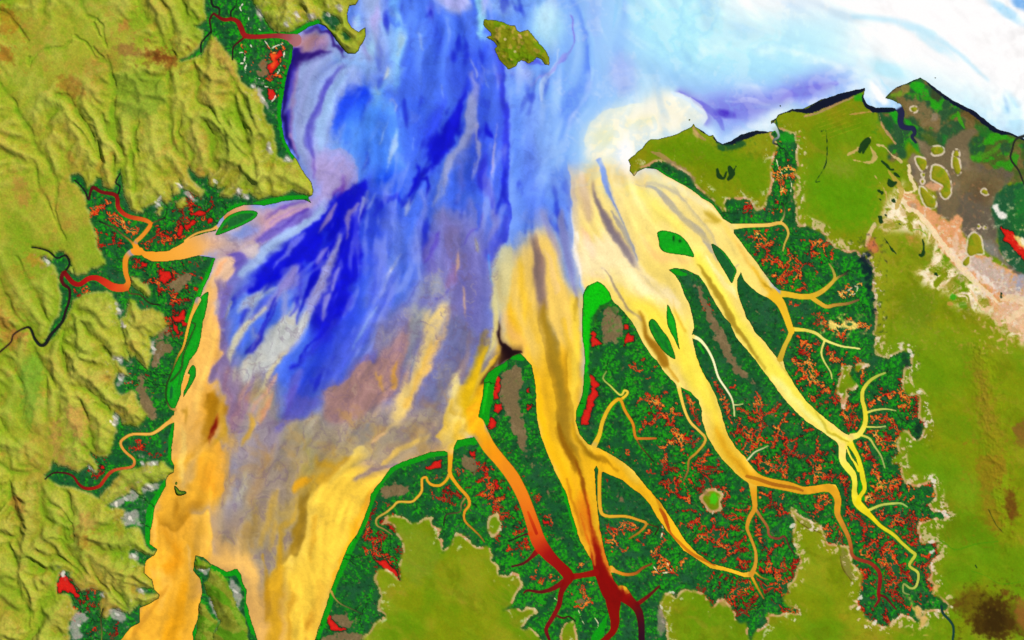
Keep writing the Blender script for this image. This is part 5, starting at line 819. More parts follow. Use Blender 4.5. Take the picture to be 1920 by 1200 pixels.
eh = np.exp(-((X - (1838 + (Y - 640) * .12)) / 26) ** 2) * ss(620, 660, Y) * (1 - ss(960, 1010, Y)) + np.exp(-((X - 1895) ** 2 + (Y - 1000) ** 2) / 900) * .5
Hh += eh * (fbm(X + q1 * 20, Y, 13, 4, 78, .6, True) * 4.5)
isl1 = ISL == 1
Hh = np.where(isl1, 7.5 * (fbm(X, Y, 22, 4, 80, .5, True) - .25) * ss(0, 9, shore), Hh)
# faults and stream valleys of the western ranges: half width, depth
vd = np.full(L.shape, 99.0, f32)
for v in VAL: line_dist(jag(smooth_line(P(v), 3), .8, 3, 5)[:-5], 9, xs, ys, D=vd)
vd = remap(vd, q1 * 30, q2 * 30); n_v = fbm(X, Y, 50, 3, 170)
vfloor = (1 - ss(0.5, 5.5, vd))
Hh -= west * 1.1 * vfloor * (.2 + 1.2 * ss(.3, .7, n_v))
Hh *= 1 + .62 * west; Hh += west * rug * 1.7 * (fbm(X + q2 * 40, Y - q1 * 40, 8.5, 3, 172, .55, True) - .5)
Hh = Hh * np.where(west > .5, ss(-1, 13, dn), ss(-1, 8, dn)) + np.where(west > .5, 2.2, .5) * ss(0, 6, dn)
hillh = ss(0, 5, hills)
low = .25 + .12 * ss(0, 6, shore)
Z = np.where(dry, np.maximum(Hh + 1.6 * west + .5, .35), low + .25 * (fbm(X, Y, 6, 2, 81) - .3))
Z = Z + hillh * 1.4
Z = np.where(L > -3.9, np.where(L > 0, np.minimum(Z, L * .8 + .05 + ss(1, 6, shore) * 50), L * .5), -2.0)
Z = Z * ss(-6000, -1500, -np.hypot(X - 960, Y - 600)) if False else Z

# ------------------------------------------------------------------ colour of the land
LC = np.zeros(L.shape + (3,), f32)
def win(p, m):
    j0, j1 = np.searchsorted(ys, [p[:, 1].min() - m, p[:, 1].max() + m]); i0, i1 = np.searchsorted(xs, [p[:, 0].min() - m, p[:, 0].max() + m])
    return slice(max(0, j0), j1), slice(max(0, i0), i1)
def lp(col, op, feather, s, amp=.8, where=None, rough=1.0):
    """lay a colour over an outlined patch of ground; rough ragged edges"""
    p = P(s); w = win(p, feather * 3 + 12); q = jag(p, amp, len(p) + 7, 4)
    a = fill(q, xs[w[1]], ys[w[0]]).astype(f32)
    a = blur(a, max(.8, feather / STEP)) if feather > 0 else blur(a, 1)
    if rough: a = ss(.5 - .5 * 1, 1.0, a + (fn[w] - .5) * rough)
    if where is not None: a = a * where[w]
    mix(LC[w], col, a * op)
def lst(col, op, s, soft=1.0, where=None, rough=.8):
    w_ = P(s); q = smooth_line(w_, 4); w = win(q, q[:, 2].max() + 4); W = np.full((w[0].stop - w[0].start, w[1].stop - w[1].start), -99.0, f32)
    line_dist(q, q[:, 2].max() + 4, xs[w[1]], ys[w[0]], W=W); a = ss(0, soft, W + (fn[w] - .5) * 2 * rough)
    if where is not None: a = a * where[w]
    mix(LC[w], col, a * op)
def lb(col, op, x, y, rx, ry=None, rot=0, rough=.6):
    ry = ry or rx; w = win(np.array([[x - max(rx, ry), y - max(rx, ry)], [x + max(rx, ry), y + max(rx, ry)]]), 2); c, s = math.cos(math.radians(rot)), math.sin(math.radians(rot))
    u, v = X[w] - x, Y[w] - y; d = np.sqrt(((u * c + v * s) / rx) ** 2 + ((-u * s + v * c) / ry) ** 2)
    mix(LC[w], col, (1 - ss(.55, 1, d + (fn[w] - .5) * rough)) * op)
fn = fbm(X, Y, 6, 3, 90)
n1 = fbm(X, Y, 90, 4, 91); n2 = fbm(X, Y, 45, 5, 92); n3 = fbm(X, Y, 14, 4, 93, .6); n4 = vnoise(X / 2.1, Y / 2.1, 9); n5 = vnoise(X / 1.3, Y / 1.3, 19)
# western uplands
LC[:] = np.array([164, 168, 48], f32) / 255
mix(LC, (174, 178, 70), ss(.5, .75, n2) * .6); mix(LC, (122, 156, 28), ss(.48, .66, n1) * .6); mix(LC, (176, 136, 58), ss(.54, .74, fbm(X, Y, 70, 4, 94)) * .4); mix(LC, (188, 120, 56), ss(.62, .77, fbm(X, Y, 26, 4, 95)) * .3)
mix(LC, (112, 150, 22), ss(.5, .7, n3) * .35)
mix(LC, (104, 158, 18), ss(.15, .7, vfl) * .55); mix(LC, (92, 150, 16), vfloor * .2 * ss(.35, .6, n2))
relh = Hh / 11.0
mix(LC, (118, 164, 24), ss(.15, -.35, relh) * .4 * west); mix(LC, (198, 194, 96), ss(.15, .5, relh) * .35 * west)
# brown and green patches one can see there
for c_, o_, s_ in [((150,98,40), .8, "270,92 300,95 330,105 336,120 320,128 290,118 268,108"), ((110,60,20), .75, "278,96 310,100 332,112 318,120 290,112"), ((150,95,60), .6, "220,85 250,80 268,100 255,112 225,98"), ((186,116,60), .6, "222,40 242,35 244,58 226,62"), ((160,92,30), .6, "0,85 25,92 28,115 0,120"), ((165,110,30), .6, "0,10 25,20 40,45 30,60 0,70"),
   ((160,100,40), .55, "110,140 150,150 162,180 130,185 108,165"), ((120,150,40), .7, "212,140 270,135 308,150 312,190 290,215 250,225 222,200 215,165"), ((180,130,70), .5, "400,60 420,90 440,130 455,160 430,140 400,100"), ((106,156,44), .6, "45,670 75,665 80,700 70,760 60,800 45,790 40,740"), ((196,140,80), .55, "128,760 160,770 168,800 150,830 130,800"), ((190,130,80), .5, "95,790 112,790 118,860 160,885 120,880 100,850"),
   ((170,110,50), .5, "20,930 45,935 40,960 20,955"), ((185,120,80), .5, "240,905 260,915 250,935 235,928"), ((120,150,30), .5, "0,1060 30,1080 40,1140 25,1150 0,1110"), ((150,100,30), .6, "145,1000 165,1005 168,1025 150,1030"), ((175,125,70), .45, "150,960 180,970 175,990 150,985"), ((176,110,50), .5, "0,580 20,600 35,640 25,660 0,640"), ((185,115,60), .6, "25,618 55,622 55,632 28,636"), ((200,120,50), .5, "45,480 80,478 100,490 60,500"), ((190,120,70), .45, "20,320 50,340 60,380 40,390 25,350")]:
    lp(c_, o_, 4, s_, 1.5, west, 1.4)
# eastern plain
E_ = ss(0, 1, (1 - west) * 1.0)
pl = np.zeros_like(LC); pl[:] = np.array([126, 143, 12], f32) / 255
mix(pl, (150, 154, 30), ss(.45, .68, n1) * .7); mix(pl, (98, 142, 8), ss(.46, .62, fbm(X, Y, 100, 3, 96)) * .75); mix(pl, (150, 128, 26), ss(.58, .78, n2) * .35); mix(pl, (108, 150, 20), ss(.55, .75, fbm(ax_ / 3, ay_, 30, 4, 97)) * .4); mix(pl, (165, 140, 50), ss(.6, .78, fbm(ax_ / 4 + q1 * 60, ay_ + q2 * 40, 16, 4, 98)) * .3); mix(pl, (134, 158, 22), ss(.55, .7, fbm(X + q1 * 60, Y + q2 * 60, 24, 5, 198, .6)) * .35); mix(pl, (100, 118, 6), ss(.55, .72, fbm(X + q2 * 60, Y + q1 * 60, 30, 5, 199, .6)) * .4)
mix(LC, pl, E_)
lp((100, 148, 8), .75, 14, "1495,310 1560,300 1650,300 1655,400 1620,440 1540,430 1500,400", 2); lp((88, 150, 6), .7, 12, "1510,330 1560,340 1640,340 1640,410 1600,420 1540,400", 2); lp((96, 142, 4), .75, 8, "1195,300 1240,265 1290,250 1330,270 1400,290 1440,300 1440,370 1400,360 1380,330 1300,310 1240,295", 2); lp((112,134,4), .6, 8, "1290,290 1360,310 1340,360 1310,330", 2)
lp((160, 130, 20), .5, 10, "1180,300 1200,282 1230,275 1215,300 1190,318", 2); lp((150,150,60), .5, 10, "1540,300 1620,310 1600,330 1550,325", 2); lp((128,128,10), .6, 10, "1590,980 1620,1000 1650,1000 1640,960", 2)
lp((100, 150, 10), .5, 16, "1650,640 1760,620 1850,640 1830,720 1760,760 1700,740", 2); lp((98, 110, 4), .7, 14, "1780,970 1850,960 1850,1010 1800,1020 1750,1000", 3); lp((95,150,10),.4,12,"1700,870 1760,900 1800,960 1770,1060 1800,1100 1860,1060 1820,880 1760,840",3)
lp((104,132,20), .7, 10, "1690,560 1720,540 1760,560 1740,620 1700,620", 3); lp((130,150,40), .5, 8, "740,980 800,990 830,1050 780,1100 740,1060", 3)
for x, y in [(1840,1010), (1800,1080), (1690,620), (1740,700), (1790,800)]: lb((92,140,8), .35, x, y, 46, 30, 30)
# ridge country at the right edge, the burnt ground below it
lp((146, 124, 26), .4, 6, "1818,650 1838,645 1850,700 1868,760 1880,830 1885,880 1868,890 1850,850 1832,780 1822,700", 3, None, 1.6); lp((160,124,44), .4, 4, "1828,690 1840,690 1856,760 1866,800 1850,810 1835,760", 3, None, 1.6); lp((150,115,28), .6, 5, "1830,860 1880,850 1890,880 1860,920 1880,980 1870,1000 1850,980 1835,900", 2, None, 1.5); lp((104,62,20), .85, 3, "1886,920 1900,915 1905,945 1910,965 1895,982 1885,960", 2); lp((130,90,40), .8, 3, "1898,800 1920,790 1960,800 1960,840 1910,835", 2)
lp((92, 76, 14), .75, 8, "1780,1135 1815,1100 1850,1108 1870,1118 1905,1125 1940,1150 1940,1190 1890,1192 1830,1185 1800,1150", 3); lp((66, 46, 10), .85, 5, "1828,1140 1850,1125 1870,1115 1882,1130 1900,1150 1905,1175 1890,1195 1860,1200 1830,1190 1822,1165", 3, None, 1.3); lp((50,34,8), .7, 5, "1845,1140 1880,1145 1885,1180 1850,1185", 2, None, 1.6); lp((146,96,40), .8, 4, "1905,1125 1960,1120 1960,1200 1920,1180 1903,1160", 2); lp((96,50,20),.6,3,"1880,1105 1895,1112 1890,1120 1876,1116",1)
lp((104,60,26), .6, 4, "1780,1130 1800,1125 1800,1140 1785,1145", 1)
for s_ in ["1700,1002,1.6 1760,1012,1.8 1790,1030,1.6 1830,1020,1.8 1870,1015,1.4", "1820,1070,1.2 1850,1080,1.3 1880,1095,1.3 1940,1085,1.2", "1752,955,1 1790,1035,.6"]: lst((80, 140, 10), .8, s_)
lst((70,80,20), .9, "1853,955,1.3 1860,970,1.5 1868,985,1.3 1880,998,1"); lst((84,66,20), .7, "1575,1042,1.5 1580,1065,2 1590,1080,1.8 1598,1092,1.3"); lp((132,128,60), .8, 2, "1578,1020 1590,1045 1600,1070 1600,1090 1585,1075 1575,1045", .5)
lp((140,140,60), .7, 2, "1480,950 1500,955 1520,975 1530,990 1515,995 1495,975", .5); lst((90,60,16), .8, "1482,958,1.2 1495,975,1.5 1515,990,1.4 1540,1000,1.4 1552,1012,1")
for s_ in ["1300,240,3 1312,256,3 1322,262,2.5", "1222,285,2 1240,292,5 1255,304,5 1268,318,3", "1790,900,1"]: 
    if s_.count(' '): lst((168,138,86), .85, s_)
lp((158,130,92), .9, 2, "1242,298 1262,302 1290,320 1306,336 1302,345 1285,330 1262,316 1248,308", 1.2)
lp((214,178,118), .7, 1.5, "1297,240 1308,246 1310,262 1300,252", 1)

# north-eastern coast country
NE = ss(0, 1, NEM.astype(f32))
ne = np.zeros_like(LC); ne[:] = np.array([74, 96, 36], f32) / 255
mix(ne, (120, 100, 58), ss(.42, .58, fbm(X, Y, 34, 4, 101)) * .95); mix(ne, (34, 84, 50), ss(.5, .62, fbm(X, Y, 40, 4, 102)) * .85); mix(ne, (46, 150, 22), ss(.60, .72, fbm(X + q1 * 40, Y + q2 * 40, 22, 4, 103)) * .85)
bn = blur(NEM.astype(f32), 1.2)[..., None]; LC += (ne - LC) * bn
nz = NEM.astype(f32)
lp((36, 170, 24), .95, 2, "1702,160 1722,150 1735,160 1742,175 1742,182 1728,180 1712,170", 1.5, None, 1.3); lp((40,165,20), .9, 2, "1742,190 1768,185 1766,202 1760,215 1745,200", 2, None, 1.4); lp((30,165,25), .9, 1.5, "1650,205 1668,202 1680,204 1684,218 1684,235 1676,228 1670,214 1655,210", 1.2); lp((24,90,36), .8, 2, "1652,216 1668,222 1676,238 1672,250 1655,230", 1)
lp((34,160,22), .85, 1.5, "1694,222 1708,228 1722,240 1716,246 1700,234", 1); lp((30,120,40), .8, 2, "1765,252 1778,254 1776,270 1766,272", 1); lp((40,150,30), .8, 2, "1700,258 1722,265 1740,290 1750,302 1735,295 1715,278", 1); lst((60,170,20), .8, "1796,210,2 1800,225,4 1808,240,2"); lst((60,170,30), .8, "1692,245,1 1696,262,1 1692,275,1")
lp((46,160,20), .9, 2, "1850,250 1870,248 1900,256 1900,266 1875,262 1862,270 1845,275", 1.5, None, 1.3); lp((30,110,34), .8, 2, "1825,225 1860,235 1852,262 1832,250", 1.5); lp((74,160,26), .6, 2, "1815,290 1850,282 1880,270 1870,285 1840,300 1820,300", 2, None, 1.5); lp((90,72,30), .6, 3, "1800,195 1830,212 1860,240 1830,232 1800,212", 1.5)
lp((110,160,30), .8, 2, "1668,178 1690,168 1704,172 1690,182 1675,184", 1); lp((146,120,66), .8, 2, "1688,160 1706,158 1706,172 1690,178", 1); lp((50,90,40), .7, 2, "1745,160 1765,178 1760,190 1745,180", 1)
lp((128,108,70), .9, 3, "1690,192 1720,186 1740,200 1760,215 1768,240 1755,245 1730,235 1710,215", 2, None, 1.5); lp((150,134,112), .7, 2, "1745,213 1760,216 1758,228 1745,225", 1.5)
# brown flats and what stands on them
bf = blur(BRF.astype(f32), 1.3)
mix(LC, (112, 98, 68), bf); mix(LC, (134, 118, 88), bf * ss(.5, .7, n2) * .8); mix(LC, (92, 84, 72), bf * ss(.5, .65, fbm(X, Y, 50, 3, 104)) * .7); lp((122,122,118), .7, 6, "1800,440 1860,450 1900,505 1880,505 1845,480 1815,470", 3, bf); lp((108,92,50), .6, 8, "1790,320 1890,320 1870,370 1800,360", 3, bf)
lp((134,138,132), .6, 3, "1835,450 1855,460 1870,490 1855,488 1840,470", 3, bf); lp((156,160,170), .8, 3, "1892,515 1925,512 1925,550 1905,540", 1)
lp((96,70,40),.5,8,"1820,340 1870,345 1850,385 1820,380",3,bf)
lp((28, 88, 52), .95, 2, "1868,362 1885,348 1900,345 1960,340 1960,520 1905,510 1888,490 1872,465 1870,425 1862,412 1858,392", 1.5); lp((30,110,40), .6, 3, "1885,400 1930,380 1930,440 1900,440", 3, None, 1.6); lp((30,130,40), .5, 2, "1900,360 1920,350 1925,400 1905,410", 2, None, 1.5)
# salmon sands and pale veined rim
sal = "1689,363 1700,357 1716,365 1726,383 1750,393 1760,402 1782,415 1790,402 1800,402 1805,418 1800,430 1808,446 1816,462 1814,478 1845,478 1880,500 1904,512 1925,530 1925,640 1905,610 1870,595 1850,560 1820,520 1790,500 1765,470 1740,430 1722,405 1700,390"
lp((226, 160, 108), 1, 1.5, sal, 1.6); lp((200,168,136), .8, 3, "1815,480 1850,485 1890,515 1870,530 1830,510", 2, None, 1.5); lp((176,150,124), .8, 2, "1704,384 1716,380 1722,392 1708,394", 1); lp((222,166,120), .9, 1.5, "1722,348 1760,340 1774,346 1772,356 1752,358 1738,352", 1.2); lp((222,190,160), .7, 4, "1870,560 1925,560 1925,620 1880,600", 3, None, 1.6)
vz = blur(fill(jag(P("1690,340 1710,368 1700,395 1722,400 1745,432 1770,475 1792,505 1822,522 1855,560 1872,595 1925,600 1925,650 1880,620 1850,585 1815,580 1790,570 1780,545 1740,540 1712,510 1740,500 1752,470 1730,440 1690,430 1665,430 1650,440 1655,400 1670,370"), 1, 4), xs, ys).astype(f32), 4)
cw_ = fbm(X + q1 * 50 + 14 * (n3 - .5), Y + q2 * 50, 19, 5, 105, .6, True)
mix(LC, (224, 206, 150), vz * ss(.52, .72, cw_) * .95); mix(LC, (252, 238, 205), vz * ss(.66, .8, cw_) * .95); mix(LC, (196, 160, 96), vz * ss(.5, .7, fbm(X, Y, 15, 4, 106)) * .5)
lst((244, 222, 176), .9, "1703,310,3 1708,335,4 1716,355,3.5 1700,362,3 1685,355,3 1694,378,4 1705,392,5 1722,400,5 1745,428,6 1765,455,6 1790,485,7 1812,512,7 1835,535,6 1855,552,5 1870,566,3", 1.5, None, 3.0)
lp((196,178,168), .75, 3, "1812,482 1850,484 1895,512 1925,545 1925,580 1890,560 1860,535 1830,512", 3, None, 1.8); lp((236,206,176), .7, 2, "1790,440 1812,470 1810,500 1796,480 1782,455", 2, None, 1.8); lp((240,228,214), .8, 1.5, "1822,505 1850,520 1875,545 1860,540 1835,525", 2, None, 1.8); lp((150,160,186), .7, 3, "1896,516 1925,520 1925,550 1905,536", 2, None, 1.5)
lp((228,180,140), .8, 4, "1850,580 1880,590 1925,600 1925,640 1895,622 1860,600", 3, None, 1.8); mix(LC, (240,226,200), blur(fill(P("1690,363 1726,383 1760,402 1800,420 1816,470 1880,500 1925,530 1925,640 1870,595 1820,520 1750,440"), xs, ys).astype(f32), 2) * ss(.60, .72, fbm(X + q1 * 20, Y, 9, 4, 176, .6)) * .6)
lst((236,200,150), .8, "1860,575,3 1845,580,3 1835,570,2 1820,545,2", 1, None, 2.5); lst((240,214,170), .7, "1880,560,6 1905,560,8 1925,575,8 1890,600,6", 1, None, 4.0)
# rims of the salt and sand around the plain
for c_, s_ in [((214,178,120), "1590,290,2 1605,282,3 1620,270,2 1632,258,1.5"), ((214,178,120), "1632,275,2 1640,295,5 1630,305,3 1600,300,2"), ((220,190,140), "1645,272,1.5 1658,275,2 1672,290,2 1690,303,3"), ((190,110,66), "1478,255,1.2 1500,256,1.5"), ((200,150,110), "1649,212,1 1653,232,2.4 1664,250,3 1678,268,2"),
   ((206,170,120), "1507,218,1 1530,210,1.6 1560,196,1.8 1600,176,2 1615,170,1.5"), ((198,150,90), "1592,215,1 1615,212,2 1642,208,1.2"), ((230,200,160), "1640,420,3 1630,440,5 1625,460,3"), ((208,170,110), "1640,330,1 1655,350,1.5 1662,370,2 1655,400,1.5"), ((190,160,70), "1665,320,2 1680,340,5 1690,360,5 1680,390,4")]:
    lst(c_, .8, s_, 1.2, None, 2.4)
lp((210,112,80), .85, 3, "1627,450 1638,445 1648,472 1640,476 1625,468", 1.5); lp((200,130,70), .5, 4, "1695,440 1715,442 1712,452 1698,450", 1.5); lp((226,110,66), .85, 3, "1606,484 1620,482 1624,494 1610,496", 1)
for s_ in ["1538,250,1", "1456,272,1"]: pass
for k in range(7):                                            # old beach ridges on the plain by the coast
    o = k * 7.5; lst((176, 158, 40), .4, f"{1520 + k * 4},{218 + o:.0f},.8 {1560 + k * 3},{205 + o:.0f},1 {1600 + k * 4},{190 + o:.0f},.8", 1, None, 1.2)
# ponds and dark wet hollows
for s_ in ["1653,302,2 1661,309,3.4 1668,317,2", "1676,325,2 1681,328,3.4 1687,332,1.6", "1666,336,2.4 1670,345,7 1680,343,3", "1648,358,3.2 1654,362,3.5", "1649,373,2 1651,375,2", "1650,408,5 1652,416,5", "1675,376,4 1677,378,3", "1660,403,2 1662,405,2", "1730,450,2.2 1732,462,2.4 1730,478,4 1724,478,2.5", "1657,445,.8 1666,458,1.4 1671,466,3 1680,476,1", "1686,420,2 1689,421,1.5", "1755,514,4 1757,516,3", "1877,550,2.5 1877,558,2.4",
   "1345,318,3 1348,330,5.5 1357,334,3 1362,322,2", "1368,315,5 1372,327,6.5 1366,336,3 1380,312,2", "1612,284,4 1620,270,7 1628,264,6 1618,286,3", "1540,246,1.5 1549,248,1.5 1549,305,1.3 1530,339,1 1537,340,1", "1829,1060,2.2 1831,1064,2", "1672,560,.8", "1670,318,2 1675,318,2"]:
    if s_.count(' '): lst((24, 58, 24), .95, s_, 1.2, None, 1.4)
lb((60,160,20), .95, 1787, 557, 8); lb((90,150,30), .6, 1805, 572, 10, 8); lst((110,170,20), .8, "1710,432,1 1722,430,1.2 1735,438,1.2 1738,443,1"); lb((210,150,80),.7,1782,570,7,5)
# small hills rising from the flats, each with a white salt rim
hr = fbm(X, Y, 7, 3, 107)
rim = (hills > -3.2) & (hillk > 0); rm = ss(-3.2, -1.2, hills + (hr - .5) * 2.5) * (hillk > 0)
rm = rm * ss(.25, .5, fbm(X, Y, 9, 2, 177) + .18 * ss(2, -2, (X + Y) % 40 - 20) * 0); mix(LC, (226, 212, 186), rm * .85); mix(LC, (150, 148, 26), ss(.4, 2.2, hills + (hr - .5) * 1.5)); mix(LC, (112, 142, 20), ss(1, 3, hills) * ss(.5, .7, n3) * .7)

# ---- marsh: mangroves along every tidal creek, bare salt flats on the divides
mg = marsh.astype(f32); mgs = blur(mg, .7)
mc = np.zeros_like(LC); mc[:] = np.array([26, 86, 46], f32) / 255
mix(mc, (44, 96, 62), ss(.45, .7, n2) * .6); mix(mc, (22, 72, 40), ss(.5, .7, n3) * .4)
grn = .62 + .8 * (fbm(X, Y, 60, 3, 111) - .5)
leaf = np.exp(-(d_all / 2.6) ** 1.4); leaf2 = np.exp(-(d_mid / 4.2) ** 1.6)
tn = fbm(X, Y, 4.5, 3, 112, .6)
gm = np.clip((leaf * .62 + leaf2 * .5) * (.45 + 1.1 * tn) * (grn + .35), 0, 1)
for (x, y, r, a) in [(1170, 700, 60, .5), (1200, 800, 60, .3), (1600, 540, 70, .4), (60, 60, 1, 0), (430, 30, 60, .7), (170, 370, 60, .3), (1000, 1090, 60, .6), (1130, 1140, 90, .5), (850, 950, 50, .3), (1040, 1140, 60, .6), (1440, 1000, 50, .5), (940, 1000, 50, .3), (1320, 640, 60, -.3), (1420, 600, 60, -.5), (1190, 930, 50, -.4), (1040, 960, 30, -.4), (1300, 780, 25, -.6)]:
    gm = gm * (1 + a * np.exp(-((X - x) ** 2 + (Y - y) ** 2) / (2 * r * r)))
gm = np.clip(gm, 0, 1)
gm = gm * (.5 + .9 * ss(.3, .7, fbm(X, Y, 2.8, 2, 117))); mix(mc, (26, 122, 24), gm * .82); mix(mc, (38, 170, 24), ss(.7, 1, gm) * .6)
mix(mc, (14, 44, 26), ss(.55, .75, fbm(X, Y, 5, 3, 113)) * .45)
# browner tidal mud far from the creeks
brp = ["1140,575 1155,578 1166,600 1166,628 1152,645 1132,642 1126,610 1130,585", "1305,534 1314,545 1330,575 1345,605 1360,625 1372,660 1385,690 1402,700 1398,712 1378,700 1355,660 1335,620 1318,575", "962,690 978,684 978,720 972,760 985,800 988,850 1003,875 1002,880 985,860 965,815 955,780 940,760 935,720 945,695", "870,855 885,858 893,880 890,890 872,880 866,865",
 "650,1080 665,1070 690,1062 706,1063 700,1080 703,1095 711,1110 705,1122 680,1125 655,1115 645,1095", "620,1155 650,1150 660,1165 658,1178 630,1172", "600,1195 640,1185 670,1190 690,1200 600,1210", "322,530 345,512 362,512 355,530 330,550 322,545", "262,690 275,735 295,775 290,785 270,780 262,750 258,720", "290,640 310,640 325,655 300,670 290,690 283,680", "292,620 318,612 315,625 295,640",
 "490,110 508,115 505,135 480,148", "1082,1120 1095,1120 1094,1130 1083,1135", "1026,920 1035,920 1034,927 1026,928", "1158,930 1168,935 1166,942 1158,940", "880,160 1,1 1,1", "712,920 740,905 770,915 760,930 725,935", "1407,745 1415,745 1413,752 1408,750", "1508,800 1,1 1,1", "1446,770 1452,770 1450,780 1446,780", "1460,770 1466,770 1465,780 1460,780", "1410,715 1420,712 1418,722 1410,724", "1240,975 1,1 1,1"]
brm = np.zeros(L.shape, f32)
for s_ in brp:
    if '1,1' in s_: continue
    p = jag(P(s_), 1.2, 6, 4); w = win(p, 12); brm[w] = np.maximum(brm[w], blur(fill(p, xs[w[1]], ys[w[0]]).astype(f32), 2.2))
brm = ss(.3, .7, brm + (fn - .5) * 1.5)
mix(mc, (124, 102, 68), brm * .95); mix(mc, (142, 120, 84), brm * ss(.5, .7, n3) * .6)
# salt flats: x, y, rx, ry, how much, hue (0 red .. 1 yellow)
SALT = [(1540,700,70,90,.62,.5),(1640,800,80,90,.75,.45),(1700,760,30,60,.8,.3),(1480,830,60,70,.7,.35),(1560,900,80,70,.7,.3),(1660,930,70,50,.9,.5),(1700,1000,50,60,.9,.35),(1650,1040,60,50,.8,.5),(1680,1080,50,60,1.0,.1),(1640,1160,50,30,.95,.1),(1560,1000,40,50,.9,.2),(1740,960,40,20,.9,0),(1740,1060,25,50,.9,.15),
 (1480,500,45,60,.62,.45),(1425,480,30,50,.6,.5),(1530,480,30,25,.7,.4),(1460,330,22,60,1.0,.75),(1590,610,30,12,1.1,1.0),(1400,390,30,16,.5,.3),(1600,545,30,20,.3,1.0),(1300,910,70,60,.75,.25),(1420,850,60,60,.75,.4),(1370,830,50,50,.6,.5),(1430,950,40,50,.7,.4),(1350,1000,70,50,.75,.2),(1390,1100,60,50,.9,.05),(1480,1080,40,60,.9,.05),(1450,1050,30,60,.6,.2),(1250,780,50,50,.55,.4),(1280,830,40,50,.6,.5),(1220,680,40,30,.35,.3),(1150,870,40,30,.45,.4),
 (1200,1000,60,30,.3,.6),(1250,1050,30,40,.4,.5),(1020,1080,40,60,.18,1.0),(1150,1010,40,30,.3,.4),(1090,1100,40,50,.25,1.0),(930,900,45,60,.5,.1),(980,980,40,60,.5,.15),(1010,1000,25,60,.4,.2),(850,920,40,40,.4,.1),(960,1010,30,30,.4,.2),(720,1010,30,50,.85,.02),(690,985,22,40,.7,0),(735,1060,20,30,1.0,0),
 (360,400,45,30,.85,.08),(330,430,40,30,.6,.1),(310,520,50,50,.72,.1),(350,560,30,50,.85,.05),(220,440,40,50,.35,.4),(200,400,30,40,.4,.6),(260,500,30,40,.3,.2),(330,590,25,40,.6,.05),(270,480,20,40,.4,.2),(120,1095,30,40,1.1,0),(150,1130,35,30,.6,.1),(270,720,40,30,.3,.1),(280,840,40,20,.3,.05),(185,880,20,25,.5,.1),(510,120,22,60,.55,.6),(460,110,22,40,.25,1.0),(170,1190,30,30,.3,0),(220,1180,20,20,.4,.05),(1350,750,50,40,.4,.4),(1400,780,40,40,.55,.5),(1500,640,40,40,.35,.5),(1330,560,30,50,.15,.2),(405,430,20,20,.5,.2),(150,545,20,15,.3,.2),(885,1020,1,1,0,0)]
den = np.zeros(L.shape, f32); hue = np.zeros(L.shape, f32); hw_ = np.full(L.shape, 1e-3, f32)
for (x, y, rx_, ry_, a, h) in SALT:
    w = win(np.array([[x - rx_ * 2.4, y - ry_ * 2.4], [x + rx_ * 2.4, y + ry_ * 2.4]]), 1)
    g = np.exp(-(((X[w] - x) / rx_) ** 2 + ((Y[w] - y) / ry_) ** 2) * 1.1); den[w] = np.maximum(den[w], g * a * 1.15); hue[w] += g * h; hw_[w] += g
hue = hue / hw_
dshore = np.minimum(shore, 12)
sn = fbm(X + q1 * 30, Y + q2 * 30, 6, 3, 114, .55, True); sb = fbm(X, Y, 24, 3, 115)
rdg = d_mid - blur(d_mid, 3.4)
v_ = rdg * .7 + d_mid * .34 + (sn - .55) * 12.0 + (sb - .5) * 10.0 + den * 5.0 - 7.85 + (fbm(X, Y, 3.0, 2, 116) - .5) * 3.4
v_ = np.where((dshore < 5), -9, v_); v_ = v_ - 9 * np.exp(-(d_big / 2.2) ** 2)
v_ = np.where(brm > .4, -9, v_)
v_ = np.where(ISL == 3, -9, v_)
sal_m = ss(.0, .7, v_) * (den > .12)
mix(mc, (12, 30, 18), ss(-2.0, -.2, v_) * ss(1.6, .4, v_) * .85 * ss(.15, .4, den))
vh = np.minimum(v_, 2.7) * .9 + (hue - .30) * 3.0 + (fbm(X, Y, 18, 2, 118) - .5) * 5
sc = np.zeros_like(mc); sc[:] = np.array([138, 12, 8], f32) / 255
mix(sc, (204, 26, 12), ss(.5, 1.5, vh)); mix(sc, (228, 92, 26), ss(1.7, 2.6, vh)); mix(sc, (240, 150, 50), ss(2.8, 3.8, vh)); mix(sc, (250, 216, 110), ss(4.0, 5.2, vh))
inner = ss(2.9, 3.6, v_)                     # pan floors inside the pale rims are teal again
mc = mc * (1 - (sal_m * (1 - inner))[..., None]) + sc * (sal_m * (1 - inner))[..., None]
SALTM = (sal_m * (1 - inner) > .5)
LC = LC * (1 - mgs[..., None]) + mc * mgs[..., None]
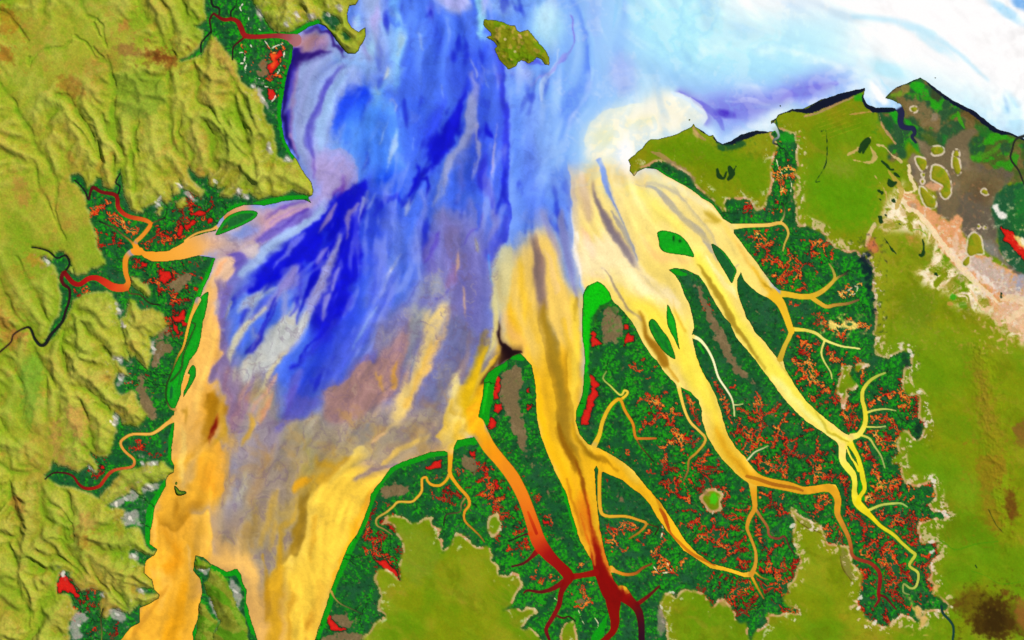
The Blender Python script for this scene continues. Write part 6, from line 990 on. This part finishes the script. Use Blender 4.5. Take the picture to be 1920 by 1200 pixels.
# larger red flats with a shape of their own
RED = ["1106,704 1112,704 1118,715 1124,722 1116,728 1122,742 1112,752 1114,762 1108,772 1103,795 1090,796 1090,785 1100,760 1102,745 1110,735 1108,718", "930,706 937,706 938,722 933,742 935,747 926,748 925,735 929,722", "928,757 940,756 942,766 934,775 926,770", "920,782 928,786 930,800 918,806 915,800", "798,878 812,867 828,862 826,877 812,880", "880,848 892,843 891,856 884,856",
 "1110,622 1116,622 1118,634 1128,645 1110,650 1108,640", "1178,622 1188,630 1189,640 1176,642 1170,648 1172,636", "1170,610 1177,608 1178,617 1170,618", "502,167 514,166 517,178 512,188 503,184", "506,102 520,98 526,92 530,104 518,112 524,120 518,128 508,138 500,128 502,120 512,118 508,108", "106,1098 112,1084 122,1078 130,1090 138,1098 142,1110 150,1116 146,1120 134,1112 120,1106 110,1112", "323,594 336,590 345,580 348,598 340,605 325,602",
 "336,425 342,422 343,436 335,445 332,438", "346,424 362,412 368,416 350,432", "390,412 398,408 396,416 391,418", "265,492 276,492 274,500 266,500", "300,506 318,508 322,520 308,532 298,525 302,516", "1876,425 1890,430 1900,435 1905,450 1925,468 1925,492 1908,475 1893,458 1880,450 1884,443", "612,1150 616,1148 622,1162 634,1175 650,1180 640,1183 620,1180 614,1165", "700,1046 712,1052 722,1050 732,1062 742,1070 750,1092 740,1085 728,1072 716,1062", "190,873 196,874 195,879 189,877", "340,604 347,602 352,608 342,612", "325,602 332,612 336,626 331,626 325,612",
 "355,400 372,395 385,398 395,390 398,386 396,392 384,402 372,404 360,404", "929,903 934,902 935,918 928,919","284,884 1,1 1,1", "1017,975 1028,975 1030,982 1019,983", "1082,1035 1091,1034 1091,1040 1083,1041", "988,730 993,727 994,735 989,736", "988,760 997,757 996,766 989,770"]
for s_ in RED:
    if '1,1' in s_: continue
    p = P(s_); w = win(p, 6); q = sdf(jag(p, .9, 8, 3), xs[w[1]], ys[w[0]]) + (fn[w] - .5) * 2.5
    e = marsh[w].astype(f32) if p[:, 0].mean() < 1800 else 1.0
    mix(LC[w], (16, 30, 18), ss(-2.6, -.8, q) * .8 * e); mix(LC[w], (198, 18, 14), ss(-.4, .6, q) * e); mix(LC[w], (226, 50, 30), ss(1.5, 3, q) * e * .5)
    SALTM[w] |= (q > 0) & (np.asarray(e) > .5)
for s_ in ["510,100 518,98 522,104 514,110 519,118 510,128 504,124 512,116 507,106"]: lp((240,90,30), .9, .8, s_, .8)
def chalk(s, col=(252,244,214), w=.9):
    lst(col, .95, ' '.join(q + f',{w}' for q in s.split()), .8, None, 1.6)
for s_ in ["455,8 450,14 452,20", "467,32 465,42 462,52", "497,77 505,88", "507,92 518,86 530,82", "533,98 532,106", "527,122 523,132 520,138", "480,146 488,148 495,152", "497,162 508,164 518,168", "518,170 516,182 510,190", "508,192 508,200", "447,100 456,98 460,104 458,114 462,120 460,128 460,136", "456,118 451,119", "470,85 474,92", "486,55 488,56",
   "1865,386 1872,394 1876,402 1884,408", "1232,1073 1245,1074 1259,1072", "1226,1062 1232,1072 1233,1082", "1249,1045 1253,1060 1259,1070", "1242,985 1243,995 1239,1008", "1585,607 1594,604 1606,606 1608,614 1600,618 1590,615", "1552,605 1566,608 1576,613", "1590,545 1600,538 1608,538 1604,550 1597,552", "1617,530 1628,530", "1480,332 1484,345 1483,358", "1456,300 1460,315 1466,325", "1085,1145 1090,1160 1095,1170", "1115,1158 1122,1170 1118,1180", "1040,1122 1048,1128"]:
    chalk(s_, (252,240,190) if s_[0] == '1' else (250,244,220))
lp((246,240,230), .95, 1, "1860,384 1870,383 1876,396 1886,398 1888,408 1880,413 1872,408 1866,398", 1.2); lp((244,210,110), .9, 1, "1902,438 1915,446 1930,460 1930,475 1915,462 1903,450", 1.2); lp((250,240,210),.9,1,"1912,445 1925,448 1925,462 1915,458",1)
lp((252,226,110), .95, .8, "1578,604 1590,602 1606,603 1610,612 1600,620 1588,618 1578,614", 1.2, None, 1.6); lb((40,100,50), .95, 1592, 608, 8, 4); lp((250,222,110), .9, .8, "1552,604 1566,603 1574,612 1562,618 1554,612", 1.2, None, 1.8)
# pale rim where dry ground meets the marsh
er = dn * (dry & land); mnear = blur(marsh.astype(f32), 3.2)
rimn = fbm(X, Y, 13, 3, 121)
r_e = ss(.10, .32, mnear) * dry * ss(.40, .60, rimn + .08)
mix(LC, (214, 182, 134), r_e * E_ * .8); mix(LC, (206, 140, 100), r_e * E_ * ss(.5, .62, fbm(X, Y, 22, 3, 122)) * .6); mix(LC, (176, 172, 110), r_e * west * .35)
fing = ss(.56, .66, fbm(X + q1 * 20, Y + q2 * 20, 8, 4, 123, .6)) * dry * ss(.01, .06, blur(marsh.astype(f32), 7))
mix(LC, (232, 200, 168), fing * E_ * .7 * ss(1470, 1500, X)); mix(LC, (240, 236, 226), fing * E_ * .5 * ss(.55, .7, rimn))
# grey-white salt aprons in the western bays
for s_ in ["205,946 215,940 240,928 248,915 252,922 260,930 250,940 235,940 218,952", "225,970 238,960 255,955 262,960 262,978 268,988 252,982 240,985 236,992 232,976", "277,903 285,906 290,905 300,908 300,915 285,922 276,918 268,928 264,918", "242,1037 255,1035 262,1040 260,1050 250,1048 240,1042", "257,1107 265,1103 280,1108 262,1112", "205,1142 220,1140 235,1150 236,1162 222,1168 208,1155", "135,1160 145,1150 160,1150 165,1160 150,1175 155,1195 135,1200 130,1180",
   "112,1080 118,1073 123,1076 118,1082", "190,1110 195,1112 193,1122 189,1116", "225,600 231,601 235,616 231,617", "210,672 225,668 234,674 228,684", "222,700 232,698 234,708 228,722 218,724 222,712", "212,770 218,772 224,788 216,800 211,792 215,784", "162,872 172,874 180,886 168,880", "78,484 88,482 97,494 92,500", "216,566 224,572 230,590 224,600", "282,642 290,640 292,660 284,668", "300,378 306,372 302,384 292,390 284,392", "335,336 339,350 336,356", "345,360 352,358 365,372 372,380 360,378", "402,334 406,338 406,346 402,344", "443,354 450,353 455,366 446,370", "455,366 468,366 468,374 458,374", "262,868 270,864 272,872 264,872", "275,868 300,862 298,872 278,872",
   "480,18 488,20 495,34 492,38 482,30", "482,155 490,175 502,195 505,212 494,195 484,178", "470,158 478,160 480,166 470,165", "535,290 545,296 552,302 540,306 530,300", "555,20 562,28 560,38 553,30", "500,270 508,268 512,290 500,282", "366,1062 375,1066 394,1064 388,1078 378,1074", "395,1115 405,1110 402,1140 412,1155 410,1165 400,1150 392,1130", "430,1085 440,1088 452,1105 452,1125 445,1140 438,1120 432,1100", "376,1170 388,1182 392,1196 382,1190","630,15 640,10 645,18 636,26", "613,22 620,25 618,34 612,30", "535,38 542,48 538,56 533,46", "572,25 582,30 590,25 594,34 582,38"]:
    lp((172, 166, 156), .85, .8, s_, 1.2, land.astype(f32), 1.2); 
    c0 = P(s_).mean(0); lb((224, 220, 210), .7, c0[0], c0[1], 7, 3, 40, 1.6)
for x, y in [(448,357), (300,372), (340,350), (233,612), (213,795), (118,1074), (218,944), (243,972), (1745,1035), (1770,960), (1750,900), (1775,967), (1748,1015), (1705,658), (1710,665), (1722,735), (1735,795), (1612,1120), (1610,1140), (1262,1112), (1640,1168), (1752,905), (1240,1140), (1243,1165), (1487,985), (1745,895)]:
    lb((236, 226, 210), .85, x, y, 7, 4, (x * 7) % 180, 1.8)
lp((140,130,112), .8, 2, "1235,1142 1245,1150 1248,1180 1240,1196 1232,1180", 1); lp((212,150,110), .6, 2, "1345,1127 1358,1124 1366,1140 1350,1135",1)
lp((222,180,110), .9, 1, "1716,1135 1728,1145 1738,1165 1728,1178 1720,1160", 1.5, None, 1.5); lp((222,180,110), .9, 1, "1750,1098 1762,1095 1758,1110 1748,1112", 1.5, None, 1.5); lp((220,180,90), .9, .8, "1706,1118 1712,1135 1726,1150 1716,1150 1708,1135", 1)
# dark blue wedge of wet ground at the elbow of the plain
lp((12, 30, 42), .92, 4, "1622,475 1635,462 1628,480 1636,500 1632,520 1638,560 1640,590 1634,600 1630,560 1622,520 1612,495 1608,480", 2, None, 1.4); lp((20,34,36), .7, 3, "1690,665 1705,672 1704,690 1694,690",1.5); lp((14,26,30), .7, 2.5, "1720,790 1732,800 1722,822 1712,812", 1.5); lp((20,30,30),.7,2,"1712,1090 1,1 1,1".replace('1,1 1,1','1725,1095 1715,1105'),1)
# bright young mangrove along the gulf shores
for s_ in ["551,98,4.5 549,120,5 541,145,5.5 534,170,5.5 530,205,5.5 533,240,5.5 539,265,5 550,288,4.5 556,302,3.5", "480,66,3 520,62,2.5 552,63,3 575,50,3 595,42,3", "480,384,3 500,380,3.5 530,373,3 560,370,2.5 575,370,2", "457,382,2 440,388,2.5 425,396,2.5", "404,486,3 398,502,3.5 388,525,4 376,550,4 365,575,4 352,600,3.5", "327,792,2 325,812,4 322,840,4 320,860,3", "311,905,3 296,935,5 287,955,6 283,980,5.5 279,1010,4 285,1026,2.5", "716,899,4 735,873,6 757,862,7 782,854,7 808,845,7 832,846,5", "712,905,4 694,935,5 682,975,4.5 662,1015,4.5 645,1055,4 628,1090,4 616,1130,4.5 604,1165,4.5 592,1200,4.5 570,1300,5",
   "855,838,3 865,828,5 880,824,6 888,828,4", "945,685,4 925,698,6 914,725,7 910,745,8 906,770,7 908,790,5", "1230,319,2 1250,332,3 1275,348,3.5 1300,362,3 1320,376,3 1340,392,3 1352,410,3 1368,422,2.5", "1262,508,2.5 1272,512,3 1285,514,2", "1093,700,3.5 1100,712,4 1094,745,4 1085,775,4", "1095,640,4 1098,600,5 1098,680,3.5", "1280,728,1.5 1300,740,1.5", "1615,905,3 1614,925,3 1619,936,2", "1120,1195,6 1140,1150,1","960,668,3 980,672,3","1020,830,1.5 1045,880,2 1060,930,2 1080,1000,1.8", "1310,645,2 1320,662,1.5",
   "363,1180,3 368,1195,3", "395,1062,2 420,1075,3.5 445,1070,5 452,1085,3.5 462,1110,2.5 464,1150,3 475,1185,3"]:
    s_ = ' '.join(','.join(t.split(',')[:2] + [str(float(t.split(',')[2]) * 1.9)]) for t in s_.split())
    lst((16, 152, 20), .96, s_, 1.5, marsh.astype(f32) * (shore > .9), 1.2)
for s_ in ["550,115,3 540,150,3.5 532,190,3.5 532,230,3.5 542,268,2.5", "398,502,1.5 386,525,2 374,552,2", "292,940,3 285,970,3 281,1000,2", "735,873,3 760,860,4 790,852,4", "694,940,2 660,1015,2.5 625,1090,2.5 598,1175,2.5", "916,715,3 910,745,4 906,775,3", "1250,332,1 1300,361,1.5 1340,391,1.5"]:
    lst((24, 192, 24), .75, s_, 2.0, marsh.astype(f32) * (shore > 1.5), 1.5)
lp((14, 196, 14), .97, 1.5, "1094,700 1092,640 1094,560 1100,538 1120,528 1133,535 1142,548 1147,560 1140,566 1125,572 1116,585 1108,600 1104,640 1102,700", .8, land.astype(f32)); lp((46,98,32), .7, 2, "1112,600 1125,575 1140,568 1160,590 1172,605 1165,600 1140,574 1122,585 1114,620", 1)
i_s = lambda k: (ISL == k) & (L > .6)
for k, c_, o_ in [(3, (18,190,24), .9), (4, (20,170,24), .95), (7, (18,186,24), .95), (9, (20,160,26), .8), (10, (18,190,24), .95), (2, (30,110,44), .85), (8, (28,96,46), .9), (11, (40,140,40), .7), (12, (90,180,40), .7)]:
    a = blur(i_s(k).astype(f32), .7) * (.8 + .4 * (n3 - .5)); mix(LC, c_, np.clip(a, 0, 1) * o_)
mix(LC, (24, 160, 26), ((ISL == 2) & (shore < 6)) * .8); mix(LC, (26, 90, 44), ((ISL == 9) & (shore > 7)) * .6 * ss(.4, .6, n3)); mix(LC, (22, 150, 26), ((ISL == 8) & (shore < 3.5) & (X > 1345 + (Y - 460) * .4)) * .8)
mix(LC, (12,44,20), ((ISL == 7)[...]) * (np.exp(-((X - 1263) ** 2 / 4 + (Y - 447) ** 2 / 30)) + np.exp(-((X - 1275) ** 2 + (Y - 452) ** 2) / 8)) * .9)
i3 = ISL == 3; mix(LC, (22, 140, 28), i3 * ss(.45, .65, fbm(X * 2.2, Y * .5, 10, 3, 131)) * .7); lb((24,90,50), .8, 321, 735, 3.5, 16, 4)
lst((30,100,40), .6, "352,640,1.5 345,665,1.5 340,690,2 335,720,2", 1.5, i3.astype(f32))
# rocky island, islets, peninsula
mix(LC, (126, 134, 20), isl1 * 1.0); mix(LC, (104, 140, 10), isl1 * ss(.45, .6, fbm(X, Y, 16, 3, 132)) * .9); mix(LC, (176, 150, 70), isl1 * ss(.6, .7, fbm(X, Y, 9, 3, 133)) * .7); lb((200,180,130), .9, 947, 74, 3); lb((210,170,110), .9, 975, 68, 7, 3, 45); lb((190,180,130), .9, 966, 97, 3.5); lb((150,120,50), .7, 1008, 96, 8, 5, 30)
mix(LC, (100, 130, 24), np.isin(ISL, [5, 6]) * 1.0); mix(LC, (20, 80, 30), ((ISL == 5) & (shore < 3)) * .6)
mix(LC, (120, 130, 36), (hup & head_m) * 1.0); mix(LC, (84, 140, 20), (hup & head_m) * ss(.45, .6, fbm(ax_ / 2.5, ay_, 18, 3, 134)) * .9); mix(LC, (150, 160, 60), (hup & head_m) * ss(.55, .66, n3) * .5)
for s_ in [UPL[2]]: lb((70,190,20), .95, 1338, 935, 10, 13); lb((150,110,70), .6, 1325, 925, 10, 5, 30)
lst((176, 142, 100), .85, "1508,219,1.5 1530,213,2.4 1552,203,2.8 1580,190,2.8 1605,180,2.4", 1.2, None, 1.6); lp((40,165,20), .85, 1.2, "1600,180 1614,172 1620,180 1622,192 1612,190 1600,188", 1)
# dark wet reefs and mud along the open coast
NV = (14, 20, 44)
for s_ in ["1459,215,2 1485,207,2.5 1505,208,4 1522,205,8 1545,194,9 1570,184,8.5 1598,175,6.5 1622,167,4", "1618,180,3.5 1622,192,5 1632,201,6 1645,206,6.5 1665,206,5 1682,203,4", "1345,266,3 1358,270,4 1372,267,6 1388,259,6.5 1402,254,6 1420,249,4.5 1440,248,2.5", "1738,154,3 1760,172,4.5 1790,193,4.5 1825,212,5 1850,232,5.5 1870,246,5 1895,252,2.5 1920,262,2 2000,303,2", "1304,238,1.4 1315,246,1.5 1335,256,1.6 1345,266,2", "1702,156,1.2 1725,146,1.4 1737,152,1.4", "1660,183,1 1668,176,1.2 1690,160,1.2", "1446,232,1.5 1455,222,1.3 1460,216,1.3"]:
    lst(NV, .97, s_, 1.2, None, 2.2)
lp((28,84,44), .85, 2, "1343,262 1352,272 1375,270 1400,262 1400,272 1375,280 1352,284 1343,275", 1.2, (land & (L > .5)).astype(f32)); lp((60,60,40), .7, 2, "1747,166 1765,180 1760,192 1745,182", 1.2)
lst((24,84,40), .8, "1455,225,2 1458,240,2 1468,250,4"); lp((30,150,30), .8, 1.5, "1458,252 1470,246 1486,252 1492,262 1480,270 1465,268", 1.2)
# creeks seen as dark or silty threads
mix(LC, (16, 44, 22), np.exp(-(d_big / 1.0) ** 2) * mg * .75)
mix(LC, (30, 34, 18), ss(1.4, .2, L) * (shore < 3) * np.where(WS > -4, .55, .8) * (L > -2))       # wet dark edge of the shore
th = ss(-.9, .35, WS)[..., None] * (RID > 0)[..., None]; LC = LC * (1 - th) + wc * th
LC *= (1 + ((n4 - .5) * .12 + (n5 - .5) * .08) * np.where(dry & (X > 650), .45, 1) + (n3 - .5) * .08 * dry)[..., None]
dt = (vnoise(X / 2.6, Y / 2.6, 77) - .5)[..., None] * np.array([.06, -.02, .02], f32) * dry[..., None] * LC
LC = np.clip(LC + dt, 0, 1)
lum_ = LC.mean(-1, keepdims=True); LC = np.clip(lum_ + (LC - lum_) * 1.03, .012, 1)

# ------------------------------------------------------------------ meshes
def lin(c):
    c = np.clip(c, 0, 1); return np.where(c <= .04045, c / 12.92, ((c + .055) / 1.055) ** 2.4)
def material(name, rough, spec, grain, scale):
    m = bpy.data.materials.new(name); m.use_nodes = True; t = m.node_tree; b = t.nodes["Principled BSDF"]
    a = t.nodes.new("ShaderNodeVertexColor"); a.layer_name = "colour"
    n = t.nodes.new("ShaderNodeTexNoise"); n.inputs["Scale"].default_value = scale; n.inputs["Detail"].default_value = 6
    g = t.nodes.new("ShaderNodeTexCoord"); t.links.new(g.outputs["Object"], n.inputs["Vector"])
    r = t.nodes.new("ShaderNodeMapRange"); r.inputs[1].default_value = .3; r.inputs[2].default_value = .7; r.inputs[3].default_value = 1 - grain; r.inputs[4].default_value = 1 + grain
    t.links.new(n.outputs[0], r.inputs[0])
    x = t.nodes.new("ShaderNodeVectorMath"); x.operation = 'SCALE'; t.links.new(a.outputs[0], x.inputs[0]); t.links.new(r.outputs[0], x.inputs["Scale"])
    t.links.new(x.outputs[0], b.inputs["Base Color"]); b.inputs["Roughness"].default_value = rough
    b.inputs["Specular IOR Level"].default_value = spec
    return m
M_DRY = material("dry_ground", .95, .05, .05, 11); M_MAN = material("mangrove_leaves", .9, .05, .14, 16)
M_SALT = material("salt_crust", .8, .08, .08, 14); M_MUD = material("wet_mud", .7, .1, .06, 10); M_WAT = material("silty_water", .4, .08, .012, 6)
COLL = scene.collection
def tag(o, label=None, cat=None, group=None, kind=None):
    for k, v in (("label", label), ("category", cat), ("group", group), ("kind", kind)):
        if v: o[k] = v
    return o
cl_land = np.clip(lin(LC) / EXPK, 0, .95).astype(f32); cl_wat = np.clip(lin(wc) / EXPK, 0, .95).astype(f32)
WXc = ((X - 960) * S).astype(f32); WYc = ((600 - Y) * S).astype(f32)
Zl = (Z * S).astype(f32)
def build(name, fj, fi, zz, cols, mat, parent=None, origin=(0, 0, 0)):
    """one mesh object from grid cells (fj, fi)"""
    a = fj * NX + fi; quads = np.stack([a, a + NX, a + NX + 1, a + 1], 1)
    u, inv = np.unique(quads.ravel(), return_inverse=True)
    me = bpy.data.meshes.new(name); n = len(u); nf = len(quads)
    co = np.empty((n, 3), f32); co[:, 0] = WXc.ravel()[u] - origin[0]; co[:, 1] = WYc.ravel()[u] - origin[1]
    co[:, 2] = (zz.ravel()[u] if zz is not None else 0) - origin[2]
    me.vertices.add(n); me.vertices.foreach_set("co", co.ravel())
    me.loops.add(nf * 4); me.loops.foreach_set("vertex_index", inv.astype(np.int32).ravel())
    me.polygons.add(nf); me.polygons.foreach_set("loop_start", np.arange(0, nf * 4, 4, dtype=np.int32))
    me.polygons.foreach_set("use_smooth", np.ones(nf, bool)); me.update(calc_edges=True)
    at = me.color_attributes.new("colour", 'FLOAT_COLOR', 'POINT'); c = np.ones((n, 4), f32); c[:, :3] = cols.reshape(-1, 3)[u]
    at.data.foreach_set("color", c.ravel()); me.materials.append(mat)
    o = bpy.data.objects.new(name, me); COLL.objects.link(o)
    if parent is not None: o.parent = parent
    else: o.location = origin
    return o
def cells(m): return np.nonzero(m)
c4 = lambda F, op: op(op(F[:-1, :-1], F[1:, :-1]), op(F[:-1, 1:], F[1:, 1:]))
Lmax = c4(L, np.maximum); Lmin = c4(L, np.minimum)
landf = Lmax > -1.6; waterf = Lmin < .6
cut = lambda F: F[:-1, :-1]
CLS = np.zeros(L.shape, np.uint8)                       # 0 dry, 1 mangrove, 2 salt, 3 mud
CLS[marsh] = 1; CLS[SALTM & marsh] = 2; CLS[(brm > .5) & marsh] = 3
CLS[(ISL > 0) & (CLS > 1)] = 1
own = np.zeros(L.shape, np.uint8)
own[(bigid == 1)] = 31; own[bigid == 2] = 32; own[bigid == 3] = 33
own[head_m] = 20; own[ISL > 0] = ISL[ISL > 0]; own[(hillk > 0) & (hills > -2.2)] = 40 + hillk[(hillk > 0) & (hills > -2.2)]
CLS[(own == 0) & (NEM & (X > 1600))] = 4; CLS[(own == 0) & BRF] = 5
CLSf, ownf = cut(CLS), cut(own); Xf, Yf = cut(X), cut(Y)
PARTS = {0: ("scrub_cover", M_DRY), 1: ("mangrove_cover", M_MAN), 2: ("salt_pan", M_SALT), 3: ("mud_bank", M_MUD)}
# mainland
base = landf & (ownf == 0)
tag(build("hills", *cells(base & (CLSf == 0) & (Xf < 700)), Zl, cl_land, M_DRY), "rugged olive and tan ranges cut by green valleys along the left side", None, None, "structure")
tag(build("plain", *cells(base & (CLSf == 0) & (Xf >= 700)), Zl, cl_land, M_DRY), "flat bright olive grass plain on the right side and at bottom centre", None, None, "structure")
tag(build("tidal_flat", *cells(base & (CLSf == 5)), Zl, cl_land, M_MUD), "grey brown tidal mudflat at the upper right", None, None, "structure")
tag(build("coastal_marsh", *cells(base & (CLSf == 4)), Zl, cl_land, M_MAN), "mottled dark green and brown marsh behind the north-eastern coast", "marsh", None, "stuff")
REG = [("at the top left around the dark red river", (Xf < 700) & (Yf < 310)), ("on the left around the two forked red rivers", (Xf < 700) & (Yf >= 310) & (Yf < 620)),
       ("in the small western bays below the forked rivers", (Xf < 480) & (Yf >= 620)), ("filling the river delta across the lower right", (Xf >= 480) & (Yf >= 200) & ~((Xf < 700) & (Yf < 620)))]
for w, r in REG:
    for k, nm, mt, d in ((1, "mangrove_forest", M_MAN, "green mangrove forest "), (2, "salt_flat", M_SALT, "branching red and orange salt flats "), (3, "mud_flat", M_MUD, "bare grey brown mud flats ")):
        f = base & (CLSf == k) & r
        if f.sum() > 8: tag(build(nm, *cells(f), Zl, cl_land, mt), d + w, {1: "mangroves", 2: "salt flats", 3: "mud flats"}[k], None, "stuff")
def thing(name, label, cat, m, group=None, names=PARTS, classes=None):
    if not m.any(): return
    cl = CLSf if classes is None else classes
    w = m & (cut(L) > 0); w = w if w.any() else m
    o = bpy.data.objects.new(name, None); COLL.objects.link(o)
    og = (float((Xf[w].mean() - 960) * S), float((600 - Yf[w].mean()) * S), 0.0); o.location = og; o.empty_display_size = .5
    tag(o, label, cat, group)
    for k in sorted(names):
        f = m & (cl == k)
        if f.sum() > (3 if k else 0):
            q = build(names[k][0], *cells(f), Zl, cl_land, names[k][1], o, og)
            if k > 1 and names is PARTS: q["kind"] = "stuff"
        elif f.any(): m = m.copy()
    return o
for k, it in enumerate(ISLES):
    thing(it[1], it[2], it[3], landf & (ownf == k + 1), {"island": "islands in the gulf and the river channels", "rock": "rocks off the open coast"}.get(it[3]))
thing("headland", "long olive and green headland poking up between two ochre channels at the bottom left", "headland", landf & (ownf == 20))
for k, it in enumerate(BIGISLES):
    thing(it[1], it[2], it[3], landf & (ownf == 31 + k), "islands in the gulf and the river channels")
HL = ["largest olive mound on the brown flats, shaped like a bent thumb", "long olive mound leaning left of the thumb shaped mound, by salmon sand", "small mound just left above the thumb shaped mound", "narrow upright mound right of the thumb shaped mound",
      "tiny round mound alone in the middle of the brown flats", "tall mound with wide pale shoulders low on the brown flats", "left dot of the pair above the wide pale mound", "right dot of the pair above the wide pale mound",
      "tiny dot mound between the thumb shaped mound and the long leaning one", "flat oval mound above the thumb shaped mound", "upper dot above the narrow upright mound", "small round mound highest up near the winding dark creek", "pale sandy patch against the left side of the wide pale mound", "tiny pale dot squeezed beside the small mound left of the thumb"]
rimc = np.where(hills[:-1, :-1] > 1.3, 0, 1).astype(np.uint8)
HP = {0: ("scrub_cover", M_DRY), 1: ("salt_rim", M_SALT)}
for k in range(len(HILL)):
    thing("scrub_mound", HL[k], "mound", landf & (ownf == 41 + k), "mounds with pale rims on the brown flats", HP, rimc)
# water
rid = cut(RID); wf = waterf
tag(build("sea", *cells(wf & (rid == 0)), None, cl_wat, M_WAT), "blue, white and silty yellow gulf water", None, None, "structure")
for k, (s, nm) in enumerate(RIV):
    f = wf & (rid == k + 1) & (cut(WS) > -1.5)
    if f.sum() > 4: tag(build(nm, *cells(f), None, cl_wat, M_WAT), None, None, None, "structure")
